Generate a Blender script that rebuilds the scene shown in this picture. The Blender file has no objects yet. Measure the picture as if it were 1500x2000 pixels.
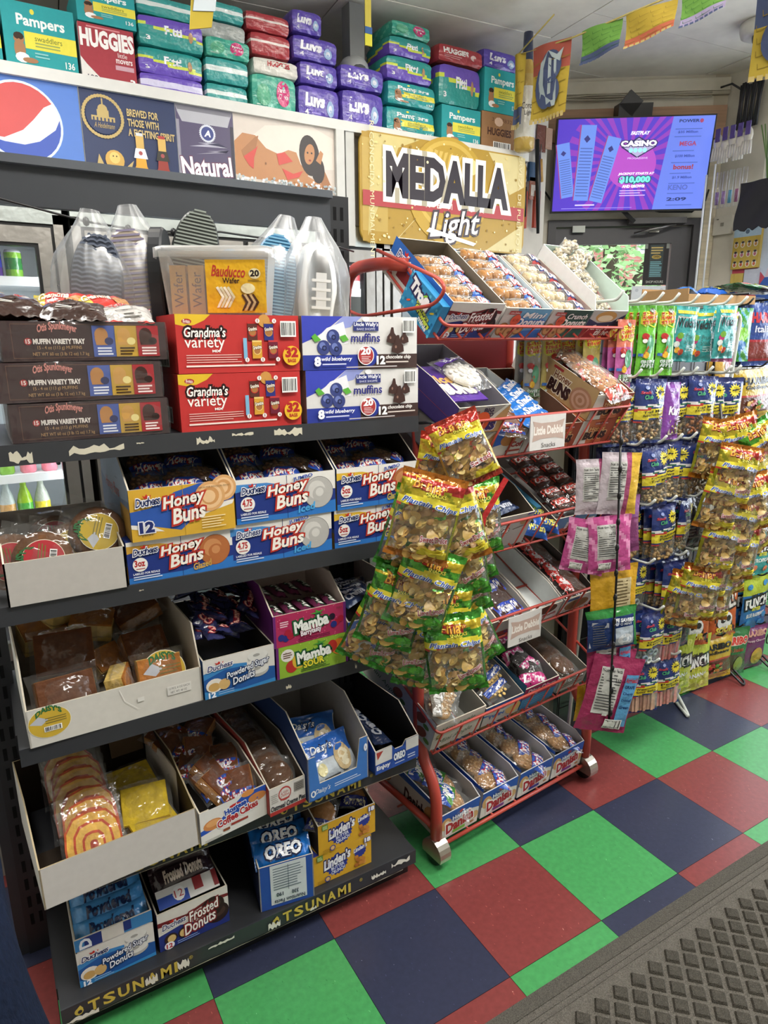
import bpy, math, random
import numpy as np
from mathutils import Vector as V, Matrix as M
random.seed(7)
S = bpy.context.scene
COL = S.collection
PI = math.pi
# ---------------------------------------------------------------- camera
cam_d = bpy.data.cameras.new('camera'); cam = bpy.data.objects.new('camera', cam_d); COL.objects.link(cam)
S.camera = cam
cam_d.sensor_fit = 'HORIZONTAL'; cam_d.sensor_width = 36.0; cam_d.lens = 36.0*1309.5/1500
cam_d.clip_start = 0.02; cam_d.clip_end = 200
cam.matrix_world = M(((0.85949091, 0.13100381, -0.4940783, -1.18949),
                      (-0.51111082, 0.20814003, -0.83393253, -1.2345),
                      (-0.00641086, 0.9692862, 0.24585193, 1.44005), (0, 0, 0, 1)))
# ---------------------------------------------------------------- world, light, exposure
w = bpy.data.worlds.new('daylight'); S.world = w; w.use_nodes = True
w.node_tree.nodes['Background'].inputs[0].default_value = (0.86, 0.93, 1.0, 1)
w.node_tree.nodes['Background'].inputs[1].default_value = 1.6
S.view_settings.view_transform = 'Standard'; S.view_settings.look = 'None'
S.view_settings.exposure = 0.88; S.view_settings.gamma = 1.0; S.view_settings.use_curve_mapping = False
S.cycles.transparent_max_bounces = 24; S.cycles.max_bounces = 6
def area(name, loc, size, size_y, power, col, rot=(0, 0, 0)):
    l = bpy.data.lights.new(name, 'AREA'); l.shape = 'RECTANGLE'; l.size = size; l.size_y = size_y
    l.energy = power; l.color = col
    o = bpy.data.objects.new(name, l); o.location = loc; o.rotation_euler = rot; COL.objects.link(o); return o
area('ceiling_tube_light', (-0.35, -1.15, 3.02), 0.35, 1.3, 26, (1.0, 0.98, 0.94), (0, 0, 1.2))
area('ceiling_tube_light', (1.35, -0.75, 3.02), 0.35, 1.3, 24, (1.0, 0.98, 0.94), (0, 0, 1.2))
area('ceiling_tube_light', (-1.6, 0.75, 3.02), 0.3, 1.2, 16, (1.0, 0.98, 0.95))
area('ceiling_tube_light', (0.75, 0.95, 3.05), 0.3, 1.2, 16, (1.0, 0.98, 0.95))
for q in ((-0.35, -1.15, 2.86), (1.35, -0.75, 2.86), (-1.6, 0.75, 2.86), (0.75, 0.95, 2.9)):
    area('ceiling_tube_light', q, 0.3, 1.3, 11, (1.0, 0.98, 0.94), (math.pi, 0, 1.2))  # upward-facing copies of the tube lights, added to brighten the ceiling
area('shop_window_daylight', (3.15, -0.8, 1.7), 1.6, 1.7, 22, (0.86, 0.93, 1.0), (0, math.radians(90), 0))

# ---------------------------------------------------------------- materials
def lin(c):
    if isinstance(c, str):
        c = [int(c[i:i+2], 16)/255 for i in (0, 2, 4)]
        c = [x/12.92 if x <= 0.04045 else ((x+0.055)/1.055)**2.4 for x in c]
    return (c[0], c[1], c[2], 1.0)
MATS = {}
def mat(name, rough=0.5, metal=0.0, bump=0.0, bscale=40.0, var=0.0, vscale=30.0, clear=0.0, spec=0.5, emit=0.0, coat=0.0, stretch=None):
    """paint carried by the mesh (attribute Col) + procedural noise for variation and relief"""
    m = bpy.data.materials.new(name); m.use_nodes = True; nt = m.node_tree; N = nt.nodes; L = nt.links
    b = N['Principled BSDF']; a = N.new('ShaderNodeAttribute'); a.attribute_name = 'Col'
    col = a.outputs['Color']
    tc = N.new('ShaderNodeTexCoord'); mp = N.new('ShaderNodeMapping'); L.new(tc.outputs['Object'], mp.inputs[0])
    if stretch: mp.inputs['Scale'].default_value = stretch
    if var:
        n = N.new('ShaderNodeTexNoise'); n.inputs['Scale'].default_value = vscale; n.inputs['Detail'].default_value = 3
        L.new(mp.outputs[0], n.inputs['Vector'])
        r = N.new('ShaderNodeMapRange'); r.inputs[1].default_value = .25; r.inputs[2].default_value = .75; r.inputs[3].default_value = 1-var; r.inputs[4].default_value = 1+var*.6
        L.new(n.outputs['Fac'], r.inputs[0])
        mx = N.new('ShaderNodeVectorMath'); mx.operation = 'SCALE'; L.new(col, mx.inputs[0]); L.new(r.outputs[0], mx.inputs['Scale']); col = mx.outputs[0]
    L.new(col, b.inputs['Base Color'])
    b.inputs['Roughness'].default_value = rough; b.inputs['Metallic'].default_value = metal
    b.inputs['Specular IOR Level'].default_value = spec; b.inputs['Coat Weight'].default_value = coat
    if emit:
        L.new(col, b.inputs['Emission Color']); b.inputs['Emission Strength'].default_value = emit
    nrm = None
    if bump:
        n2 = N.new('ShaderNodeTexNoise'); n2.inputs['Scale'].default_value = bscale; n2.inputs['Detail'].default_value = 2
        L.new(mp.outputs[0], n2.inputs['Vector'])
        bp = N.new('ShaderNodeBump'); bp.inputs['Strength'].default_value = bump; bp.inputs['Distance'].default_value = .01
        L.new(n2.outputs['Fac'], bp.inputs['Height']); nrm = bp.outputs[0]; L.new(nrm, b.inputs['Normal'])
    if clear:
        t = N.new('ShaderNodeBsdfTransparent'); g = N.new('ShaderNodeBsdfGlossy'); g.inputs['Roughness'].default_value = rough
        lw = N.new('ShaderNodeLayerWeight'); lw.inputs['Blend'].default_value = .5
        pw = N.new('ShaderNodeMath'); pw.operation = 'POWER'; pw.inputs[1].default_value = 2.2; L.new(lw.outputs['Facing'], pw.inputs[0])
        ad = N.new('ShaderNodeMath'); ad.operation = 'MULTIPLY_ADD'; ad.inputs[1].default_value = .5; ad.inputs[2].default_value = 1-clear; L.new(pw.outputs[0], ad.inputs[0])
        if nrm is not None: L.new(nrm, g.inputs['Normal']); L.new(nrm, lw.inputs['Normal'])
        d = N.new('ShaderNodeBsdfDiffuse'); L.new(col, d.inputs[0])
        mg = N.new('ShaderNodeMixShader'); mg.inputs[0].default_value = .35; L.new(g.outputs[0], mg.inputs[1]); L.new(d.outputs[0], mg.inputs[2])
        ms = N.new('ShaderNodeMixShader'); L.new(ad.outputs[0], ms.inputs[0]); L.new(t.outputs[0], ms.inputs[1]); L.new(mg.outputs[0], ms.inputs[2])
        L.new(ms.outputs[0], N['Material Output'].inputs['Surface'])
    MATS[name] = m; return m
mat('card', .55, var=.05, vscale=60, spec=.3)
mat('cardboard', .75, var=.10, vscale=25, spec=.2)
mat('film', .22, bump=.5, bscale=45, var=.03, coat=.3)
mat('matte_film', .4, bump=.3, bscale=40, var=.03)
mat('foil', .2, metal=.45, bump=.8, bscale=38, var=.05, coat=.4)
mat('clear', .12, bump=.9, bscale=55, clear=.84)
mat('wrap', .1, bump=1.0, bscale=30, clear=.93)
mat('tub', .25, clear=.62)
mat('poly', .35, bump=.8, bscale=18, clear=.80, stretch=(1, 1, .25))
mat('glass', .03, clear=.97)
mat('food', .7, var=.28, vscale=55, bump=.4, bscale=70, spec=.3)
mat('nut', .5, var=.3, vscale=90)
mat('chip', .4, var=.3, vscale=70, spec=.6)
mat('paintmetal', .38, var=.05, vscale=20)
mat('chip_paint', .6, var=.05)
mat('plastic', .35, var=.04)
mat('matt', .8, var=.08, vscale=12, spec=.2)
mat('steel', .32, metal=.85, var=.12, vscale=8, bump=.1, bscale=30)
mat('wood', .55, var=.22, vscale=10, stretch=(.25, 3, 6), bump=.1)
mat('screen', .25, emit=.62)
mat('lamp', .5, emit=14.0)
mat('backlit', .35, var=.03, emit=.10)
mat('tile', .28, var=.16, vscale=70, spec=.5, bump=.03, bscale=200)
mat('fiber', .95, var=.4, vscale=350, bump=.9, bscale=500, spec=.1)
mat('denim', .9, var=.3, vscale=220, bump=.25, bscale=300, stretch=(1, 1, .4), spec=.1)
mat('leaf', .6, var=.3, vscale=5)
mat('skin', .5, var=.05)

# ---------------------------------------------------------------- mesh builder
_G = {}
def glyphs(s, bold=0.0, shear=0.0):
    k = (s, bold, shear)
    if k not in _G:
        c = bpy.data.curves.new('lettering', 'FONT'); c.body = s; c.offset = bold; c.shear = shear
        c.resolution_u = 2; c.size = 1
        o = bpy.data.objects.new('lettering', c); me = o.to_mesh()
        n = len(me.vertices); co = np.empty(n*3); me.vertices.foreach_get('co', co); co = co.reshape(-1, 3)[:, :2]
        fs = [tuple(p.vertices) for p in me.polygons]
        o.to_mesh_clear(); bpy.data.objects.remove(o); bpy.data.curves.remove(c)
        _G[k] = (co, fs)
    return _G[k]
class MB:
    def __init__(s): s.v = []; s.f = []; s.c = []; s.m = []; s.ms = []; s.T = None; s.sm = []
    def mi(s, m):
        if m not in s.ms: s.ms.append(m)
        return s.ms.index(m)
    def add(s, vs, fs, col, m='card', smooth=False):
        b = len(s.v)
        if s.T is not None: vs = [tuple(s.T @ V(v)) for v in vs]
        s.v.extend([tuple(v) for v in vs]); i = s.mi(m)
        many = isinstance(col, list)
        for k, f in enumerate(fs):
            s.f.append(tuple(b+j for j in f)); s.c.append(col[k] if many else col); s.m.append(i); s.sm.append(smooth)
        return b
    def box(s, x0, y0, z0, x1, y1, z1, col, m='card'):
        """col: one colour or (front,right,back,left,bottom,top)"""
        v = [(x, y, z) for z in (z0, z1) for y in (y0, y1) for x in (x0, x1)]
        f = [(0, 1, 5, 4), (1, 3, 7, 5), (3, 2, 6, 7), (2, 0, 4, 6), (0, 2, 3, 1), (4, 5, 7, 6)]
        s.add(v, f, list(col) if isinstance(col, (tuple, list)) else col, m)
    def prism(s, poly, x0, x1, c0, c1, ce, m='card', ax=0):
        """polygon (a,b) in the plane across axis ax, extruded x0..x1"""
        n = len(poly)
        def P(x, a, b): return ((x, a, b), (a, x, b), (a, b, x))[ax]
        vs = [P(x0, a, b) for a, b in poly]+[P(x1, a, b) for a, b in poly]
        fs = [tuple(range(n)), tuple(range(2*n-1, n-1, -1))]+[(i, i+n, (i+1) % n+n, (i+1) % n) for i in range(n)]
        s.add(vs, fs, [c0, c1]+[ce]*n, m)
    def tube(s, pts, r, col, m='paintmetal', n=8, closed=False, smooth=True, caps=True):
        pts = [V(p) for p in pts]; N = len(pts); vs = []; rr = r if isinstance(r, (list, tuple)) else [r]*N
        up = None
        for i, p in enumerate(pts):
            a = pts[i-1] if (i > 0 or closed) else p; b = pts[(i+1) % N] if (i < N-1 or closed) else p
            t = (b-a).normalized()
            if up is None:
                up = t.orthogonal().normalized()
            up = (up-t*up.dot(t)).normalized(); w_ = t.cross(up)
            for k in range(n):
                q = 2*PI*k/n; vs.append(p+(up*math.cos(q)+w_*math.sin(q))*rr[i])
        fs = []
        for i in range(N if closed else N-1):
            for k in range(n):
                j = (i+1) % N; fs.append((i*n+k, i*n+(k+1) % n, j*n+(k+1) % n, j*n+k))
        if caps and not closed: fs += [tuple(range(n-1, -1, -1)), tuple(range((N-1)*n, N*n))]
        s.add(vs, fs, col, m, smooth)
    def lathe(s, prof, col, m='plastic', n=16, o=(0, 0, 0), cols=None):
        vs = []; fs = []; cc = []
        for r, z in prof:
            for k in range(n): q = 2*PI*k/n; vs.append((o[0]+r*math.cos(q), o[1]+r*math.sin(q), o[2]+z))
        for i in range(len(prof)-1):
            for k in range(n):
                fs.append((i*n+k, i*n+(k+1) % n, (i+1)*n+(k+1) % n, (i+1)*n+k)); cc.append(cols[i] if cols else col)
        fs += [tuple(range(n-1, -1, -1)), tuple(range((len(prof)-1)*n, len(prof)*n))]; cc += [cc[0], cc[-1]]
        s.add(vs, fs, cc, m, True)
    def blob(s, c, r, col, m='food', n=8, rings=5, rot=0, jit=0):
        vs = []; fs = []
        R = M.Rotation(rot, 3, 'Z') if not isinstance(rot, M) else rot
        for i in range(rings+1):
            a = PI*i/rings
            for k in range(n):
                q = 2*PI*k/n; j = 1+random.uniform(-jit, jit) if jit else 1
                p = R @ V((r[0]*math.sin(a)*math.cos(q)*j, r[1]*math.sin(a)*math.sin(q)*j, r[2]*math.cos(a)*j))
                vs.append((c[0]+p[0], c[1]+p[1], c[2]+p[2]))
        for i in range(rings):
            for k in range(n): fs.append((i*n+k, (i+1)*n+k, (i+1)*n+(k+1) % n, i*n+(k+1) % n))
        s.add(vs, fs, col, m, True)
    def mesh(s, name='mesh'):
        me = bpy.data.meshes.new(name); me.from_pydata(s.v, [], s.f)
        for m in s.ms: me.materials.append(MATS[m])
        me.polygons.foreach_set('material_index', s.m); me.polygons.foreach_set('use_smooth', s.sm)
        at = me.color_attributes.new('Col', 'FLOAT_COLOR', 'CORNER')
        cache = {}; lst = []
        for f, c in zip(s.f, s.c):
            k = c if isinstance(c, str) else tuple(c)
            if k not in cache: cache[k] = lin(c) if isinstance(c, str) else (k[0], k[1], k[2], 1.0)
            lst.extend(cache[k]*len(f))
        at.data.foreach_set('color', lst); me.update(); return me
    def build(s, name, parent=None, loc=None, rot=None, mw=None, label=None, cat=None, group=None, kind=None):
        return put(name, s.mesh(name), parent, loc, rot, mw, label, cat, group, kind)
def put(name, me, parent=None, loc=None, rot=None, mw=None, label=None, cat=None, group=None, kind=None):
    o = bpy.data.objects.new(name, me); COL.objects.link(o)
    if parent is not None: o.parent = parent
    if mw is not None: o.matrix_basis = mw
    if loc is not None: o.location = loc
    if rot is not None: o.rotation_euler = [math.radians(a) for a in rot]
    if label: o['label'] = label
    if cat: o['category'] = cat
    if group: o['group'] = group
    if kind: o['kind'] = kind
    return o
def struct(name, mb, **k): return mb.build(name, kind='structure', **k)
def thing(name, label, cat, loc=None, rot=None, mw=None, group=None): return put(name, None, None, loc, rot, mw, label, cat, group)
PROTO = {}
def place(kind, label, cat, loc=None, rot=None, mw=None, group=None, sc=None, name=None):
    """a copy of a prototype with copies of its parts (mesh data shared)"""
    parts = PROTO[kind]
    nm = name or kind
    if len(parts) == 1: o = put(nm, parts[0][1], None, loc, rot, mw, label, cat, group)
    else:
        o = put(nm, None, None, loc, rot, mw, label, cat, group)
        for pn, me, extra in [(p+(None,))[:3] for p in parts]:
            c = put(pn, me, o)
            if extra: c['kind' if extra == 'stuff' else 'label'] = extra
    if sc: o.scale = sc if isinstance(sc, (tuple, list)) else (sc, sc, sc)
    return o
def T(x, y, z, rz=0, rx=0, ry=0):
    return M.Translation((x, y, z)) @ M.Rotation(math.radians(rz), 4, 'Z') @ M.Rotation(math.radians(rx), 4, 'X') @ M.Rotation(math.radians(ry), 4, 'Y')

class P:
    """printed artwork on a face: coordinates 0..1 across and 0..1 up; fn maps (x,y,layer) to a point"""
    def __init__(s, mb, O=None, U=(1, 0, 0), Vv=(0, 0, 1), w=1, h=1, fn=None, m='card', curved=False, k0=0, eps=.00012):
        s.mb = mb; s.w = w; s.h = h; s.k = k0; s.m = m; s.cv = curved
        if fn is None:
            O = V(O); U = V(U).normalized(); Vv = V(Vv).normalized(); N = U.cross(Vv)
            fn = lambda x, y, k: O+U*(x*w)+Vv*(y*h)+N*(.0003+eps*k)
        s.fn = fn
    def p(s, pts, c, m=None):
        s.k += 1; s.mb.add([s.fn(x, y, s.k) for x, y in pts], [tuple(range(len(pts)))], c, m or s.m)
    def r(s, x0, y0, x1, y1, c, m=None):
        if not s.cv: return s.p([(x0, y0), (x1, y0), (x1, y1), (x0, y1)], c, m)
        s.k += 1; nx = max(1, int(abs(x1-x0)*24)); ny = max(1, int(abs(y1-y0)*30))
        vs = [s.fn(x0+(x1-x0)*i/nx, y0+(y1-y0)*j/ny, s.k) for j in range(ny+1) for i in range(nx+1)]
        s.mb.add(vs, [(j*(nx+1)+i, j*(nx+1)+i+1, (j+1)*(nx+1)+i+1, (j+1)*(nx+1)+i) for j in range(ny) for i in range(nx)], c, m or s.m, True)
    def e(s, cx, cy, rx, ry=None, c='ffffff', n=18, m=None, a0=0, rot=0):
        """ellipse; rx is a fraction of the width, ry a fraction of the height (None = round)"""
        if ry is None: ry = rx*s.w/s.h
        s.k += 1; co, si = math.cos(rot), math.sin(rot)
        def q(t, f):
            X = rx*f*math.cos(t)*s.w; Y = ry*f*math.sin(t)*s.h
            return s.fn(cx+(X*co-Y*si)/s.w, cy+(X*si+Y*co)/s.h, s.k)
        if not s.cv: s.mb.add([q(2*PI*i/n, 1) for i in range(n)], [tuple(range(n))], c, m or s.m)
        else:
            vs = [s.fn(cx, cy, s.k)]+[q(2*PI*i/n, f) for f in (.5, 1) for i in range(n)]
            s.mb.add(vs, [(0, 1+i, 1+(i+1) % n) for i in range(n)]+[(1+i, 1+n+i, 1+n+(i+1) % n, 1+(i+1) % n) for i in range(n)], c, m or s.m)
    def t(s, tx, x0, y0, x1, y1, c, b=0.0, sh=0.0, rot=0, o=None, ow=.05, m=None, arc=0):
        """lettering fitted into a box; o = outline colour"""
        base = glyphs(tx, 0.0, sh)[0]
        if not len(base): return
        mn = base.min(0); mxx = base.max(0); sp = mxx-mn; sp[sp < 1e-6] = 1
        cx, cy = (x0+x1)/2, (y0+y1)/2; co, si = math.cos(math.radians(rot)), math.sin(math.radians(rot))
        for bd, cc in (((b+ow*1.7, o),) if o else ())+((b, c),):
            s.k += 1; g, fs = glyphs(tx, bd, sh); vs = []
            for a, bb in g:
                u = ((a-mn[0])/sp[0]-.5); X = u*(x1-x0)*s.w; Y = ((bb-mn[1])/sp[1]-.5)*(y1-y0)*s.h+arc*(.25-u*u)*s.h
                vs.append(s.fn(cx+(X*co-Y*si)/s.w, cy+(X*si+Y*co)/s.h, s.k))
            s.mb.add(vs, fs, cc, m or s.m)
    def lines(s, x0, y0, x1, y1, n, c, f=.45):
        """small print too fine to read"""
        for i in range(n):
            y = y1-(i+.5)*(y1-y0)/n; hh = (y1-y0)/n*f/2; xe = x1-(x1-x0)*random.choice((0, 0, .08, .2))
            s.p([(x0, y-hh), (xe, y-hh), (xe, y+hh), (x0, y+hh)], c)
    def bar(s, x0, y0, x1, y1, vert=False):
        s.r(x0, y0, x1, y1, 'f2f2ee'); s.k += 1; x = .06
        rnd = random.Random(5)
        while x < .92:
            wd = rnd.choice((.02, .03, .05)); a = x0+(x1-x0)*x; b = x0+(x1-x0)*(x+wd)
            if vert:
                a = y0+(y1-y0)*x; b = y0+(y1-y0)*(x+wd); s.p([(x0+(x1-x0)*.1, a), (x1-(x1-x0)*.1, a), (x1-(x1-x0)*.1, b), (x0+(x1-x0)*.1, b)], '1c1c20')
            else: s.p([(a, y0+(y1-y0)*.1), (b, y0+(y1-y0)*.1), (b, y1-(y1-y0)*.1), (a, y1-(y1-y0)*.1)], '1c1c20')
            s.k -= 1; x += wd+rnd.choice((.02, .03, .05))
        s.k += 1
    def star(s, cx, cy, r, c, n=14, f=.62):
        s.p([(cx+r*(1 if i % 2 == 0 else f)*math.cos(PI*i/n), cy+r*(1 if i % 2 == 0 else f)*math.sin(PI*i/n)*s.w/s.h) for i in range(2*n)], c)
# ---------------------------------------------------------------- the room
TL = 0.3048
mb = MB()
cols = ['31354a', '7c3a38', '459455']
for i in range(-8, 13):
    for j in range(-14, 12):
        x0, x1, y0, y1 = i*TL, (i+1)*TL, -(j+1)*TL, -j*TL
        c = cols[(i-(1 if j % 2 == 0 else 0)) % 3]; g = .0006
        mb.add([(x0+g, y0+g, 0), (x1-g, y0+g, 0), (x1-g, y1-g, 0), (x0+g, y1-g, 0)], [(0, 1, 2, 3)], c, 'tile')
        rn = random.Random(i*97+j)
        if -6 < i < 7 and -4 < j < 5:      # flecks of the marbled vinyl
            for _ in range(46):
                x = rn.uniform(x0+.01, x1-.01); y = rn.uniform(y0+.01, y1-.01); l = rn.uniform(.001, .0045) if c != cols[2] else rn.uniform(.0015, .005)
                a = rn.gauss(1.9, .35); dx, dy = l*math.cos(a), l*math.sin(a); q = .0006+rn.random()*.0006
                fc = {cols[0]: '4a5070', cols[1]: 'b8685c', cols[2]: '2f7a40'}[c] if rn.random() < .85 else {cols[0]: '8b90a0', cols[1]: 'e0a898', cols[2]: '74b880'}[c]
                mb.add([(x-dx-q, y-dy, .0002), (x+q, y, .0002), (x+dx, y+dy, .0002), (x-q, y, .0002)], [(0, 1, 2, 3)], fc, 'tile')
mb.box(-8*TL, -13*TL, -.1, 13*TL, 14*TL, -.0012, '1a1a1c', 'matt')
struct('floor', mb)
# entrance mat
mb = MB()
mb.box(-2.2, -2.6, .0003, 1.9, -.385, .004, '7c776e', 'fiber')
mb.box(-2.2, -.397, .0003, 1.9, -.365, .0065, '6c6860', 'fiber')
for k in range(2): mb.box(-2.2, -.413-.014*k, .0035, 1.9, -.407-.014*k, .0062, '77726a', 'fiber')
for r_ in range(44):
    y = -.468-r_*.0300
    for c_ in range(-18, 26):
        x = c_*.0600+(.03 if r_ % 2 else 0)
        a, b, h = .0235, .0235, .0105; xi, yi = a*.78, b*.78
        vs = [(x, y-b, .0035), (x+a, y, .0035), (x, y+b, .0035), (x-a, y, .0035), (x, y-yi, h), (x+xi, y, h), (x, y+yi, h), (x-xi, y, h)]
        mb.add(vs, [(0, 1, 5, 4), (1, 2, 6, 5), (2, 3, 7, 6), (3, 0, 4, 7), (4, 5, 6, 7)], '5c5850', 'fiber')
mb.build('entrance_mat', label='dark grey ribbed entrance mat with square pads covering the floor corner', cat='mat')
# door wall (runs obliquely) --------------------------------------------------
W0 = V((2.16, 2.28, 0)); WU = V((.82, -.5724, 0)).normalized(); WN = V((-.5724, -.82, 0)).normalized(); WZ = V((0, 0, 1))
WM = M((tuple(WU)+(0,), tuple(-WN)+(0,), (0, 0, 1, 0), (0, 0, 0, 1))).transposed(); WM.translation = W0   # local x along wall, y into the wall, z up
CZ = 3.02
mb = MB(); wc = 'd3ccbd'
mb.box(-1.6, 0, 0, 0, .12, CZ+.1, wc, 'matt'); mb.box(.975, 0, 0, 1.06, .12, CZ+.1, 'bdb3a0', 'matt'); mb.box(0, 0, 2.205, .975, .12, CZ+.1, wc, 'matt')
struct('wall_door', mb, mw=WM)
mb = MB(); mb.box(-.5, -.022, 2.93, 1.06, 0, 3.0, 'cfc8b8', 'matt'); mb.box(-.5, -.03, 2.905, 1.06, 0, 2.925, 'a79f8e', 'matt')
struct('trim_1', mb, mw=WM)
mb = MB(); mb.box(-.16, -.03, 2.66, 1.052, 0, 2.845, 'a98468', 'wood'); struct('trim_2', mb, mw=WM)
mb = MB(); mb.box(.985, -.012, 0, 1.055, 0, 2.655, 'cbbfa6', 'wood'); mb.box(-.075, -.012, 0, -.008, 0, 2.655, 'd8d0c0', 'matt'); struct('trim_3', mb, mw=WM)
# door: dark frame, leaf with a tall pane
d = put('door_1', None, kind='structure', mw=WM)
mb = MB()
for a in ((0, -.02, 0, .05, .1, 2.2), (.925, -.02, 0, .975, .1, 2.2), (.05, -.02, 2.16, .925, .1, 2.2)): mb.box(*a, '38363a', 'paintmetal')
mb.build('door_frame', d)
mb = MB()
for a in ((.052, .01, .01, .13, .06, 2.155), (.805, .01, .01, .923, .06, 2.155), (.13, .01, 2.055, .805, .06, 2.155), (.13, .01, .01, .805, .06, .35)): mb.box(*a, '454347', 'paintmetal')
mb.build('door_leaf', d)
mb = MB(); mb.box(.13, .03, .35, .805, .036, 2.055, 'e8f4f0', 'glass'); mb.build('pane', d)
mb = MB(); mb.box(.50, -.07, 2.165, .86, -.02, 2.2, '4a484a', 'paintmetal')
mb.tube([(.8, -.05, 2.16), (.66, -.09, 2.13), (.55, -.03, 2.11)], .009, '8b898a', 'steel'); mb.box(.64, -.05, 2.115, .70, -.02, 2.14, 'a9a7a2', 'steel'); mb.build('door_closer', d)
mb = MB(); mb.box(.155, -.03, 2.125, .235, -.005, 2.165, 'c9ccc4', 'plastic'); mb.build('alarm_sensor', d)
# notices on the pane
mb = MB(); mb.box(.640, .018, 1.795, .795, .021, 2.055, '2c2a2c'); p = P(mb, (.64, .0175, 1.795), w=.155, h=.26)
p.r(.0, .88, .12, 1, '8a8f88'); p.r(.88, .88, 1, 1, '8a8f88'); p.r(.22, .18, .78, .97, '3d4748'); p.e(.5, .68, .2, .05, 'b59a4a'); p.t('OPEN', .38, .66, .62, .71, '2c2a2c', b=.02)
p.lines(.26, .2, .74, .58, 9, '7fb6c0', .5); p.lines(.26, .74, .74, .93, 3, 'c8b070', .5); p.t('SHOP HOURS', .14, .05, .86, .11, 'd8d8d0')
mb.build('hours_poster', mw=WM, label='tall dark poster taped to the glass of the street door', cat='poster')
mb = MB(); mb.box(.575, .018, 1.66, .795, .020, 1.79, 'dfe4ec'); p = P(mb, (.575, .0175, 1.66), w=.22, h=.13); p.e(.15, .8, .05, None, 'c3c9d4'); p.e(.88, .8, .05, None, 'c3c9d4'); p.lines(.35, .4, .8, .7, 3, '8f96a8', .25)
mb.build('paper_notice', mw=WM, label='white paper notice on the door glass under the dark poster', cat='notice')
# walls left/back/front, ceiling
mb = MB(); mb.box(-3.0, 3.14, 0, 1.2, 3.26, CZ+.1, '5c5a58', 'matt'); struct('wall_back', mb)
mb = MB(); mb.box(-3.12, -3.6, 0, -3.0, 3.26, CZ+.1, 'b9b4a8', 'matt'); struct('wall_left', mb)
mb = MB(); mb.box(-3.12, -3.72, 0, 3.6, -3.6, CZ+.1, 'b9b4a8', 'matt'); struct('wall_front', mb)
# right wall with a shop window, starts at the far corner
R0 = W0+WU*1.06; R1 = V((3.32, -3.6, 0)); RU = (R1-R0).normalized(); RL = (R1-R0).length; RN = V((RU.y, -RU.x, 0))
RM = M((tuple(RU)+(0,), tuple(-RN)+(0,), (0, 0, 1, 0), (0, 0, 0, 1))).transposed(); RM.translation = R0
mb = MB()
for a in ((0, 0, 0, .28, .12, CZ+.1), (.28, 0, 0, 4.6, .12, .9), (.28, 0, 2.75, 4.6, .12, CZ+.1), (4.6, 0, 0, RL, .12, CZ+.1)): mb.box(*a, 'cfc9bc', 'matt')
struct('wall_right', mb, mw=RM)
d = put('window_1', None, kind='structure', mw=RM)
mb = MB()
for a in ((.28, .02, .9, .31, .1, 2.75), (4.57, .02, .9, 4.6, .1, 2.75), (.31, .02, .9, 4.57, .1, .94), (.31, .02, 2.71, 4.57, .1, 2.75), (1.7, .02, .94, 1.74, .1, 2.71), (3.1, .02, .94, 3.14, .1, 2.71)): mb.box(*a, 'd5d8da', 'paintmetal')
mb.build('window_frame', d)
mb = MB(); mb.box(.31, .05, .94, 4.57, .055, 2.71, 'eef6f4', 'glass'); mb.build('pane', d)
# ceiling in painted boards with thin open joints
mb = MB(); mb.box(-3.1, -3.7, CZ+.012, 3.7, 3.3, CZ+.1, '6a655c', 'matt')
cang = math.radians(-5); 
for i in range(-5, 8):
    for j in range(-9, 9):
        x0, y0, g = i*1.2, j*.62+(.31 if i % 2 else 0), .003
        q = [(x0+g, y0+g), (x0+1.2-g, y0+g), (x0+1.2-g, y0+.62-g), (x0+g, y0+.62-g)]
        q = [(max(-3.1, min(3.6, .35+x*math.cos(cang)-y*math.sin(cang))), max(-3.7, min(3.25, .1+x*math.sin(cang)+y*math.cos(cang)))) for x, y in q]
        if len({round(a[0], 3) for a in q}) < 2 or len({round(a[1], 3) for a in q}) < 2: continue
        z = CZ+random.uniform(0, .004)
        mb.add([(x, y, z) for x, y in q]+[(x, y, CZ+.011) for x, y in q], [(3, 2, 1, 0), (0, 1, 5, 4), (1, 2, 6, 5), (2, 3, 7, 6), (3, 0, 4, 7)], 'e2ddd4', 'matt')
struct('ceiling', mb)
# outside: brick building and a tree
mb = MB(); mb.box(2.5, 9.5, -1, 14, 10.2, 9, 'b4796c', 'matt')
for k in range(90): mb.box(2.5, 9.485, -1+k*.11, 14, 9.5, -1+k*.11+.012, 'c9a89a', 'matt')
bl = mb.build('brick_building', label='red brick building across the street seen through the door glass', cat='building')
for i in range(5):
    for j in range(3):
        f = MB(); x, z = 3.3+i*2.1, .6+j*2.7
        f.box(x, 9.44, z, x+1.0, 9.5, z+1.7, 'dcdcd8', 'plastic'); f.box(x+.08, 9.42, z+.08, x+.92, 9.445, z+1.62, '56646e', 'plastic'); f.box(x+.08, 9.41, z+.82, x+.92, 9.43, z+.88, 'dcdcd8', 'plastic'); f.build('window', bl)
mb = MB(); mb.box(2.0, 4.0, -.25, 14, 9.4, -.15, '8f8f8c', 'matt'); struct('pavement', mb)
tr = thing('street_tree', 'green leafy street tree outside the door', 'tree', (6.5, 5.5, 0))
mb = MB(); mb.tube([(0, 0, -.2), (.05, 0, 1.4), (-.05, .05, 2.6), (.1, 0, 4)], [.16, .13, .1, .05], '5a4c40', 'matt')
for a in ((-.9, .1, 2.9), (.9, -.2, 3.2), (-.3, .5, 3.5), (.6, .3, 2.3)): mb.tube([(0, 0, 1.6), (a[0]*.6, a[1], a[2]-.5), a], [.07, .05, .02], '5a4c40', 'matt')
mb.build('trunk', tr)
mb = MB(); rn = random.Random(3)
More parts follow.
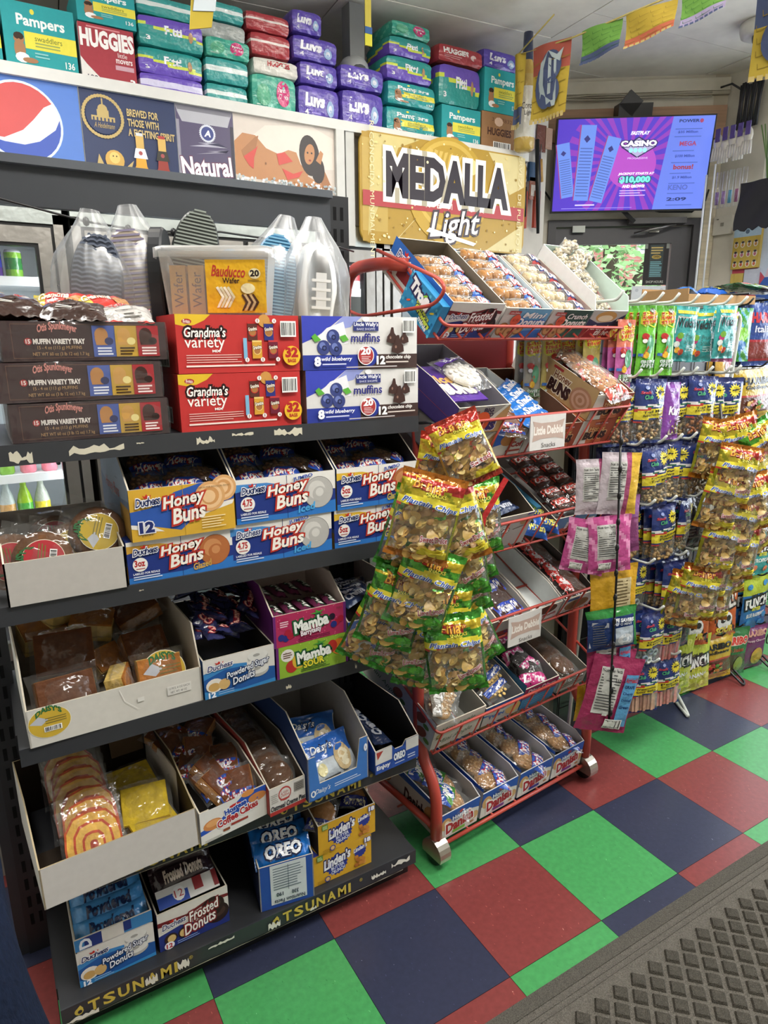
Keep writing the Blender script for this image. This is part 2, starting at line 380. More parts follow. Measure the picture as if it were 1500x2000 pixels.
for _ in range(3600):
    c = V((rn.gauss(.1, 1.15), rn.gauss(0, .9), 2.7+rn.gauss(0, .8))); u = V((rn.gauss(0, 1), rn.gauss(0, 1), rn.gauss(0, .5))).normalized()*.065; v = u.orthogonal().normalized()*.04
    mb.add([c-u, c+v, c+u, c-v], [(0, 1, 2, 3)], rn.choice(['9cc884', 'b0d898', '88b870', 'c4e4a8']), 'leaf')
mb.build('foliage', tr)
# ---------------------------------------------------------------- drinks coolers along the back
CY = 1.9
def cooler(x0, x1, doors, label, zt=1.955):
    c = thing('glass_door_cooler', label, 'cooler', (x0, CY, 0)); W = x1-x0
    mb = MB(); g = '8f8b86'; D = 1.0
    mb.box(0, .06, 0, .03, D, 2.0, g, 'steel'); mb.box(W-.03, .06, 0, W, D, 2.0, g, 'steel'); mb.box(.03, .7, .1, W-.03, .74, 1.93, 'c9d2d6', 'plastic')
    mb.box(0, .0, 0, W, D, .1, '3b3b3d', 'plastic'); mb.box(0, .02, 1.93, W, D, 2.0, 'aeb4b2', 'steel'); mb.box(0, -.012, 1.90, W, .02, zt, 'b9c0bd', 'steel')
    mb.box(0, -.012, .1, .035, .06, 1.935, 'aaa6a0', 'steel'); mb.box(W-.035, -.012, .1, W, .06, 1.935, 'aaa6a0', 'steel'); mb.box(.035, .02, 1.90, W-.035, .06, 1.935, '151517', 'plastic')
    mb.build('cabinet', c)
    n = doors; dw = (W-.07)/n
    for i in range(n):
        a = .035+i*dw; dr = MB()
        dr.box(a, -.005, .1, a+dw, .03, 1.9, '161618', 'plastic'); 
        dr.f = dr.f[:0]; dr.v = []; dr.c = []; dr.m = []; dr.sm = []
        for q in ((a+.012, -.02, .11, a+.062, .02, 1.885), (a+dw-.062, -.02, .11, a+dw-.012, .02, 1.885), (a+.062, -.02, 1.825, a+dw-.062, .02, 1.885), (a+.062, -.02, .11, a+dw-.062, .02, .19)): dr.box(*q, 'a7a39d', 'steel')
        for q in ((a+.062, -.012, .19, a+.074, .024, 1.825), (a+dw-.074, -.012, .19, a+dw-.062, .024, 1.825), (a+.074, -.012, 1.813, a+dw-.074, .024, 1.825), (a, .0, .1, a+.012, .03, 1.9), (a+dw-.012, .0, .1, a+dw, .03, 1.9), (a+.012, .0, 1.885, a+dw-.012, .03, 1.9)): dr.box(*q, '141416', 'plastic')
        do = dr.build('door', c)
        gl = MB(); gl.box(a+.074, .004, .19, a+dw-.074, .008, 1.813, 'e4f2f2', 'glass'); gl.build('pane', do)
        hd = MB(); hx = a+.09 if i % 2 else a+dw-.09; hd.tube([(hx, -.02, .95), (hx, -.055, 1.0), (hx, -.055, 1.3), (hx, -.02, 1.35)], .009, '2b2b2d', 'plastic'); hd.build('handle', do)
        for z in (.62, .88, 1.32, 1.69):
            s = MB(); s.box(a+.02, .12, z, a+dw-.02, .68, z+.008, 'e8eef0', 'plastic'); s.box(a+.02, .1, z-.018, a+dw-.02, .12, z+.018, 'eef4f6', 'plastic')
            for k in range(3): s.box(a+.03+k*.2, .098, z-.008, a+.16+k*.2, .1, z+.01, 'fafcff', 'backlit')
            s.build('shelf', c)
    for k in range(n+1):
        lm = MB(); xx = .06+k*(W-.12)/n; lm.box(xx-.01, .07, .3, xx+.01, .085, 1.88, 'f2f8ff', 'lamp'); lm.build('lamp_strip', c)
    return c
cooler(-1.78, -.82, 1, 'steel drinks cooler with lit glass door at far left behind the shelving', 1.985)
cooler(-.79, .66, 2, 'steel two-door drinks cooler behind the hanging shoes and sandals', 1.99)
cooler(.672, 1.57, 1, 'steel drinks cooler below the gold beer sign behind the red rack', 1.89)
# drinks --------------------------------------------------------------------------------
def proto_can(nm, c1, c2, h=.122, r=.033):
    mb = MB(); mb.lathe([(r*.8, 0), (r, .008), (r, h*.35), (r, h*.72), (r, h-.012), (r*.82, h), (r*.78, h-.003)], c1, 'film', 14, cols=[c1, c1, c2, c1, 'c9ccd0', 'd8dadc']); PROTO[nm] = [('can', mb.mesh())]
def proto_bottle(nm, liq, lab, cap, h=.235, r=.033):
    mb = MB(); mb.lathe([(r*.9, 0), (r, .01), (r, h*.25), (r*.98, h*.5), (r, h*.55), (r*.75, h*.7), (r*.38, h*.85), (r*.36, h*.94)], liq, 'film', 14, cols=[liq, liq, lab, lab, liq, liq, liq])
    cp = MB(); cp.lathe([(r*.42, h*.93), (r*.42, h), (r*.4, h)], cap, 'plastic', 12)
    PROTO[nm] = [('bottle_body', mb.mesh()), ('cap', cp.mesh())]
proto_can('green_can', '7fb83a', '2f7d3c'); proto_can('silver_can', 'c9cdd6', 'a33a40', .165); proto_can('pink_can', 'e07f8e', 'f0d8d8'); proto_can('blue_can', '3a49b0', 'd8dce8')
proto_bottle('green_bottle', '9ecb28', '59b04a', 'e8f0e8'); proto_bottle('clear_bottle', 'c8d4d0', 'e0b070', 'f0f0f0'); proto_bottle('purple_bottle', '5c3a8e', '3a3fae', '2a4a9e', .2); proto_bottle('yellow_label_bottle', 'b8c0b0', 'e0d040', 'f0f0f0'); proto_bottle('cola_bottle', '2a1a18', 'c22f2f', 'c22f2f')
def drink(k, x, y, z, label, grp, nm): place(k, label, 'can' if 'can' in k else 'bottle', (x, y, z), group=grp, name=nm)
A = 'on the upper shelf of the left cooler'; 
for i, k in enumerate(['purple_bottle', 'green_can']): drink(k, -1.075+i*.074, CY+.2, 1.698, f'{["purple drink bottle","green soda can with red tab mark"][i]} {A}', None, 'drink_bottle' if i == 0 else 'soda_can')
for i in range(3): drink('cola_bottle', -1.42+i*.085, CY+.2, 1.698, 'dark cola bottle with red label '+A, 'cola bottles in the left cooler', 'cola_bottle')
for i, k in enumerate(['green_can', 'pink_can', 'pink_can']): drink(k, -1.135+i*.085, CY+.2, .888, ['green soda can beside two pink ones on the lower cooler shelf', 'pink soda can on the lower shelf of the left cooler', 'pink soda can on the lower shelf of the left cooler'][i], None if i == 0 else 'pink cans in the left cooler', 'soda_can')
for i, k in enumerate(['clear_bottle', 'green_bottle', 'yellow_label_bottle']): drink(k, -1.15+i*.069, CY+.2, .628, ['clear bottle with orange label low in the left cooler', 'bright green soda bottle low in the left cooler', 'clear bottle with yellow label low in the left cooler'][i], None, 'soda_bottle')
for i in range(6): drink('silver_can', .30+i*.062, CY+.2, 1.698, 'silver and red beer can seen between the white shoe and the shelf post', 'silver beer cans in the middle cooler', 'beer_can')
for i in range(3): drink('silver_can', -.42+i*.07, CY+.2, 1.698, 'silver and red beer can glimpsed behind the hanging shoe sole', 'beer cans behind the shoes', 'beer_can')
for i in range(4): drink('yellow_label_bottle' if i % 2 else 'green_bottle', .30+i*.08, CY+.2, 1.328, ['green soda bottle in the middle cooler by the shelf post', 'clear yellow-label bottle in the middle cooler by the shelf post'][i % 2], 'bottles under the beer cans: '+('clear' if i % 2 else 'green'), 'soda_bottle')
for i in range(7): drink('blue_can', .78+i*.075, CY+.2, 1.698, 'blue and white can in the cooler behind the red rack', 'blue cans in the right cooler', 'soda_can')
for i in range(7): drink('cola_bottle', .78+i*.08, CY+.2, 1.328, 'dark bottle in the cooler behind the red rack', 'dark bottles in the right cooler', 'cola_bottle')
# ledge and illuminated advertising panels ---------------------------------------------
mb = MB(); mb.box(-1.95, CY-.03, 2.408, 1.6, 3.12, 2.45, 'd9d8d4', 'paintmetal'); mb.box(-1.95, CY+.025, 2.003, 1.56, CY+.09, 2.408, '9a9a98', 'paintmetal')
mb.build('cooler_canopy', label='long white canopy ledge over the coolers carrying the diaper packs', cat='ledge')
def sign(x0, x1, z0, z1, label, art, y=CY-.012):
    mb = MB(); mb.box(x0, y, z0, x1, y+.03, z1, 'c9c9c6', 'backlit'); bg = {'a_pepsi': '4a74c0', 'a_brew': '1c2c54', 'a_nat': '4c4462', 'a_girl': 'c4cccc'}[art.__name__]
    mb.box(x0, y, z0-.14, x1, y+.03, z0, bg, 'backlit')
    if art is a_girl:
        rn = random.Random(6); p = P(mb, (x0, y, z0-.14), w=x1-x0, h=.14, m='backlit')
        for i in range(260): p.k = i % 5; p.e(.02+.96*rn.random(), .04+.92*rn.random(), .012*rn.random()+.006, .05, rn.choice(['dfe6e6', 'b8c2c4', 'f0f4f4', '9aa6aa']), 5)
        p.k = 8; p.r(.6, .1, .95, .3, '8a3428'); p.r(.66, .02, .9, .1, '2c3050')
    p = P(mb, (x0, y, z0), w=x1-x0, h=z1-z0, m='backlit'); art(p)
    return mb.build('advertising_panel', label=label, cat='sign')
def a_pepsi(p):
    p.r(0, 0, 1, 1, '4a74c0'); cx, cy, r = .79, .47, .135
    p.e(cx, cy, r*1.06, None, 'c8d8ec', 40); p.e(cx, cy, r, None, 'dfe4ea', 40)
    def arc(a0, a1, n=14): return [(cx+r*math.cos(math.radians(a0+(a1-a0)*i/n)), cy+r*math.sin(math.radians(a0+(a1-a0)*i/n))*p.w/p.h) for i in range(n+1)]
    def cur(pts): return [(cx+r*a, cy+r*b*p.w/p.h) for a, b in pts]
    p.p(arc(35, 205)+cur([(-.5, -.45), (0, -.2), (.3, .1), (.6, .45)]), 'c04848'); p.p(arc(-152, 10)+cur([(.85, -.1), (.4, -.45), (0, -.58), (-.5, -.55)]), '3450a8')
def a_brew(p):
    p.r(0, 0, 1, 1, '1c2c54'); g = 'b59d62'
    for i in range(40):
        a = 2*PI*i/40; p.e(.22+.2*math.cos(a), .68+.2*math.sin(a)*p.w/p.h, .018, .035, g, 6, rot=a)
    p.e(.22, .68, .175, None, '1c2c54', 24); p.r(.1, .62, .34, .68, g); p.r(.16, .68, .28, .76, g); p.e(.22, .77, .05, .06, g, 12); p.r(.213, .8, .227, .9, g)
    for i in range(6): p.r(.115+i*.038, .62, .13+i*.038, .66, '1c2c54')
    for i, t in enumerate(('BREWED FOR', 'THOSE WITH', 'A FIGHTING SPIRIT')): p.t(t, .47, .73-i*.125, .8 if i < 2 else .97, .82-i*.125, 'c0a86e', b=.03)
    p.t('A Heidelmann', .12, .53, .33, .6, g, sh=.4)
    p.e(.3, .14, .1, .13, 'c49b48', 16); p.e(.3, .17, .055, .075, 'e0bb68', 12); p.p([(.1, .0), (.14, .2), (.2, .02)], g); p.p([(.36, 0), (.5, .16), (.46, .02)], g); p.e(.285, .19, .008, None, '3a2a14', 6); p.e(.32, .19, .008, None, '3a2a14', 6); p.r(.24, 0, .36, .08, 'c49b48')
    for x, c, l in ((.58, 'd99a2a', 'dfe2ea'), (.82, '8e2f24', '2c2a20')):
        p.p([(x-.1, 0), (x-.06, .1), (x-.045, .3), (x-.035, .5), (x+.035, .5), (x+.045, .3), (x+.06, .1), (x+.1, 0)], c); p.r(x-.043, .33, x+.043, .5, 'caa558'); p.p([(x-.075, .2), (x-.05, .33), (x+.05, .33), (x+.075, .2)], l); p.e(x, .27, .022, None, 'a04848', 10); p.r(x-.036, .49, x+.036, .53, 'c8ccd0' if x < .7 else 'a33')if False else p.r(x-.036, .49, x+.036, .53, 'c8ccd0' if x < .7 else 'aa3333')
def a_nat(p):
    p.r(0, 0, 1, 1, '4c4462'); p.p([(0, 1), (1, 1), (.95, .9), (.9, .78), (.1, .78), (.03, .9)], 'a8a8b0'); p.p([(0, 1), (1, 1), (.97, .93), (.03, .93)], '77757f')
    p.r(0, 0, .05, .8, '8a8794'); p.r(.94, 0, 1, .8, '2e2a3c'); p.star(.53, .66, .15, 'c8ccd6', 30, .88); p.e(.53, .66, .11, None, '34407c', 20); p.t('A', .48, .62, .58, .7, 'dfe2ea', b=.04, sh=.2)
    p.p([(.2, .46), (.9, .5), (.35, .52), (.7, .55)], 'a8a6b6'); p.p([(.3, .36), (.85, .43), (.5, .42), (.9, .47)], '8a8798')
    p.t('Natural', .05, .08, .93, .33, 'f0f0f4', b=.03, o='6c3c54', ow=.02, rot=5); p.t('LIGHT', .4, -.01, .95, .06, 'f0f0f4', b=.04, sh=.3)
def a_girl(p):
    p.r(0, 0, 1, 1, 'c9beb4'); rn = random.Random(2)
    p.p([(0, .5), (.3, .9), (.75, 1), (1, .85), (1, .4), (0, .2)], 'd6cbc0'); sk = 'b07a4e'; s2 = '9c6840'
    p.p([(0, .62), (.08, .75), (.2, .74), (.3, .58), (.42, .52), (.52, .6), (.6, .58), (.64, .42), (.72, .28), (.66, .12), (.4, .12), (.2, .12), (0, .16)], sk)
    p.p([(.55, .32), (.7, .26), (.88, .14), (.86, .06), (.62, .06), (.5, .14)], sk); p.p([(.84, .5), (.91, .3), (.97, .1), (.9, .05), (.83, .2), (.79, .42)], s2)
    p.e(.735, .56, .105, .3, '241a1a', 24, rot=.1); p.e(.82, .36, .07, .2, '241a1a', 18); p.e(.735, .58, .052, .155, sk, 20, rot=-.2); p.p([(.8, .5), (.85, .66), (.88, .62), (.85, .45)], sk)
    for dx in (-.02, .022): p.e(.735+dx, .6, .009, .016, '241a1a', 8)
    p.e(.737, .49, .014, .016, '8a3a34', 8); p.p([(.06, .5), (.2, .72), (.23, .74), (.2, .55), (.1, .36)], s2)
    p.p([(.08, .42), (.2, .56), (.22, .6), (.18, .42), (.17, .26), (.13, .3)], 'c04038'); p.p([(.4, .52), (.42, .36), (.56, .44), (.48, .56)], 'c04038'); p.p([(.45, .32), (.5, .16), (.62, .22), (.66, .32), (.56, .26)], 'c04038'); p.e(.29, .36, .008, .02, '7c5030', 8)
    for i in range(170): p.e(rn.random(), rn.random()*.13+(.0 if rn.random() < .8 else .03), .012*rn.random()+.005, .02, rn.choice(['dfe6e6', 'b8c2c4', 'f0f4f4', '9aa6aa']), 5)
sign(-1.7, -.712, 2.12, 2.408, 'blue lit panel with round red, white and blue soda emblem', a_pepsi)
sign(-.708, -.34, 2.12, 2.408, 'navy beer panel with lion, laurel crest and two bottle necks', a_brew)
sign(-.338, -.092, 2.12, 2.408, 'beer panel printed with a giant grey and purple can', a_nat)
sign(-.09, .40, 2.12, 2.408, 'beer panel with a woman in red bikini reclining on ice', a_girl)
mb = MB(); mb.box(.402, CY-.03, 1.9, .445, CY+.02, 2.408, 'cfcfcb', 'paintmetal'); mb.box(.455, CY-.025, 1.9, .5, CY+.02, 2.408, 'c4c4c0', 'paintmetal'); struct('trim_4', mb)
def a_med(p):
    gd = 'a8862c'; p.r(0, 0, 1, 1, gd); rn = random.Random(4)
    p.r(0, .1, .14, .95, 'b5984a'); p.p([(.03, .05), (.2, .9), (.32, 1), (.05, 1)], 'c8b878'); p.p([(.75, 1), (1, 1), (1, .7), (.9, .6)], 'cfc08a'); p.p([(.75, 0), (1, .3), (1, 0)], 'cabb84')
    for i in range(26): p.p([(.2+i*.006, .05+i*.012), (.2+i*.006+.1, .25+i*.012), (.2+i*.006+.1, .255+i*.012), (.2+i*.006, .057+i*.012)], 'd4c692')
    p.e(.5, .55, .25, None, 'b89532', 40); p.e(.5, .6, .21, None, 'c9a94c', 40); p.e(.5, .6, .19, None, 'b3912f', 40)
    for i in range(10): p.p([(.34+i*.03, .6), (.38+i*.03, .95-.01*i), (.4+i*.03, .93)], 'cdae58')
    p.e(.64, .82, .035, .08, 'e0cf90', 12); p.r(0, .335, 1, .475, 'a83a3e')
    p.t('PREMIUM', .28, .375, .72, .43, 'e8d8cc') if False else [p.t(ch, .29+i*.068, .375, .29+i*.068+(.006 if ch == 'I' else .026), .435, 'e8d8cc') for i, ch in enumerate('PREMIUM')]
    p.t('MEDALLA', .135, .46, .875, .83, '2c242c', b=.05, o='f0ece0', ow=.055, arc=.0); p.t('Light', .38, .05, .7, .36, 'f2f0ea', b=.01, sh=.35, o='40343a', ow=.04, rot=6); p.p([(.36, .14), (.66, .03), (.68, .06), (.38, .18)], 'f2f0ea')
    p.t('RECONOCIDA MUNDIALMENTE', -.26, .42, .36, .47, 'ddd0a4', rot=-90); p.t('CERVEZA DE PUERTO RICO', .66, .42, 1.27, .47, 'ddd0a4', rot=-90)
    for i in range(120):
        x, y = rn.random(), rn.random(); p.k -= 1
        if abs(y-.6) < .2 and .13 < x < .87: continue
        p.e(x, y, .004*rn.random()+.003, None, rn.choice(['8c6c20', 'd8c684', 'e8dcae']), 7)
mb = MB(); n = 8; pts = []
for (cx, cz, a0) in ((1.51, 2.36, 0), (.58, 2.36, 90), (.58, 1.98, 180), (1.51, 1.98, 270)):
    for i in range(n): a = math.radians(a0+90*i/(n-1)); pts.append((cx+.062*math.cos(a), cz+.062*math.sin(a)))
mb.prism(pts, CY-.045, CY-.032, 'a8862c', '888', 'b89532', 'backlit', 1) if False else mb.add([(a, CY-.045, b) for a, b in pts]+[(a, CY-.032, b) for a, b in pts], [tuple(range(len(pts)-1, -1, -1))]+[tuple(range(len(pts), 2*len(pts)))]+[(i, (i+1) % len(pts), (i+1) % len(pts)+len(pts), i+len(pts)) for i in range(len(pts))], 'a8862c', 'backlit')
p = P(mb, (.53, CY-.0455, 1.925), w=1.03, h=.49, m='backlit'); a_med(p)
mb.build('beer_sign', label='large gold beer can sign with dark lettering and red band above the red rack', cat='sign')
# ---------------------------------------------------------------- diaper packs on the ledge
def puff(mb, w, h, d, colf, m='film', n=9, r=.1, wr=.0025, seed=0):
    """soft block; front lower-left corner at the origin"""
    rn = random.Random(seed); ph = [rn.uniform(0, 6) for _ in range(6)]
    def mp(a, b, c, off=0):
        x = a*(1-r*(abs(b)**6+abs(c)**6)*.5); y = b*(1-r*(abs(a)**6+abs(c)**6)*.5); z = c*(1-r*(abs(a)**6+abs(b)**6)*.5)
        q = wr*(math.sin(7*a+ph[0]+3*c)+math.sin(9*c+ph[1]+4*a)*.8+math.sin(15*a+5*c+ph[2])*.5)
        return (w/2+x*w/2, d/2+y*d/2+(q-off if b < 0 else -q+off), h/2+z*h/2+q*.7*(1 if c > 0 else 0))
    for (ax, sg) in ((1, -1), (0, 1), (0, -1), (2, 1), (2, -1), (1, 1)):
        vs = []; cc = []; fs = []
        for j in range(n+1):
            for i in range(n+1):
                s_, t_ = 2*i/n-1, 2*j/n-1
                a, b, c = {1: (s_, sg, t_), 0: (sg, s_, t_), 2: (s_, t_, sg)}[ax]; vs.append(mp(a, b, c))
        for j in range(n):
            for i in range(n):
                q = [j*(n+1)+i, j*(n+1)+i+1, (j+1)*(n+1)+i+1, (j+1)*(n+1)+i]
                if (ax == 1 and sg == 1) or (ax == 0 and sg == -1) or (ax == 2 and sg == -1): q.reverse()
                fs.append(tuple(q)); cc.append(colf((i+.5)/n, (j+.5)/n, ax, sg))
        mb.add(vs, fs, cc, m, True)
    return lambda x, y, k: V(mp(2*x-1, -1, 2*y-1, .0012+.0002*k))
def baby(p, x, y, s, c='a87a58'):
    p.e(x, y+s*.9, s*.28, None, c, 12); p.e(x, y+s*1.05, s*.27, s*.22, '3a2a22', 10); p.e(x, y+s*.3, s*.3, s*.6, c, 12); p.e(x+s*.1, y-s*.15, s*.38, s*.3, 'f2f2f2', 10); p.e(x+s*.5, y-s*.25, s*.42, s*.16, c, 10)
DP = {}
def a_pampers(p, st=0):
    p.r(.0, .33, 1, .56, 'e8dc50') if st else p.r(.28, .33, 1, .58, 'e8dc50'); p.t('Pampers', .2, .62, .85, .82, 'eef4f2', b=.03); p.e(.42, .88, .03, .04, 'e8dc50'); p.t('swaddlers' if not st else 'cruisers', .42, .46, .8, .54, '6a7a3a')
    p.lines(.42, .36, .85, .45, 2, '9aa860'); baby(p, .2, .22, .26); p.t('136', .82, .12, .95, .22, 'e8f2f0', b=.02); p.lines(.4, .2, .6, .3, 2, '8cc8c6')
def a_fitti(p):
    p.t('Fitti', .4, .45, .66, .72, 'eef0f6', b=.04); p.e(.8, .5, .035, .2, 'b8906c'); p.t('3', .1, .16, .16, .3, 'f0f0f4', b=.03)
def a_luvs(p):
    p.t('Luvs', .16, .42, .62, .78, 'f0eef6', b=.06, sh=.1); p.t('4', .14, .14, .22, .3, 'f0eef6', b=.03); p.lines(.3, .1, .6, .25, 2, '9a88d8'); p.e(.78, .4, .1, .25, '9ab4d8', 12); p.e(.78, .4, .05, .12, 'd8dce8')
def a_hug(p): p.t('HUGGIES', .1, .48, .66, .78, 'f2ecec', b=.05); p.e(.78, .5, .06, .18, 'e8c8c8'); p.lines(.1, .2, .5, .38, 2, 'd89aa0')
def a_pc(p): p.e(.7, .55, .16, .36, 'c83a78'); p.t('Parents', .58, .6, .82, .72, 'f2f2f2', b=.02); p.t('Choice', .6, .42, .82, .55, 'f2f2f2', b=.02); p.e(.25, .45, .16, .3, '5fae8c'); p.lines(.08, .1, .5, .2, 2, 'b8dccc')
def cf_p(u, v, ax, sg): return '2f9a9c'
def cf_f(u, v, ax, sg):
    if ax == 2: return '2f9490' if sg > 0 else '6a50b8'
    q = v-.42-.16*math.cos(u*3.0+.3); return '2f9490' if q > .12 else ('cbd84a' if q > 0 else '6a50b8')
def cf_fr(u, v, ax, sg): q = v-.45+.3*u; return '6a50b8' if q > .32 else ('cbd84a' if q > .22 else '2f9490')
def cf_l(u, v, ax, sg): return '5a48a8' if (u+v) % .6 > .1 else '6854b8'
def cf_h(u, v, ax, sg): return 'a83a42' if abs(v-.5) > .1 or ax != 1 else 'b84850'
def cf_hs(u, v, ax, sg): return 'a83a42' if abs(v-.62) > .1 else 'e0d4d0'
def cf_hw(u, v, ax, sg): return 'd8d4cc'
def cf_g(u, v, ax, sg): return '9aa09e'
def cf_pc(u, v, ax, sg): return '3aa08c' if (u*2+v) % .9 > .2 else '58b49c'
def cf_ps(u, v, ax, sg): return '3a9a98' if abs(v-.6) > .1 else 'dde6e4'
def cf_lg(u, v, ax, sg): return '6a50b8' if abs(v-.5) > .14 else 'd0cce8'
STY = dict(pam=(cf_p, a_pampers), fit=(cf_f, a_fitti), luv=(cf_l, a_luvs), hug=(cf_h, a_hug), pc=(cf_pc, a_pc), gry=(cf_g, None), ps=(cf_ps, None), hw=(cf_hw, lambda p: p.t('HUGGIES', .3, .55, .8, .85, 'b8323c', b=.05)), hs=(cf_hs, None), ls=(cf_lg, None), fr=(cf_fr, a_fitti))
DY = 1.935; KK = 1.2012
def dx(x): return -1.1895+(x+1.1895)*KK
def dz(z): return 1.44+(z-1.44)*KK-.022
def pack(sty, x0, x1, z0, z1, label, d=.24, dy=0, rigid=False, rz=0):
    a, b, c, e = dx(x0), dx(x1), dz(z0), dz(z1); w_, h_ = b-a-.003, e-c-.002; cf, art = STY[sty]; mb = MB()
    if c < 2.45: h_ -= 2.4505-c; c = 2.4505
    if rigid:
        mb.box(0, 0, 0, w_, d, h_, ['2f9ea2']*6); fn = None; p = P(mb, (0, 0, 0), w=w_, h=h_)
    else: fn = puff(mb, w_, h_, d, cf, seed=len(label)+int(x0*50)); p = P(mb, w=w_, h=h_, fn=fn, m='film', curved=True)
    if art: art(p)
    mb.build('diaper_box' if rigid else 'diaper_pack', loc=(a, DY+dy, c), rot=(0, 0, rz), label=label, cat='diapers')
pack('pam', -.983, -.773, 2.29, 2.49, 'teal diaper box with baby and yellow band at the far left of the ledge', .25, rigid=True)
pack('pam', -1.2, -.99, 2.29, 2.45, 'teal diaper box cut by the left edge of the view', .25, rigid=True)
a, c = dx(-.765), 2.4505; mb = MB(); w_, h_ = dx(-.589)-a-.004, dz(2.469)-c; mb.box(0, 0, 0, w_, .24, h_, ('a33c46', 'a33c46', 'a33c46', 'd8c8c8', 'a33c46', 'b04850')); p = P(mb, (0, 0, 0), w=w_, h=h_)
p.p([(0, 0), (.42, 0), (.1, .3), (0, .42)], 'e0dcd8'); p.t('HUGGIES', .03, .62, .98, .9, 'f2eeec', b=.05); p.lines(.15, .92, .9, .98, 1, 'd88a90'); p.t('little', .68, .5, .85, .58, 'f0e0e0'); p.t('movers', .64, .4, .94, .47, 'f0e0e0', b=.02); p.r(.62, .28, .96, .36, 'c8a0ac'); p.t('100', .1, .04, .28, .12, '4a4a58', b=.02); p.t('3', .88, .03, .96, .14, 'f0f0f0', b=.04)
mb.build('diaper_box', loc=(a, DY, c), label='red and white diaper box on the left of the ledge', cat='diapers')
pack('pam', -.762, -.577, 2.474, 2.58, 'teal diaper box lying on top of the red one', .24, rigid=True)
for r_ in [('ls', -.585, -.357, 2.295, 2.362, 'purple diaper pack with white stripe at the bottom of the pile beside the red box'), ('fit', -.584, -.353, 2.36, 2.443, 'purple and teal diaper pack with yellow wave, second up beside the red box'),
 ('fr', -.577, -.346, 2.443, 2.537, 'purple-topped diaper pack with yellow wave, third up beside the red box'), ('ps', -.575, -.36, 2.54, 2.6, 'teal diaper pack topmost beside the red box'),
 ('ps', -.352, -.193, 2.295, 2.367, 'teal white-striped diaper pack at the bottom of the second pile'), ('ps', -.35, -.185, 2.37, 2.452, 'teal white-striped diaper pack, second up in the second pile'),
 ('pc', -.346, -.176, 2.452, 2.516, 'green diaper pack with pink badge lying in the second pile'), ('gry', -.37, -.186, 2.512, 2.568, 'plain grey-backed diaper pack on the second pile'), ('ps', -.35, -.19, 2.57, 2.63, 'teal diaper pack on top of the grey one'),
 ('pc', -.18, .004, 2.293, 2.43, 'large green diaper pack with pink badge and printed spirals'), ('hw', -.168, .018, 2.43, 2.486, 'white diaper pack with red lettering on the large green pack'), ('hs', -.174, -.012, 2.49, 2.566, 'red diaper pack with white stripe, lower of two'), ('hs', -.189, -.012, 2.568, 2.63, 'red diaper pack with white stripe, upper of two'),
 ('luv', .008, .190, 2.287, 2.423, 'large purple diaper pack standing left of its twin'), ('luv', .017, .183, 2.425, 2.503, 'purple diaper pack lying on the left large purple pack'), ('luv', -.008, .186, 2.506, 2.588, 'purple diaper pack, third up in the purple pile'), ('luv', -.009, .118, 2.591, 2.668, 'small purple diaper pack topmost in the purple pile'),
 ('luv', .194, .39, 2.287, 2.436, 'large purple diaper pack standing right of its twin'), ('luv', .188, .392, 2.44, 2.523, 'purple diaper pack lying on the right large purple pack'),
 ('pam', .403, .655, 2.275, 2.411, 'teal diaper pack with baby and yellow band at the bottom of the tall pile'), ('pam', .404, .65, 2.414, 2.502, 'teal diaper pack with baby, second up in the tall pile'), ('fit', .399, .632, 2.505, 2.593, 'teal and purple diaper pack with yellow wave, third up in the tall pile'),
 ('fit', .417, .632, 2.596, 2.668, 'teal and purple diaper pack with yellow wave, fourth up in the tall pile'), ('pc', .432, .627, 2.671, 2.726, 'green diaper pack with pink badge on top of the tall pile'),
 ('fr', .662, .893, 2.453, 2.612, 'large purple and teal diaper pack with a diagonal yellow wave'), ('hug', .656, .9, 2.615, 2.682, 'red diaper pack lying on the large purple and teal one'), ('luv', .903, 1.11, 2.635, 2.71, 'purple diaper pack on top of the right-hand pile')]:
    pack(*r_, dy=random.uniform(0, .015))
pack('pam', .676, .890, 2.279, 2.450, 'teal diaper box with small baby below the large purple pack', .24, rigid=True)
pack('pam', .904, 1.105, 2.458, 2.632, 'teal diaper box standing on the brown cardboard carton', .24, rigid=True)
a, b, c = dx(.895), dx(1.09), 2.4505; mb = MB(); w_, h_ = b-a, dz(2.456)-c; mb.box(0, 0, 0, w_, .24, h_, '9a7452', 'cardboard'); p = P(mb, (0, 0, 0), w=w_, h=h_); p.t('HUGGIES', .18, .42, .88, .6, '4a2e24', b=.04); p.t('3 947832', .3, .78, .9, .88, '6a4a38'); p.bar(.35, .08, .88, .26); p.e(.5, .78, .13, .12, 'd8b8a0', 9)
mb.build('cardboard_carton', loc=(a, DY, c), label='brown cardboard diaper carton at the right end of the ledge', cat='box')
# ---------------------------------------------------------------- black gondola shelving
GX0, GX1, GY = -1.215, -.335, .05
BK = '26272a'
SZ = [1.275, .992, .712, .394, .100]
gon = thing('shelving_unit', 'black metal shelving unit with five shelves full of snack cartons', 'shelving', (GX0, GY, 0))
def G(mb, name): o = mb.build(name, gon); o.location = (-GX0, -GY, 0); return o
for xx, nm in ((GX1-.07, 'r'), (GX0-.05, 'l')):
    mb = MB(); mb.box(xx, .345, 0, xx+.055, .36, 1.785, BK, 'paintmetal'); mb.box(xx, .36, 0, xx+.008, .40, 1.785, BK, 'paintmetal'); mb.box(xx+.047, .36, 0, xx+.055, .40, 1.785, BK, 'paintmetal')
    mb.box(xx-.022, .35, 0, xx, .375, 1.785, '333539', 'paintmetal')
    for k in range(34):
        for q in (.017, .036): mb.box(xx+q-.004, .3442, .08+k*.05, xx+q+.004, .3455, .11+k*.05, '0a0a0b', 'matt')
    G(mb, 'upright')
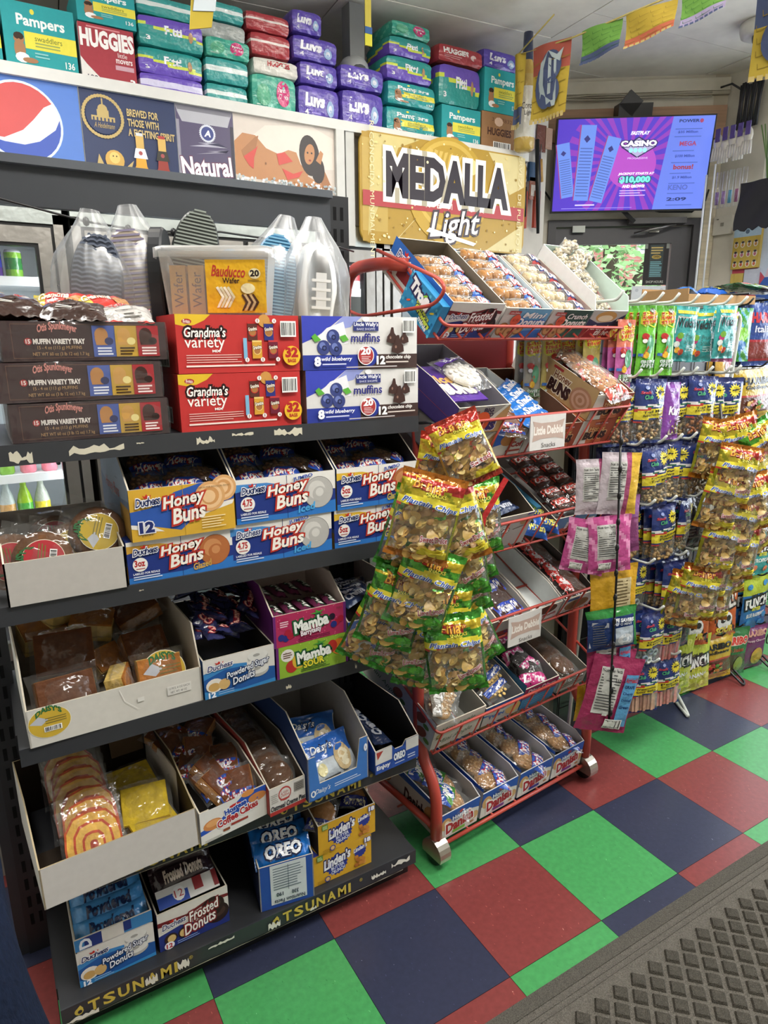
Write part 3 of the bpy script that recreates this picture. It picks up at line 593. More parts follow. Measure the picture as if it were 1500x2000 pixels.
mb = MB(); mb.box(GX0-.03, .325, 1.70, GX1-.075, .345, 1.785, '3a3d42', 'paintmetal'); mb.box(GX0-.03, .31, 1.772, GX1-.075, .345, 1.788, '54585e', 'paintmetal'); G(mb, 'header_panel')
mb = MB(); mb.box(GX0, .40, .1, GX1-.01, .408, .64, '2f3033', 'paintmetal'); G(mb, 'back_panel')
def worn(p, spots, c='cfc9b4', seed=1):
    rn = random.Random(seed)
    for (x0, x1, y0, y1) in spots:
        n = 11; top = [(x0+(x1-x0)*i/n, y1-rn.random()*(y1-y0)*.6) for i in range(n+1)]; bot = [(x1-(x1-x0)*i/n, y0+rn.random()*(y1-y0)*.35) for i in range(n+1)]
        p.p(bot+top, c, 'chip_paint')
def tsunami(p, xs, f=.75):
    for x in xs:
        p.e(x-.022, .5, .010, None, 'c9b24a', 14, 'chip_paint'); p.e(x-.020, .46, .0052, None, BK, 10, 'chip_paint'); p.p([(x-.03, .62), (x-.018, .86), (x-.012, .62)], 'c9b24a', 'chip_paint')
        for i, ch in enumerate('TSUNAMI'): p.t(ch, x+i*.034, .2, x+i*.034+(.005 if ch == 'I' else .024), .84, 'c9b24a', b=.03, m='chip_paint')
        p.t('®', x+.24, .6, x+.25, .85, 'c9b24a', m='chip_paint')
for k, z in enumerate(SZ):
    mb = MB(); lh = .035 if k < 4 else .04; dep = .42
    mb.box(GX0, GY+.004, z-.006, GX1, dep, z, '2c2d30', 'paintmetal'); mb.box(GX0, GY, z-lh, GX1, GY+.004, z+.001, '34363a', 'paintmetal')
    mb.box(GX0, GY+.004, z-lh, GX1, GY+.012, z-lh+.003, BK, 'paintmetal'); mb.box(GX0, dep-.004, z-.03, GX1, dep, z, BK, 'paintmetal')
    if k == 0: mb.prism([(GY+.01, z-.035), (.35, z-.07), (.35, z+.015), (GY+.002, z+.012)], GX1, GX1+.004, '1f2022', '1f2022', '1f2022', 'paintmetal')
    else: mb.prism([(GY+.06, z-.03), (.35, z-.08), (.35, z), (GY+.06, z)], GX1, GX1+.003, BK, BK, BK, 'paintmetal')
    mb.prism([(GY+.06, z-.03), (.35, z-.08), (.35, z), (GY+.06, z)], GX0-.003, GX0, BK, BK, BK, 'paintmetal')
    if k == 4: mb.box(GX0, .09, 0, GX1, .40, z-.04, '1a1a1c', 'paintmetal')
    p = P(mb, (GX0, GY, z-lh), w=GX1-GX0, h=lh, m='chip_paint')
    if k == 0: worn(p, [(.06, .10, .05, .75), (.165, .27, .25, .8), (.295, .31, .6, .7), (.42, .46, .3, .75), (.50, .55, .6, .8), (.60, .67, .35, .9)], seed=4)
    if k == 1: worn(p, [(.27, .28, .6, .7)], seed=2)
    if k == 2: worn(p, [(.60, .615, .2, .55), (.80, .805, .3, .8), (.94, .95, .5, .9)], seed=3)
    if k == 3: tsunami(p, [.60, .16]); worn(p, [(0, .99, .0, .07)], '8f8a78', 6)
    if k == 4:
        tsunami(p, [.06, .56]); worn(p, [(.19, .22, .1, .8), (.27, .30, .2, .9), (.515, .55, .05, .6), (.64, .66, .1, .4), (.84, .89, .3, .7), (.91, .975, .5, .95), (.0, .08, .0, .35), (.35, .42, .7, .95)], 'dcd9ce', 9); worn(p, [(0, .3, .0, .06), (.3, .6, .0, .06), (.6, .95, 0, .07)], 'a8a392', 5)
    G(mb, 'shelf')
# ---------------------------------------------------------------- cartons and trays
def tray(name, w, d, hf, hb, co, ci, art=None, lart=None, rart=None, ys=.75, th=.003, loc=None, rot=None, mw=None, label=None, cat='box', ff=None, cl=None, m='card', group=None, fnotch=None, cedge='cfc6b4', bottom_in=None):
    """open-topped display carton, front lower-left corner at the origin"""
    mb = MB(); cl = cl or co; cf = ff or co
    mb.box(0, 0, 0, w, d, th, (cf, co, co, cl, co, bottom_in or ci), m)
    if fnotch: a, b, hn = fnotch; mb.prism([(0, 0), (w, 0), (w, hf), (b*w, hf), (b*w-.01, hn), (a*w+.01, hn), (a*w, hf), (0, hf)], 0, th, cf, ci, cedge, m, ax=1)
    else: mb.box(0, 0, th, w, th, hf, (cf, co, ci, cl, ci, cedge), m)
    mb.box(0, d-th, th, w, d, hb, (ci, co, co, co, ci, cedge), m)
    pr = [(0, 0), (0, hf), (d*ys*.5, hf+(hb-hf)*.5), (d*ys, hb), (d, hb), (d, 0)]
    if hb <= hf: pr = [(0, 0), (0, hf), (d, hb), (d, 0)]
    mb.prism(pr, 0, th, cl, ci, cedge, m); mb.prism(pr, w-th, w, ci, co, cedge, m)
    if art: art(P(mb, (0, -.0002, 0), w=w, h=hf))
    if lart: lart(P(mb, (-.0002, d, 0), U=(0, -1, 0), w=d, h=max(hf, hb)))
    if rart: rart(P(mb, (w+.0002, 0, 0), U=(0, 1, 0), w=d, h=max(hf, hb)))
    return mb.build(name, None, loc, rot, mw, label, cat, group)
def carton(name, w, d, h, co, art=None, lart=None, tart=None, loc=None, rot=None, label=None, cat='box', cols=None, mw=None, group=None, m='card'):
    mb = MB(); mb.box(0, 0, 0, w, d, h, cols or co, m)
    if art: art(P(mb, (0, 0, 0), w=w, h=h))
    if lart: lart(P(mb, (0, d, 0), U=(0, -1, 0), w=d, h=h))
    if tart: tart(P(mb, (0, 0, h), U=(1, 0, 0), Vv=(0, 1, 0), w=w, h=d))
    return mb.build(name, None, loc, rot, mw, label, cat, group)
def smallbag(p, x, y, c, c2, t='Grandma'):
    p.r(x-.04, y-.16, x+.04, y+.16, c); p.r(x-.04, y+.13, x+.04, y+.16, c2); p.e(x, y-.02, .033, None, c2, 14); p.e(x, y-.02, .027, None, 'a8703c', 12); p.t(t, x-.035, y+.01, x+.035, y+.07, 'f4ead8', b=.03, o='3a2018', ow=.05, rot=8)
def a_gran(p):
    p.r(0, 0, 1, 1, 'ba3230'); p.p([(0, 1), (0, .83), (.06, .8), (.14, .82), (.22, .9), (.27, 1)], 'dcb62c'); p.e(.085, .88, .038, .045, 'a83030', 14); p.t('Frito', .06, .85, .11, .91, 'f2e8e0', b=.02)
    p.t('Grandma’s', .06, .62, .38, .78, 'f6f0ea', b=.02, sh=.15, o='2c1414', ow=.1); p.t('variety', .06, .38, .37, .62, 'f6f0ea', b=.005); p.t('MIX', .27, .36, .33, .4, 'f6f0ea', b=.04)
    p.lines(.065, .17, .5, .33, 4, 'e8b8b0', .35); p.lines(.06, .1, .78, .15, 1, 'f0d8d0', .6)
    p.e(.70, .9, .05, None, 'c89048', 14)
    for a in ((.60, .72, '5a2c24', 'c22c2a'), (.735, .72, '2c3078', 'c89048'), (.63, .4, 'd09a34', 'e8c878'), (.765, .4, '6a1c30', 'c03a3a')): smallbag(p, *a)
    p.r(.515, .24, .545, .6, '7ab0d0')
    for x, y in ((.64, .9), (.78, .9), (.54, .22), (.67, .22), (.8, .22)): p.e(x, y, .018, None, 'f2eeea', 10); p.t('8' if x < .7 else '4', x-.006, y-.03, x+.006, y+.03, '802020')
    p.bar(.83, .62, .965, .9, False); p.e(.92, .28, .078, None, 'e2b42c', 22); p.t('32', .87, .26, .97, .42, 'b02424', b=.06); p.t('BAGS', .885, .16, .955, .22, 'b02424', b=.04)
def a_wally(p):
    p.r(0, 0, 1, 1, 'd5d3d0'); p.p([(0, 1), (.34, 1), (.2, .75), (.1, .6), (0, .5)], '3a44b0'); p.p([(.34, 1), (.5, 1), (.4, .8), (.2, .7)], '8f98d0'); p.p([(.12, .6), (.2, .78), (.34, .9), (.38, .5), (.2, .42)], 'e6e6ea')
    p.r(0, 0, .46, .28, '2c3a94'); p.r(.46, .0, 1, .28, '43302c'); p.e(.56, .24, .075, None, '2c3a94', 20)
    for x, y in ((.25, .62), (.17, .42), (.27, .4)): p.e(x, y, .054, None, '38427c', 20); p.e(x-.01, y+.04, .025, None, '6a78b4', 12); p.e(x+.005, y-.01, .02, None, '20264c', 12); p.e(x+.005, y-.01, .01, None, '4a568c', 9)
    p.p([(.07, .62), (.1, .68), (.15, .56), (.1, .52)], '5aa83c'); p.p([(.3, .62), (.35, .66), (.38, .56), (.33, .52)], '5aa83c')
    p.e(.53, .95, .03, .05, 'e8e8ea', 12); p.r(.42, .73, .64, .9, '2c3474'); p.t('Uncle Wally’s', .425, .80, .635, .89, 'f2f2f6', b=.02, sh=.1); p.t('BAKE SHOPPE', .45, .745, .61, .785, 'd0d4ea'); p.t('muffins', .40, .52, .65, .68, '2c2c7c', b=.02)
    p.e(.525, .26, .072, None, 'f2eeee', 22); p.e(.525, .26, .065, None, 'a83434', 22); p.t('20', .485, .28, .565, .4, 'f6f2f2', b=.05); p.lines(.485, .12, .565, .25, 4, 'e8c8c8', .4)
    for x, y, s in ((.76, .6, 1), (.87, .58, .85), (.81, .42, 1.15)):
        p.p([(x-.05*s, y-.08*s), (x-.045*s, y+.02*s), (x-.02*s, y+.09*s), (x-.008*s, y+.2*s), (x+.012*s, y+.2*s), (x+.02*s, y+.09*s), (x+.045*s, y+.02*s), (x+.05*s, y-.08*s), (x, y-.12*s)], '3e2620'); p.e(x-.015*s, y+.0, .008*s, .03, '8a6a5c', 8)
    p.t('8', .09, .08, .135, .24, 'f4f4f8', b=.05); p.t('wild blueberry', .145, .15, .4, .24, 'f4f4f8', b=.02, sh=.2); p.lines(.15, .08, .4, .13, 1, 'c8ccea', .5)
    p.t('12', .62, .09, .69, .24, 'f4f4f4', b=.05); p.t('chocolate chip', .70, .17, .93, .26, 'f4f0ec', b=.02, sh=.2); p.lines(.70, .1, .96, .15, 1, 'd8ccc4', .5); p.lines(.35, .02, .8, .06, 1, 'c8c0c0', .5)
    p.bar(.855, .7, .965, .96)
def a_otis(p):
    p.r(0, 0, 1, 1, '3a2626'); c = '6a4c3c'
    for a in ((.06, .08, .94, .095), (.06, .92, .94, .935), (.06, .08, .063, .93), (.937, .08, .94, .93)): p.r(*a, c)
    p.t('Otis Spunkmeyer', .21, .66, .44, .9, 'd08a80', b=.03, sh=.1, arc=.35); p.e(.15, .5, .022, None, 'a83434', 14); p.t('15', .138, .45, .162, .55, 'f0e8e0', b=.03); p.t('MUFFIN VARIETY TRAY', .18, .44, .48, .56, 'ece4dc', b=.05)
    p.t('15 - 4 oz (113 g) MUFFINS', .2, .28, .46, .39, 'c09a68'); p.t('NET WT 60 oz (3 lb 12 oz) 1.7 kg', .17, .12, .5, .23, 'c09a68')
    for x, c, f, tc in ((.53, '4a5ea4', 'b8824a', 'e4e8f4'), (.67, 'c09a3c', 'c89850', '4a3414'), (.81, 'a03034', '40241e', 'f0dcd8')):
        p.r(x, .1, x+.14, .9, c); p.e(x+.055, .66, .042, .19, f, 14); p.p([(x+.02, .4), (x+.09, .4), (x+.1, .6), (x+.012, .6)], f); p.e(x+.1, .5, .028, .1, '2e3460' if x < .6 else ('e8d890' if x < .8 else '2a1814'), 10); p.lines(x+.025, .13, x+.12, .36, 3, tc, .55)
def a_hb(p, base, wave, v, oz, sub, bun, lab='Duchess', top='e4e2dc', hbt=('Honey', 'Buns')):
    p.r(0, 0, 1, 1, base)
    if v == 0:
        p.r(0, 0, 1, 1, 'd2a637'); p.p([(0, .0), (0, .0)], base) if False else None
        p.p([(.0, .34), (.0, .58), (.18, .62), (.42, .88), (.66, 1), (1, 1), (1, .62), (.7, .5), (.46, .12), (.2, .26)], '2f57a8'); p.p([(.42, .0), (1, 0), (1, .56), (.66, .34)], 'd2a637'); p.p([(.5, .28), (.98, .52), (1, .6), (.9, .58), (.5, .34)], 'e8e4dc'); p.p([(0, .26), (.0, .34), (.2, .26), (.3, .14), (.22, .16)], 'e8e4dc')
        p.r(.495, 0, .5, 1, 'a8842a')
        for x, y, r in ((.9, .86, .13), (.76, .72, .15)): p.e(x, y, r, None, 'd8a46c', 24); p.e(x, y, r*.8, None, 'e8c090', 22); p.e(x, y+.01, r*.6, None, 'cf965c', 20); p.e(x-.01, y, r*.42, None, 'e8c090', 18)
        p.t('12', .08, .17, .2, .36, '24306c', b=.06, o='e8e8ee', ow=.04); p.t('packs', .09, .08, .19, .13, '2a2a3a'); p.lines(.66, .08, .9, .34, 5, 'ecd8a0', .4); p.t('LABELED FOR INDIVIDUAL RESALE', .64, .9, .96, .93, '5c4a28')
    else:
        p.p([(0, .78), (.16, .82), (.4, .7), (.62, .6), (1, .56), (1, 1), (0, 1)], top); p.p([(0, .72), (.2, .8), (.45, .68), (.62, .58), (.6, .72), (.3, .88), (0, .9)], wave); p.p([(0, .14), (.5, .12), (1, .3), (1, .0), (0, 0)], '2f74c0')
        p.r(.495, 0, .5, 1, '14306a')
        cx, cy, r = .82, .52, .15
        p.e(cx, cy, r*1.03, None, bun[1], 28); p.e(cx, cy, r, None, bun[0], 28); p.e(cx-.02, cy+.06, r*.6, None, bun[2], 18); p.e(cx+.01, cy-.04, r*.5, None, bun[0], 18); p.e(cx+.01, cy, r*.28, None, bun[2], 14)
        p.e(.11, .44, .068, None, 'ecebe6', 20); p.t(oz, .06 if len(oz) > 2 else .085, .40, .15 if len(oz) > 2 else .125, .55, 'b02c2c', b=.04); p.lines(.07, .32, .15, .36, 1, 'b06060', .6)
        p.t('LABELED FOR RESALE', .04, .2, .28, .25, 'e8ecf4', b=.02); p.lines(.04, .07, .3, .18, 2, 'c8d4ea', .5)
        if sub[0]: p.t(sub[0], .56, .86, .76, .96, '2c4aa0', b=.03, rot=8, o='e8e8f0', ow=.03)
        p.t(sub[1], .6, .12, .78, .28, sub[2], b=.03, sh=.2, rot=8)
    for a in (0, 1):
        for tx, x0, y0, x1, y1 in ((hbt[0], .30, .56, .70, .84), (hbt[1], .38, .30, .70, .58)):
            if a == 0: p.t(tx, x0, y0, x1, y1, 'b83426', b=.13, sh=.25, rot=7)
            else: p.t(tx, x0, y0, x1, y1, 'f2ece2', b=.03, sh=.25, rot=7)
    duchess(p, .05, .68, .28, .84)
def duchess(p, x0, y0, x1, y1):
    p.p([(x0+(x1-x0)*a, y1+(y1-y0)*b) for a, b in ((.36, -.1), (.3, .3), (.4, .12), (.47, .42), (.54, .12), (.66, .3), (.6, -.1))], 'c03028'); p.t('Duchess', x0, y0, x1, y1, '1e2c64', b=.015, sh=.3, o='f0f0f4', ow=.05, rot=4)
def a_pow(p):
    p.r(0, 0, 1, 1, '24589e'); p.p([(0, 1), (1, 1), (1, .42), (.75, .5), (.4, .72), (0, .56)], 'dcdad4'); p.p([(0, .66), (.3, .78), (.6, .7), (.6, .62), (.3, .66), (0, .5)], '3f86c4'); p.p([(0, 0), (1, 0), (1, .1), (.5, .05), (0, .2)], '3a8ac8')
    for y in (.78, .6, .42): p.e(.76, y, .15, .17, 'b8b8b4', 22); p.e(.76, y+.04, .145, .13, 'dededa', 20); p.e(.74, y+.05, .05, .04, 'a4a4a0', 12)
    p.e(.14, .32, .12, .18, 'e2ded4', 16); p.e(.13, .28, .08, .11, 'c8a060', 14); p.e(.27, .3, .08, .14, 'd0ac70', 14)
    duchess(p, .05, .72, .4, .86); p.t('Powdered Sugar', .3, .46, .92, .66, 'e8ecf4', b=.02, sh=.3, rot=10, o='24345c', ow=.05); p.t('Donuts', .38, .26, .7, .44, 'e8ecf4', b=.02, sh=.3, rot=10, o='24345c', ow=.05); p.t('12', .05, .03, .14, .16, 'eef2f8', b=.05); p.lines(.18, .05, .45, .16, 2, '8fb4dc', .4)
def a_frost(p):
    p.r(0, 0, 1, 1, 'd8d4ce'); p.p([(0, 0), (1, 0), (1, .4), (.6, .36), (.3, .5), (0, .42)], '26347c'); p.p([(0, .78), (.4, .72), (.7, .86), (1, .8), (1, .72), (.6, .74), (.3, .6), (0, .66)], '6e2026')
    for x, y in ((.83, .38), (.77, .62)): p.e(x, y, .17, .26, '2c1c1c', 22); p.e(x, y+.03, .12, .14, '45302c', 18); p.e(x, y+.03, .04, .05, '1a1010', 12)
    p.e(.16, .26, .09, .14, '33211c', 14); p.e(.17, .25, .06, .1, 'd8b878', 12); p.e(.34, .28, .08, .14, '33211c', 14); p.e(.33, .27, .05, .1, 'd8b878', 12)
    duchess(p, .05, .56, .38, .7); p.t('Frosted', .42, .52, .86, .78, 'f0ece8', b=.02, sh=.3, rot=9, o='7c2428', ow=.06); p.t('Donuts', .34, .22, .80, .5, 'f0ece8', b=.02, sh=.3, rot=9, o='7c2428', ow=.06)
    p.e(.13, .1, .07, .1, 'f0f0f4', 16); p.t('12', .09, .04, .17, .15, 'b02c30', b=.04); p.lines(.24, .04, .55, .14, 2, '8fa8d8', .4)
def a_mamba(c, c2, sub):
    def f(p):
        p.r(0, 0, 1, 1, c); p.r(0, 0, .035, 1, '6a2a74'); p.r(.965, 0, 1, 1, '6a2a74'); rn = random.Random(3)
        for _ in range(60): p.e(.05+.9*rn.random(), rn.random(), .008, None, c2, 7); p.k -= 1
        p.e(.15, .7, .09, .2, 'e8e4e0' if sub == 'SOUR' else 'b02858', 16); p.lines(.09, .6, .21, .8, 3, '6a4a3a' if sub == 'SOUR' else 'f0d0dc', .5)
        if sub == 'SOUR': p.e(.2, .32, .08, .2, 'b8342c', 16); p.e(.3, .45, .09, .25, 'e0b83c', 16); p.e(.86, .6, .1, .26, 'd87a28', 18); p.e(.77, .66, .07, .2, 'b83028', 14)
        else:
            for x, y, cc in ((.1, .3, '28307c'), (.16, .25, '28307c'), (.22, .3, 'a81e38'), (.19, .42, 'a81e38'), (.8, .62, '2a1a30'), (.86, .4, 'a81e38'), (.92, .5, 'a81e38'), (.82, .36, '28307c')): p.e(x, y, .045, None, cc, 12)
        p.p([(.55, .66), (.57, .82), (.49, .86), (.58, .88), (.56, .97), (.62, .89), (.7, .92), (.63, .84), (.68, .78), (.6, .8), (.58, .66)], '4a9a3a')
        p.t('Mamba', .28, .4, .74, .74, 'f0f4ee', b=.05, rot=5, o='1c5c34', ow=.07); p.t(sub, .36, .2, .64, .4, 'e8d83c' if sub == 'SOUR' else 'f0e8ee', b=.04, rot=5, o='3a7030' if sub == 'SOUR' else '7a2040', ow=.05); p.lines(.32, .06, .76, .16, 2, '30502a' if sub == 'SOUR' else '601838', .45); p.t('STORCK', .86, .84, .94, .9, '304020')
    return f
def a_cc(p):
    p.r(0, 0, 1, 1, 'dddbd6'); p.p([(0, .42), (.3, .55), (.62, .95), (.7, 1), (1, 1), (1, .78), (.7, .6), (.4, .42), (.1, .3), (0, .28)], '2a52b0'); p.e(.18, .5, .14, .17, 'c8844c', 16); p.e(.18, .54, .1, .1, 'dca268', 12); p.e(.86, .74, .14, .14, 'c8844c', 16); p.e(.72, .98, .1, .1, 'd8904c', 12)
    p.e(.52, .8, .09, .05, 'c03030', 10); p.t('Hostess', .36, .64, .68, .8, '2a4aa4', b=.05, o='f0f0f2', ow=.05, rot=8); p.t('Coffee Cakes', .24, .38, .86, .6, 'b02c30', b=.04, o='f0f0f2', ow=.05, rot=8); p.r(.44, .2, .7, .27, '9a3a30'); p.r(.32, .12, .42, .2, '8a4a30'); p.lines(.05, .03, .3, .1, 2, '9a9890', .4)
def a_oat(p):
    p.r(0, 0, 1, 1, 'd6d2cc'); p.r(0, 0, 1, .14, 'a83430'); p.e(.42, .66, .18, .26, 'b04440', 18); p.e(.42, .66, .15, .2, 'd6d2cc', 18); p.t('Little', .32, .68, .52, .78, 'b04440', sh=.2); p.t('Debbie', .3, .56, .54, .68, 'b04440', sh=.2); p.r(.3, .44, .54, .5, 'b04440'); p.r(.68, .56, .96, .9, '8a8680'); p.lines(.72, .6, .92, .86, 4, '5a5652', .4); p.t('Oatmeal Creme Pies', .02, .18, .98, .36, '26262e', b=.03, sh=.1); p.lines(.04, .45, .22, .8, 5, '98948e', .3)
def a_dblue(p):
    p.t('Daisy’s', .1, .1, .35, .24, 'dfe6ee', sh=.35, b=.01); p.lines(.42, .12, .9, .22, 2, 'c4d4ea', .4)
    for i in range(8): a = i*PI/4; p.e(.07+.03*math.cos(a), .17+.06*math.sin(a), .012, .03, 'e8ecf0', 6, rot=a)
    p.e(.95, .76, .03, .09, 'e4e8ee', 12); p.t('6', .94, .73, .96, .8, '2c5ca8')
def a_oreo4(p):
    p.r(0, 0, .38, 1, 'd6d4d0'); p.r(0, 0, .38, .42, '2a4c9c'); p.p([(.02, .95), (.18, .95), (.05, .62)], 'a84038'); p.t('Enjoy', .03, .12, .33, .34, 'e6e6e8', b=.04); p.r(.38, .0, .7, .78, '2c52a8'); p.t('OREO', .42, .3, .68, .58, 'e4e8f0', b=.07, o='16306e', ow=.06); p.r(.7, .52, 1, 1, 'd2d0cc'); p.r(.7, 0, 1, .52, '2a4c9c'); p.lines(.74, .12, .96, .34, 2, 'c8d0e4', .4); p.lines(.44, .12, .66, .2, 1, 'c8d0e4', .5)
def a_nutr(p):
    p.r(.2, .08, .86, .98, 'd4dae0'); p.lines(.25, .4, .8, .92, 9, '5a6878', .3); p.t('stɔɐℲ uoıʇıɹʇnN' if False else 'Nutrition Facts', .26, .1, .82, .18, '3a4454', rot=180, b=.02); p.t('190', .3, .26, .42, .34, '3a4454', rot=180, b=.03); p.t('330', .58, .24, .7, .32, '3a4454', rot=180, b=.03); p.r(.52, .36, .53, .94, '5a6878')
def a_lin(p):
    p.r(0, 0, 1, 1, 'd0a02c'); p.star(.4, .46, .19, '2c3a8c', 18, .86); p.t('Linden’s', .17, .48, .63, .78, 'e8e8f0', b=.04, sh=.35, rot=10, o='1c2860', ow=.06); p.t('BUTTER', .3, .34, .52, .44, 'd8dcec', b=.03, rot=8); p.t('CRUNCH', .3, .2, .53, .31, 'd8dcec', b=.03, rot=8)
    p.star(.8, .58, .11, '2c3a8c', 14, .86); p.t('Linden’s', .68, .62, .92, .76, 'e8e8f0', b=.03, sh=.35, rot=10); rn = random.Random(8)
    for _ in range(14): p.e(.78+rn.uniform(-.09, .09), .28+rn.uniform(-.14, .14), .035, None, rn.choice(['c08038', 'a8682c', 'd09448']), 9)
    p.r(.06, .82, .16, 1.0, '6a8a3c'); p.lines(.07, .84, .15, .96, 3, 'c8d8a0', .5); p.e(.23, .12, .05, None, '2c3a8c', 10); p.e(.23, .12, .035, None, 'd8b070', 10); p.t('18', .88, .84, .97, .97, 'f0f0f4', b=.06, o='2c3a8c', ow=.05); p.lines(.06, .05, .16, .16, 3, '8a6c20', .35)
def a_daisylab(p, cx, cy, rx, ry, c='c8a83a', txt=1):
    p.e(cx, cy, rx*1.03, ry*1.03, 'e8e4cc', 28); p.e(cx, cy, rx, ry, c, 28); p.p([(cx-rx*.95, cy+ry*.1), (cx-rx*.5, cy+ry*.5), (cx-rx*.05, cy+ry*.2), (cx-rx*.4, cy-.1*ry)], 'b8bcc4')
    if txt: p.t('DAISY’S', cx-rx*.6, cy+ry*.45, cx+rx*.6, cy+ry*.78, '2e6a3c', b=.05, arc=.5); p.lines(cx-rx*.2, cy-ry*.1, cx+rx*.8, cy+ry*.35, 3, '7a7038', .35); p.bar(cx-rx*.3, cy-ry*.6, cx+rx*.55, cy-ry*.25)
# ---------------------------------------------------------------- bags and wrapped snacks
def pillow(mb, w, h, Tk, colf, nu=14, nv=20, seal=.07, wr=.0016, seed=0, back=.7, mid=1.0, pw=.6, bm=None, sm=True):
    """sealed flexible packet centred on the origin, front towards +z, top towards +y; colf(u,v)->(colour, material)"""
    rn = random.Random(seed); ph = [rn.uniform(0, 6.28) for _ in range(8)]
    def g(v):
        if v < seal or v > 1-seal: return 0
        q = (v-seal)/(1-2*seal); return max(0, 1-abs(2*q-1)**3.2)**pw
    def fz(u, v): return Tk*.5*max(0, 1-abs(2*u-1)**2.6)**.65*g(v)
    def wk(u, v):
        e = min(v, 1-v); a = math.exp(-e/.16)
        return wr*(a*(math.sin(2*PI*7*u+ph[0])+.6*math.sin(2*PI*13*u+ph[1]))+.6*math.sin(2*PI*(2.1*u+1.3*v)+ph[2])+.5*math.sin(2*PI*(3.7*v-1.9*u)+ph[3]))*min(1, 10*u*(1-u)+.15)
    def X(u, v): return (u-.5)*w*(1-.05*mid*g(v)+.012*math.sin(9*v+ph[4]))
    def F(u, v, off=0): return V((X(u, v), (v-.5)*h+.004*h*math.sin(2*PI*u+ph[5])*(1-abs(2*v-1)), fz(u, v)+wk(u, v)+off))
    def B(u, v): return V((X(u, v), (v-.5)*h+.004*h*math.sin(2*PI*u+ph[5])*(1-abs(2*v-1)), -fz(u, v)*back+wk(u, v)*.5-.0006))
    for S_, fn in ((1, F), (-1, B)):
        vs = [fn(i/nu, j/nv) for j in range(nv+1) for i in range(nu+1)]; by = {}
        for j in range(nv):
            for i in range(nu):
                q = (j*(nu+1)+i, j*(nu+1)+i+1, (j+1)*(nu+1)+i+1, (j+1)*(nu+1)+i); q = q if S_ > 0 else q[::-1]
                c, m = colf((i+.5)/nu, (j+.5)/nv) if (S_ > 0 or bm is None) else bm((i+.5)/nu, (j+.5)/nv)
                if c is None: continue
                by.setdefault(m, ([], []))[0].append(q); by[m][1].append(c)
        for m, (fs, cc) in by.items():
            mb.add(vs, fs, cc, m, sm)
    return lambda x, y, k: F(x, y, .0009+.00025*k)
CW = ('e6e8e6', 'wrap')
def wrapcol(*bands):
    def f(u, v):
        for v0, v1, c in bands:
            if v0 <= v < v1: return (c, 'film')
        return CW
    return f
# bun: flattened glazed spiral in clear film with a printed band
def proto_bun(nm, c, c2, band, txt, tc, w=.105, h=.125, Tk=.034, bandr=(.42, .66), shape='bun', fc=None, o=None):
    mb = MB(); random.seed(hash(nm) % 99 if False else len(nm)*7)
    if shape == 'bun':
        mb.blob((0, 0, -.001), (w*.42, h*.36, Tk*.40), c, 'food', 18, 7)
        for q in range(26):
            a = q*.62; r = .008+q*.0012; mb.blob((r*math.cos(a), r*math.sin(a)*.95, Tk*.40*(1-(r/(w*.46))**2)**.5-.001), (.006, .006, .0022), c2, 'food', 6, 3)
    elif shape == 'stick':
        for k in range(6): mb.blob((-w*.0, -h*.36+k*h*.145, 0), (w*.36, h*.072, Tk*.42), c if k % 2 else c2, 'food', 12, 6)
    elif shape == 'slab':
        b0 = len(mb.v); mb.box(-w*.4, -h*.36, -Tk*.4, w*.4, h*.36, Tk*.34, c, 'food'); mb.box(-w*.39, -h*.35, Tk*.34, w*.39, h*.35, Tk*.42, c2, 'food')
    elif shape == 'round': 
        for k in range(3): mb.lathe([(.002, 0), (w*.40, .001), (w*.42, Tk*.1), (w*.40, Tk*.24), (.002, Tk*.26)], c if k != 1 else c2, 'food', 20, o=(random.uniform(-.003, .003), random.uniform(-.003, .003), -Tk*.4+k*Tk*.24))
    food = mb.mesh('food')
    mb = MB(); fn = pillow(mb, w, h, Tk*1.1, wrapcol(), 12, 14, .06, .0022, len(nm)); wm = mb.mesh('wrapper'); parts = [({'bun': 'bun', 'stick': 'donuts', 'slab': 'cake', 'round': 'cookies'}[shape], food), ('wrapper', wm)]
    if band:
        mb = MB(); p = P(mb, w=w, h=h, fn=fn, m='film', curved=True, k0=1); p.r(.04, bandr[0], .96, bandr[1], band)
        if txt: p.t(txt, .14, bandr[0]+.04, .86, bandr[1]-.04, tc, b=.05, sh=.15, o=o, ow=.05)
        parts.append(('printed_band', mb.mesh()))
    PROTO[nm] = parts
proto_bun('dark_bun', '6a4428', '8a6038', '2c4a9c', 'Honey', 'f0e8e0', bandr=(.08, .4), o='b02c2c')
proto_bun('glazed_bun', 'a8703c', 'c8945c', 'b83a2c', 'BUN', 'f0e4c8', w=.115, bandr=(.06, .3), o='5a2c1c')
proto_bun('iced_bun', 'e2ddd2', 'f2efe8', '5a3a94', 'BUNS', 'e8e4f0', bandr=(.72, .9))
proto_bun('crunch_donuts', 'c08848', 'a86c34', '3a6cb4', 'Donuts', 'f0f0f4', w=.15, h=.036*1.4, Tk=.036, bandr=(.3, .75), shape='bun') if False else None
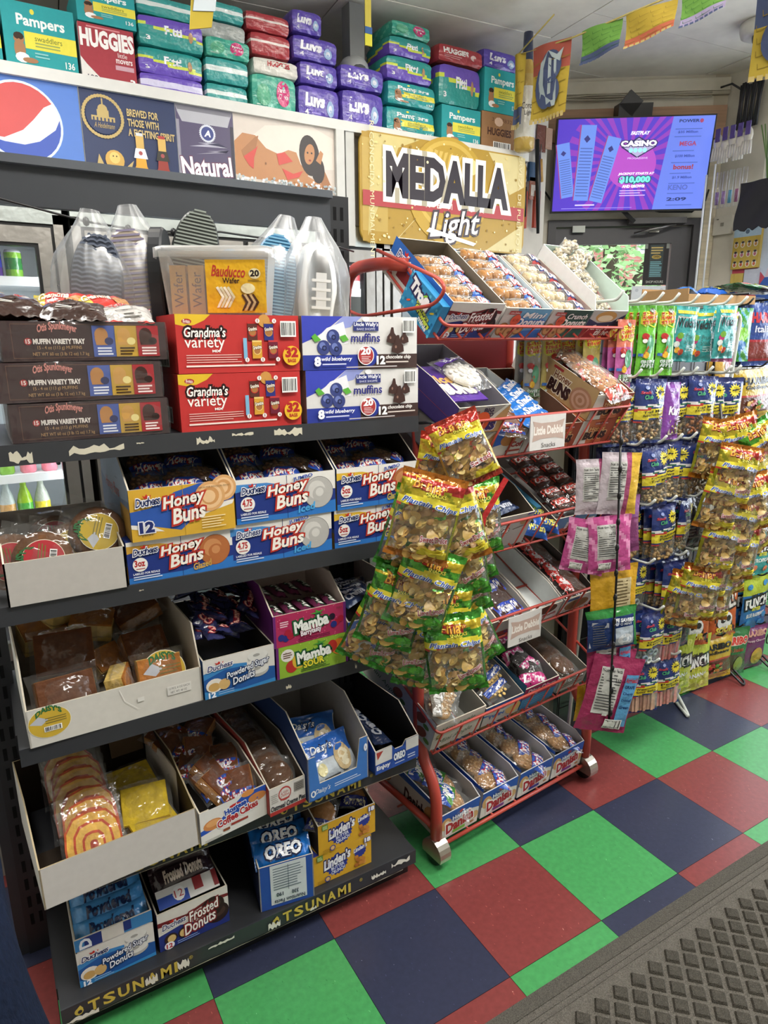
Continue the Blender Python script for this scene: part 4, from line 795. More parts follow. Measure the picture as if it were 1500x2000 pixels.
def proto_stick(nm, c, c2, lab, txt, tc, w=.15, h=.048, Tk=.034, lr=(.62, .96), o=None, n=6, whole=False):
    """row of small donuts or a bar lying across, in printed film"""
    mb = MB()
    if not whole:
        for k in range(n): mb.blob((-w*.42+(k+.5)*w*.84/n, 0, 0), (w*.42/n*1.05, h*.38, Tk*.42), c if k % 2 else c2, 'food', 10, 6)
    def cf(u, v): return (lab, 'film') if (whole or lr[0] < u < lr[1] or u < .03 or u > .97) else CW
    m2 = MB(); W2 = w; mbt = MB()
    # long axis along x: build with seals at the ends by swapping axes
    def cf2(u, v): return cf(v, 1-u)
    fn = pillow(m2, h, w, Tk*1.1, cf2, 8, 22, .05, .0015, len(nm))
    R_ = M.Rotation(math.radians(-90), 4, 'Z'); m2.v = [tuple(R_ @ V(v)) for v in m2.v]
    p = P(m2, w=w, h=h, fn=lambda x, y, k: R_ @ fn(1-y, x, k), m='film', curved=True, k0=1) if False else P(m2, w=w, h=h, fn=lambda x, y, k: R_ @ fn(1-y if False else y*-1+1, x, k), m='film', curved=True, k0=1)
    if txt: p.t(txt, (lr[0] if not whole else .18)+.01, .28, (lr[1] if not whole else .82)-.01, .74, tc, b=.05, sh=.15, o=o, ow=.06)
    PROTO[nm] = ([('donuts', mb.mesh())] if not whole else [])+[('wrapper', m2.mesh())]
proto_stick('crunch_stick', 'b88448', 'a8743c', '3d6cb8', 'Donuts', 'e8ecf4', o='b03838')
proto_stick('sugar_stick', 'd8c8a8', 'c8b48c', 'b03a3c', 'Donu', 'f0ece8', o='2c4080')
proto_stick('powder_stick', 'd8d8d8', 'e8e8e8', '4a90cc', 'Powdered', '1c2c50', w=.15, h=.055, whole=True)
proto_stick('frosted_stick', '2c1c1c', '2c1c1c', '2c1e22', 'Frosted Donuts', 'c8b8a8', w=.145, h=.06, whole=True)
proto_stick('oreo_pack', '', '', '2270c4', 'OREO', 'f2f4f8', w=.14, h=.062, Tk=.038, whole=True, o='102048')
proto_stick('berry_chew', '', '', '6c2c4c', 'Mamba', 'e8e8e0', w=.075, h=.03, Tk=.018, whole=True, o='1c4c30')
proto_stick('candy_bar', '', '', '2a2c50', 'Coconut', 'e8b0a0', w=.095, h=.04, Tk=.02, whole=True, o='8a2030')
proto_stick('blue_bar', '', '', '2a74c8', 'Snack', 'e8ecf4', w=.13, h=.05, Tk=.026, whole=True)
proto_stick('navy_bar', '', '', '2c3a5c', 'Creme', 'd0d4e0', w=.12, h=.045, Tk=.02, whole=True)
proto_stick('wafer_blue', '', '', '2458b0', 'WAFERS', 'e8dc50', w=.09, h=.045, Tk=.034, whole=True, o='143068')
def proto_swirl():
    mb = MB(); W2, H2 = .052, .054
    def out(f): return [(W2*f, -H2*f), (W2*f*1.02, -H2*f*.1), (W2*f*.95, H2*f*.45), (W2*f*.62, H2*f*.88), (0, H2*f), (-W2*f*.62, H2*f*.88), (-W2*f*.95, H2*f*.45), (-W2*f*1.02, -H2*f*.1), (-W2*f, -H2*f)]
    n = 9; o_ = out(1); vs = [(a, b, -.009) for a, b in o_]+[(a, b, .009) for a, b in o_]
    mb.add(vs, [tuple(range(n-1, -1, -1))]+[(i, (i+1) % n, (i+1) % n+n, i+n) for i in range(n)], 'a8602c', 'food')
    for k, (f, c) in enumerate(((1, 'b4502a'), (.93, 'd8a84a'), (.70, 'b8482a'), (.62, 'dcae50'), (.40, 'b8482a'), (.32, 'd8a84a'), (.14, 'a8402a'))): z = .0091+k*.0002; q = out(f); mb.add([(a, b-.004*(1-f)*3, z) for a, b in q], [tuple(range(n))], c, 'food')
    f_ = mb.mesh(); m2 = MB(); pillow(m2, .125, .135, .03, wrapcol(), 12, 14, .06, .003, 5); PROTO['swirl_cake'] = [('cake', f_), ('wrapper', m2.mesh())]
proto_swirl()
proto_bun('corn_bread', '8a5a2c', '5c3418', None, '', '', w=.125, h=.11, Tk=.055, shape='slab')
proto_bun('pound_cake', 'd8b868', 'a86a2c', None, '', '', w=.10, h=.085, Tk=.05, shape='slab')
proto_bun('yellow_cake', 'b89a20', 'c8ac28', None, '', '', w=.12, h=.12, Tk=.034, shape='slab')
proto_bun('coffee_cake', 'b07c44', '6a3c20', '2c4a9c', 'CoffeeCakes', 'e8e8f0', w=.085, h=.105, Tk=.03, bandr=(.08, .34), shape='slab', o='a83030')
proto_bun('oatmeal_pie', '5c3a1e', 'c8b48c', None, '', '', w=.088, h=.1, Tk=.028, shape='round')
proto_bun('butter_cookies', 'a8743c', 'c08c50', '2c3478', 'Crunch', 'e0d8b0', w=.09, h=.11, Tk=.035, bandr=(.05, .3), shape='round')
proto_bun('danish', 'a87c4c', 'c09868', '2c50a8', 'Danish', 'f0ecec', w=.10, h=.135, Tk=.036, bandr=(.06, .4), o='b02c34')
proto_bun('danish_green', 'a87c4c', 'c8a070', '2c50a8', 'Danish', 'f0ecec', w=.10, h=.135, Tk=.036, bandr=(.5, .9), o='4a8a30')
proto_bun('brownie', '3c2418', '4a2e20', 'c83a34', 'Snack', 'f0ecec', w=.08, h=.10, Tk=.024, bandr=(.6, .9), shape='slab')
proto_bun('twinkie', 'd8b060', 'e8c478', '2c4a9c', 'Twin', 'f0ecec', w=.12, h=.05, Tk=.034, bandr=(.3, .7))
proto_bun('choc_cookie', '8a5428', '40241a', '3a50b8', 'Chocolate Chip', 'f0ecec', w=.10, h=.12, Tk=.018, bandr=(.08, .42), shape='slab', o='22306c')
proto_bun('star_crunch', '3a2018', '4c2c20', 'b8382c', 'Crunch', 'f0ecec', w=.075, h=.05, Tk=.022, bandr=(.35, .75), shape='slab')
proto_bun('ding_cake', '241818', '302020', 'c83a80', 'Ding', 'f4e8f0', w=.09, h=.085, Tk=.03, bandr=(.05, .45), shape='round')
proto_bun('crumb_mini', 'b8905c', 'd8c09c', '8a8478', 'Mini', 'f0f0ec', w=.10, h=.09, Tk=.03, bandr=(.55, .85))
proto_bun('muffin_pack', '4a2c1c', '7a5030', '3a2420', '', '', w=.17, h=.13, Tk=.06, bandr=(.1, .4))
RJ = random.Random(11)
def pile(kind, n, x0, x1, y0, y1, z, lab, cat, group=None, name=None, rz=(0, 15), tilt=(0, 8), mw0=None, dz=0, sc=1, ordw=None, flat=None):
    """n wrapped items laid in a row from y1 (back) to y0 (front)"""
    for i in range(n):
        f = (i+.5)/n; x = (x0+x1)/2+RJ.uniform(-1, 1)*abs(x1-x0)/2*.5; y = y1+(y0-y1)*f
        m = T(x, y, z+dz*i, rz[0]+RJ.uniform(-1, 1)*rz[1], tilt[0]+RJ.uniform(-1, 1)*tilt[1], RJ.uniform(-1, 1)*tilt[1]*.6)
        if mw0 is not None: m = mw0 @ m
        l = lab; g = group
        if '%s' in lab:
            l = lab % ('rearmost' if i == 0 else 'frontmost' if i == n-1 else ['', 'second', 'third', 'fourth', 'fifth', 'sixth', 'seventh'][i]+' from the back'); g = group
        o = place(kind, l, cat, mw=m @ M.Scale(sc, 4), group=g, name=name)
# ---------------------------------------------------------------- top shelf (muffin trays, cookie and muffin cartons)
Z1 = 1.276
for i, (x0, x1, zz, dy, rz) in enumerate([(-1.153, -.892, 0, .006, 0), (-1.165, -.898, .068, .004, .8), (-1.150, -.885, .1355, .008, -.6)]):
    pos = ['bottom', 'middle', 'top'][i]; m_ = thing('muffin_tray', f'flat brown muffin tray in shrink film, {pos} of the stack of three', 'muffin tray', (x0, .055+dy, Z1+zz), (0, 0, rz))
    w_ = x1-x0; mb = MB(); mb.box(0, 0, 0, w_, .29, .066, '3a2626'); a_otis(P(mb, (0, 0, 0), w=w_, h=.066)); mb.build('carton', m_)
    mb = MB(); n = 14
    fn = puff(mb, w_+.008, .0665, .298, lambda *a: 'e8e8e8', 'wrap', 10, .02, .0012, i); mb.v = [(v[0]-.004, v[1]-.004, max(.0002, v[2])) for v in mb.v]; mb.build('shrink_film', m_)
for i, (zz, x, rz) in enumerate(((0, -.871, -.5), (.1085, -.868, .6))):
    carton('cookie_carton', .245, .30, .1075, 'b82a28', a_gran, lambda p: (p.r(.1, .2, .35, .7, 'd8a8a0'), p.bar(.5, .1, .8, .4)), loc=(x, .052, Z1+zz), rot=(0, 0, rz), label=f'red assorted cookie carton with yellow corner, {["lower","upper"][i]} of two', cat='box')
for i, (zz, x) in enumerate(((0, -.612), (.1085, -.617))):
    carton('muffin_carton', .276, .31, .1075, 'cfccc8', a_wally, loc=(x, .052, Z1+zz), rot=(0, 0, (0, -.4)[i]), label=f'white and blue muffin carton with berries and chocolates, {["lower","upper"][i]} of two', cat='box', cols=('cfccc8', 'b8b4ac', 'cfccc8', '8a8478', 'b8a888', 'a89878'))
# tub of wafers on the cookie cartons
tb = thing('wafer_tub', 'clear plastic tub of yellow wafer packs standing on the red cookie cartons', 'tub', (-.852, .15, Z1+.217), (0, 0, -27))
mb = MB(); wB, dB, hB = .185, .13, .118
mb.prism([(0, 0), (wB, 0), (wB+.012, hB), (-.012, hB)], -.004, dB+.004, 'e8e8e4', 'e8e8e4', 'e8e8e4', 'tub', ax=1); mb.build('tub_body', tb)
mb = MB(); n = 6; pts = []
for (cx, cy, a0) in ((wB+.005, dB-.005, 0), (-.005, dB-.005, 90), (-.005, .005, 180), (wB+.005, .005, 270)):
    for i in range(n): a = math.radians(a0+90*i/(n-1)); pts.append((cx+.018*math.cos(a), cy+.018*math.sin(a)))
for z0, z1 in ((hB-.012, hB+.006),): mb.add([(a, b, z0) for a, b in pts]+[(a, b, z1) for a, b in pts]+[((a-wB/2)*.9+wB/2, (b-dB/2)*.88+dB/2, z1+.004) for a, b in pts], [tuple(range(3*len(pts)-1, 2*len(pts)-1, -1))[::-1]]+[(i+k*len(pts), (i+1) % len(pts)+k*len(pts), (i+1) % len(pts)+(k+1)*len(pts), i+(k+1)*len(pts)) for k in range(2) for i in range(len(pts))], 'eceeec', 'tub', True)
mb.build('lid', tb)
mb = MB(); mb.box(.075, -.0065, .004, wB+.004, -.0055, hB-.016, 'dcaa22', 'film'); p = P(mb, (.075, -.0066, .004), w=wB-.071, h=hB-.02, m='film')
p.t('Bauducco', .1, .68, .66, .88, 'b8382c', b=.02, sh=.25, rot=-3); p.t('Wafer', .28, .56, .56, .66, '3a241c', b=.02); p.e(.82, .74, .1, .1, 'e8dcae', 16); p.t('20', .75, .69, .89, .8, '2a2020', b=.05); p.lines(.7, .58, .94, .63, 2, '6a5020', .4)
for k in range(4): p.p([(.16+k*.06, .1), (.2+k*.06, .1), (.3+k*.06, .3), (.2+k*.06, .5), (.16+k*.06, .48), (.25+k*.06, .3)], ['ece6cc', 'd8cfa8'][k % 2])
for k in range(5): p.p([(.58+k*.045, .04), (.61+k*.045, .04), (.70+k*.045, .2), (.61+k*.045, .36), (.58+k*.045, .34), (.65+k*.045, .2)], ['4a2c1c', 'c8a878'][k % 2])
p.e(.7, .46, .12, .1, 'e8dcae', 14)
mb.build('label', tb)
for k in range(5):
    mb = MB(); mb.box(0, 0, 0, .03, .11, .09, ['c8963c', 'd0a048', 'b8863c', 'd8aa50', 'c89440'][k], 'film'); P(mb, (0, 0, 0), w=.03, h=.09, m='film').t('Wafer', -.6, .4, 1.6, .6, '5a3418', rot=90)
    b0 = mb.build('wafer_pack', mw=tb.matrix_basis @ T(.004+k*.035, .008, .003, 0, 0, 0), label='narrow yellow wafer pack inside the clear tub', cat='wafers', group='wafer packs in the clear tub')
# cookie bags lying on the muffin trays
def cookiebag(nm, c, c2, art, w=.12, h=.10, Tk=.04, f2=None):
    mb = MB(); fn = pillow(mb, w, h, Tk, f2 or (lambda u, v: (c2, 'film') if (v > .9 or v < .1) else (c, 'film')), 14, 14, .08, .0028, len(nm)); p = P(mb, w=w, h=h, fn=fn, m='film', curved=True, k0=1); art(p); PROTO[nm] = [('bag', mb.mesh())]
cookiebag('brown_cookie_bag', '38241e', '2c1a16', lambda p: (p.lines(.3, .2, .9, .55, 5, 'c8c4bc', .4), p.t('CHOC', .1, .65, .5, .8, 'c8a888')))
cookiebag('red_cookie_bag', 'b8342c', 'c8b43c', lambda p: (p.t('Grandma', .1, .5, .6, .72, 'f0e0c8', b=.04, sh=.2), p.e(.74, .4, .17, .24, 'b8824a')), f2=lambda u, v: ('c8b43c' if u < .22 else 'b8342c', 'film'))
cookiebag('white_cookie_bag', 'b8b4b0', 'b8342c', lambda p: (p.t('Cookies', .1, .55, .6, .72, 'b02c2c', b=.03), p.lines(.1, .1, .8, .5, 7, '6a6660', .4)))
zt = Z1+.2035
for k, x, y, z, rz, rx, l, s in (('brown_cookie_bag', -1.13, .13, .018, 10, 12, 'dark brown cookie bag lying at the left on the muffin trays', 1.1), ('brown_cookie_bag', -1.03, .11, .012, -15, 14, 'dark brown cookie bag with a panel of small print on the muffin trays', 1), ('brown_cookie_bag', -1.17, .24, .018, 40, 0, 'dark brown cookie bag at the back left on the muffin trays', 1.1),
    ('red_cookie_bag', -1.035, .19, .028, -12, 30, 'red and yellow cookie bag on top of the brown bags', .9), ('red_cookie_bag', -.965, .17, .026, 14, 22, 'red cookie bag with printed cookie next to the clear tub', .9), ('white_cookie_bag', -.945, .10, .010, -8, 20, 'pale cookie bag with red lettering at the right end of the muffin trays', .8), ('white_cookie_bag', -1.10, .2, .03, 60, 15, 'pale striped cookie bag tucked between brown bags', .7)):
    place(k, l, 'cookie bag', (x, y, zt+z), (rx, 0, rz), sc=s, name='cookie_bag')
# ---------------------------------------------------------------- second shelf
Z2 = .993
HB = [('fb', None)]
hb_a = lambda p: a_hb(p, 'd2a637', '2f57a8', 0, '', ('', ''), None)
hb_b = lambda p: a_hb(p, '21357e', 'c89a3c', 1, '3oz', ('', 'Glazed', 'c8a050'), ('b06a3c', '8a4a28', 'c88a58'))
hb_c = lambda p: a_hb(p, '21357e', '4a8ac8', 1, '4.75', ('JUMBO', 'Iced', '4aa0d8'), ('b4b2ae', '6a6864', 'cfcdc8'))
hb_d = lambda p: a_hb(p, '21357e', 'd8b23c', 1, '5oz', ('JUMBO', 'Glazed', 'c8b050'), ('b06a3c', '8a4a28', 'c88a58'))
hbl = lambda p: (p.p([(0, 0), (1, 0), (1, .5), (.4, .4), (0, .6)], '6a7c9c'), p.r(.7, 0, 1, .4, 'a8843c'), p.t('Honey Buns', .2, .4, .7, .6, 'b03a2c', sh=.3))
carton('honey_bun_carton', .205, .30, .083, '223a84', hb_b, hbl, loc=(-.992, .055, Z2), label='blue glazed honey bun carton, closed, under the open yellow one', cat='box')
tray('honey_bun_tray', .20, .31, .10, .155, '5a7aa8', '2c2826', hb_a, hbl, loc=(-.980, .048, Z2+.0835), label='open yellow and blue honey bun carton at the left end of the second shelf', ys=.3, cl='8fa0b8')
carton('honey_bun_carton', .228, .30, .087, '223a84', hb_c, hbl, loc=(-.790, .055, Z2), rot=(0, 0, -.5), label='closed blue jumbo iced honey bun carton, lower middle of the shelf', cat='box')
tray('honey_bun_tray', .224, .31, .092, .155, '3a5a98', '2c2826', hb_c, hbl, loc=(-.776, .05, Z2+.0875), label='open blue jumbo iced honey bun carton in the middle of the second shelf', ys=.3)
carton('honey_bun_carton', .215, .30, .087, '223a84', hb_d, hbl, loc=(-.554, .055, Z2), label='closed blue jumbo glazed honey bun carton beside the plantain chip bags', cat='box')
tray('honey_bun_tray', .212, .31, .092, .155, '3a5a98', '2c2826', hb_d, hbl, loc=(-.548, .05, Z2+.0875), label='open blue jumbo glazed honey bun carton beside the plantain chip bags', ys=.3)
for (x0, x1, nm, l) in ((-.94, -.80, 'dark_bun', 'the open yellow honey bun carton'), (-.74, -.58, 'dark_bun', 'the open iced honey bun carton'), (-.51, -.37, 'dark_bun', 'the open glazed honey bun carton beside the chip bags')):
    for i, (fx, y, rz, rx) in enumerate(((.1, .13, 20, 24), (.55, .12, -8, 22), (.95, .13, 60, 20), (.2, .22, 10, 30), (.8, .23, -20, 26))):
        place(nm, 'film-wrapped dark honey bun in '+l, 'honey bun', (x0+(x1-x0)*fx, y+.0, Z2+.172+.005*i+(.012 if i > 2 else 0)), (rx, 0, rz), group='honey buns in '+l, sc=.85, name='honey_bun')
tray('cardboard_tray', .20, .24, .080, .12, 'bcb8b2', 'a8a098', loc=(-1.196, .045, Z2), label='plain white cardboard tray at the left end of the second shelf', ys=.6)
def proto_roundcake(nm, c):
    mb = MB(); mb.lathe([(.002, -.016), (.045, -.016), (.053, -.006), (.052, .006), (.044, .016), (.002, .018)], '6a4424', 'food', 22); f = mb.mesh()
    mb = MB(); fn = pillow(mb, .135, .145, .042, wrapcol(), 12, 14, .06, .003, len(nm)); w_ = mb.mesh()
    mb = MB(); p = P(mb, w=.14, h=.14, fn=lambda x, y, k: V(((x-.5)*.14, (y-.5)*.14, .0195+.0002*k))); a_daisylab(p, .5, .5, .25, .25, c)
    PROTO[nm] = [('cake', f), ('wrapper', w_), ('label', mb.mesh())]
proto_roundcake('round_cake', 'b03038'); proto_roundcake('round_cake_yellow', 'c0a438')
for i, (x, y, z, rx, rz, k, l) in enumerate(((-1.13, .10, .062, 72, 78, 'round_cake', 'round brown cake with red oval label in the white tray'), (-1.075, .13, .066, 70, 85, 'round_cake_yellow', 'round brown cake with yellow label, middle of the white tray'), (-1.03, .12, .092, 66, 70, 'round_cake_yellow', 'round brown cake with yellow label standing highest in the white tray'), (-1.18, .12, .06, 74, 95, 'round_cake', 'round brown cake cut by the left edge of the view'), (-1.10, .19, .07, 60, 90, 'round_cake', 'round brown cake at the back of the white tray'))):
    place(k, l, 'cake', mw=T(x, y, Z2+z, 0, rx, 0) @ M.Rotation(math.radians(rz), 4, 'Z'), name='round_cake')
# ---------------------------------------------------------------- third shelf
Z3 = .713
m3 = T(-1.196, .045, Z3, 1.5)
tray('cake_tray', .325, .33, .076, .16, 'cfccc4', 'b8b2a6', lambda p: (a_daisylab(p, .115, .58, .11, .40), p.r(.78, .42, .93, .68, 'dcdad4'), p.t('12 PCS. 4 OZ EACH', .79, .57, .92, .63, '4a4844'), p.t('NET. WT. 48 OZ', .80, .46, .90, .52, '4a4844'), p.r(.6, .48, .64, .6, 'dcdad4'), p.p([(.50, .95), (.505, .95), (.53, .6), (.60, .3), (.62, .26), (.595, .3), (.525, .6)], 'e8e6e0')), mw=m3, label='wide white tray of wrapped cakes with yellow oval sticker on the third shelf', ys=.12)
for i, (x, y, z, rx, ry, rz, k, s) in enumerate([(.075, .06, .055, 62, 0, 4, 'corn_bread', 1.05), (.175, .06, .055, 80, 0, 70, 'pound_cake', .9), (.255, .065, .055, 66, 0, -3, 'pound_cake', 1.1), (.09, .15, .105, 50, 0, -6, 'corn_bread', 1.1), (.245, .14, .085, 48, 0, 8, 'corn_bread', .9), (.06, .25, .12, 20, 0, 10, 'pound_cake', 1.1), (.16, .24, .125, 15, 10, -20, 'pound_cake', 1.1), (.25, .24, .135, 18, -22, 12, 'corn_bread', .95), (.10, .27, .15, 10, 6, 30, 'pound_cake', 1.0), (.165, .15, .07, 40, 0, 30, 'pound_cake', .9), (.27, .29, .16, 12, -12, -15, 'pound_cake', .9)]):
    place(k, ['wrapped brown cake with pale pink round sticker, front left of the wide tray', 'narrow wrapped yellow cake end in the middle front of the wide tray', 'wrapped golden cake with yellow oval label, front right of the wide tray', 'wrapped brown cake leaning behind the front left one', 'wrapped brown cake behind the golden labelled one', 'wrapped pale cake at the back left of the wide tray', 'wrapped pale cake lying at the back middle of the wide tray', 'dark-crusted wrapped cake tilted at the back right of the wide tray', 'wrapped pale cake lying highest at the back of the wide tray', 'wrapped yellow cake wedged in the middle of the wide tray', 'wrapped pale cake in the rear right corner of the wide tray'][i], 'cake', mw=m3 @ T(x, y, z, rz, rx, ry), sc=None, name='wrapped_cake').scale = (s, s, s)
mb = MB(); a_daisylab(P(mb, (0, 0, 0), w=.09, h=.05, k0=2), .5, .5, .48, .9); mb.build('oval_sticker', mw=m3 @ T(.215, .036, .040, -3, -24), label='yellow oval label on the golden cake in the wide tray', cat='label')
tray('donut_tray', .158, .33, .088, .10, '24589e', '3a3634', a_pow, loc=(-.868, .05, Z3), label='blue and white powdered donut carton holding candy bars on the third shelf', rot=(0, 0, 1))
for i in range(30):
    x = -.85+.13*RJ.random(); y = .07+.20*RJ.random(); rr = Z3+.102+.035*RJ.random()+(y-.07)*.32
    place('candy_bar', 'small dark candy bar with bright print heaped in the powdered donut carton', 'candy bar', (x, y, rr), (RJ.uniform(-5, 45), RJ.uniform(-25, 25), RJ.uniform(40, 150)), group='candy bars in the powdered donut carton', sc=.9, name='candy_bar')
for i in range(6):
    place('berry_chew' if i % 2 else 'candy_bar', ['small dark candy bar lying behind the powdered donut carton', 'small maroon candy stick lying behind the powdered donut carton'][i % 2], 'candy bar', (-.84+.03*i, .31+.02*(i % 2), Z3+.17), (30, 0, 70+10*i), group='candy behind the donut carton: '+('maroon' if i % 2 else 'dark'), name='candy_bar')
carton('candy_carton', .178, .20, .075, '8fb82c', a_mamba('8fb63a', 'b4d060', 'SOUR'), loc=(-.706, .052, Z3), label='lime green sour chew candy carton on the third shelf', cat='box', cols=('8fb63a', '6a2a74', '8fb63a', '6a2a74', '8fb63a', 'a8c850'))
tray('candy_tray', .178, .22, .075, .125, 'b02c58', 'c8b8b0', a_mamba('b0305c', 'd86888', 'Berrytasty'), loc=(-.710, .052, Z3+.0755), label='open magenta berry chew carton on top of the lime green one', cl='6a2a74', ys=.35)
for i in range(9):
    place('berry_chew', 'maroon wrapped berry chew stick in the open magenta carton', 'candy stick', (-.688+.034*(i % 5), .10+.075*(i//5), Z3+.0755+.064+.018*(i//5)), (18, 0, 90+RJ.uniform(-6, 6)), group='chew sticks in the magenta carton', sc=1.05, name='candy_stick')
tray('cake_carton', .175, .30, .095, .15, 'd2cfc8', 'a8a4a0', lambda p: (p.p([(0, 1), (1, 1), (1, .6), (.5, .75), (0, .45)], '2a52a0'), p.e(.15, .6, .2, .22, 'c89a68', 16), p.t('Cof', .25, .38, .62, .58, 'a82c30', b=.05, sh=.2), p.p([(.3, .26), (.9, .26), (.86, .2), (.9, .14), (.3, .14), (.36, .2)], '2c3c84'), p.lines(.1, .05, .5, .12, 2, '9a968e')), loc=(-.525, .055, Z3), label='white and blue cake carton half hidden by the chip bags on the third shelf', ys=.4)
pile('navy_bar', 6, -.5, -.40, .12, .30, Z3+.10, 'dark film-wrapped snack bar in the carton behind the chip bags', 'snack bar', 'bars behind the chip bags', 'snack_bar', (10, 25), (10, 12), dz=.004)
# ---------------------------------------------------------------- fourth shelf
Z4 = .395
m4 = T(-1.213, -.012, Z4+.012, 4, -5)
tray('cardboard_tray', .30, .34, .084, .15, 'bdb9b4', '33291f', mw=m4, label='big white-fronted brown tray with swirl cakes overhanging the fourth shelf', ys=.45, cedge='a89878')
for i in range(7):
    place('swirl_cake', 'orange and yellow swirl cake slice in film, %s of the row' % (['frontmost', 'second', 'third', 'fourth', 'fifth', 'sixth', 'rearmost'][i]), 'cake', mw=m4 @ T(.105+.004*(i % 3), .05+i*.036, .075+.007*i, -3+2*(i % 3), 58-2*i) , name='swirl_cake')
for i, (x, y, z, rx, rz) in enumerate(((.225, .12, .06, 32, -12), (.23, .07, .03, 14, 8), (.22, .2, .075, 20, 5))): place('yellow_cake', ['bright yellow wrapped cake in the brown tray, uppermost', 'bright yellow wrapped cake in the brown tray, lowest at the front', 'yellow wrapped cake in the brown tray, towards the back'][i], 'cake', mw=m4 @ T(x, y, z, rz, rx), name='yellow_cake')
mb = MB(); mb.box(0, 0, 0, .075, .006, .06, '5c4a36', 'cardboard'); mb.build('cardboard_flap', mw=m4 @ T(.2, .30, .10, 0, -8), label='loose brown cardboard piece standing inside the swirl cake tray', cat='cardboard')
m5 = T(-.909, .015, Z4+.001, 8)
tray('coffee_cake_tray', .158, .32, .078, .12, 'd0cdc8', '8a8684', a_cc, mw=m5, label='white and blue coffee cake carton on the fourth shelf', ys=.4, fnotch=(.14, .62, .06))
for i in range(11):
    place('coffee_cake', 'clear-wrapped coffee cake in the white and blue carton', 'cake', mw=m5 @ T(.035+.09*RJ.random(), .05+.022*i, .066+.005*i, RJ.uniform(-50, 50), 20+RJ.uniform(-14, 20), RJ.uniform(-20, 20)), group='coffee cakes', name='coffee_cake')
m6 = T(-.750, .022, Z4+.001, 6)
tray('cookie_tray', .092, .34, .07, .13, 'cbc7c2', '4c443c', a_oat, mw=m6, label='narrow white and red carton of oatmeal creme pies on the fourth shelf', ys=.35, cl='b04a44')
for i in range(9): place('oatmeal_pie', 'brown wrapped oatmeal cookie pie in the narrow carton', 'cookie', mw=m6 @ T(.046, .05+.032*i, .06+.006*i, RJ.uniform(-30, 30), 28), group='oatmeal pies', name='oatmeal_pie')
m7 = T(-.655, .02, Z4+.001, 5)
tray('pastry_tray', .168, .34, .115, .19, '3f74bc', 'a29e9a', a_dblue, mw=m7, label='tall blue open carton with folded front cut-out holding wrapped pastries', ys=.3, fnotch=(.12, .86, .04), cl='2a3f70')
def a_pastry(p): p.r(.02, .5, .98, .98, '2d62b4'); p.t('Daisy’s', .2, .62, .62, .84, 'e8ecf0', b=.02, sh=.35, o='1a2a50', ow=.04); p.e(.74, .42, .17, .3, 'cbb48a', 18); p.e(.76, .4, .11, .2, 'e6ddc0', 14); p.e(.3, .3, .09, .14, 'dcd2a0', 10); p.lines(.3, .06, .7, .14, 1, '8a8a88'); [p.e(.1+.035*math.cos(i*PI/4), .72+.05*math.sin(i*PI/4), .015, .05, 'e8ecf0', 6, rot=i*PI/4) for i in range(8)]
cookiebag('pastry_bag', 'c4ccd2', '2d62b4', a_pastry, .15, .11, .035)
for i, (y, z, rx, rz) in enumerate(((.05, .06, 50, 3), (.12, .085, 48, -14))): place('pastry_bag', ['blue and white pastry packet in front in the tall blue carton', 'blue and white pastry packet leaning behind in the tall blue carton'][i], 'pastry', mw=m7 @ T(.08-.01*i, y, z, rz, rx), name='pastry_packet')
m8 = T(-.470, .03, Z4+.001, 5)
tray('sandwich_cookie_tray', .135, .33, .064, .125, '2a4c9c', '2a2624', a_oreo4, mw=m8, label='small blue and white sandwich cookie carton, open, at the right end of the fourth shelf', ys=.25, fnotch=(.38, .7, .05))
for i in range(3): place('navy_bar', 'dark blue wrapped sandwich cookie pack deep in the small carton', 'cookies', mw=m8 @ T(.066, .12+.07*i, .04+.006*i, 90-4, 10), group='dark cookie packs in the small carton', name='cookie_pack', sc=1.2)
# ---------------------------------------------------------------- bottom shelf
Z5 = .101
mA = T(-1.172, .085, Z5, 0); tray('donut_tray', .158, .27, .122, .06, 'cfccc6', '4a4644', lambda p: (a_pow(P(p.mb, (0, -.0002, 0), w=.158, h=.09)), p.r(0, .76, 1, 1, '3f84c0'), p.r(.3, .76, .62, 1, 'd8d4ce'), p.r(.12, .76, .34, 1, '24387c'), p.r(.62, .8, .72, 1, '24387c'), p.t('D', .06, .79, .2, .97, 'e8ecf4', b=.04, rot=90)), mw=mA, label='blue and white powdered donut carton at the left of the bottom shelf')
for i in range(6): place('powder_stick', f'light blue powdered donut pack, {["frontmost","second","third","fourth","fifth","rearmost"][i]} in the bottom-left carton', 'donuts', mw=mA @ T(.079, .028+i*.037, .105+.012*i, 2, 38+RJ.uniform(-6, 6)), name='donut_pack')
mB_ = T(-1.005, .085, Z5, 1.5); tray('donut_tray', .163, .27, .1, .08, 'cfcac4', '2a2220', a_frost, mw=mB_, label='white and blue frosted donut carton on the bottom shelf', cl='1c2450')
mb = MB(); mb.box(0, 0, 0, .14, .003, .042, 'd2cfca'); p = P(mb, (0, 0, 0), w=.14, h=.042); p.r(0, 0, .5, .6, '2c4a9c'); p.e(.35, .5, .1, .4, 'e0dedc', 12); p.t('12', .28, .3, .42, .7, 'a83030'); p.r(.6, .3, .75, 1, '8a2a2c'); p.r(.92, .1, 1, 1, '7a2226'); mb.build('carton_flap', mw=mB_ @ T(.01, .012, .098, 0, -62), label='folded-back printed flap of the frosted donut carton', cat='flap')
for i in range(4): place('frosted_stick', f'dark chocolate-frosted donut pack, {["lowest","second","third","topmost"][i]} of the pile on the bottom shelf', 'donuts', mw=mB_ @ T(.08, .075+i*.035, .12+.030*i, 3*(-1)**i, 34), name='donut_pack', sc=1)
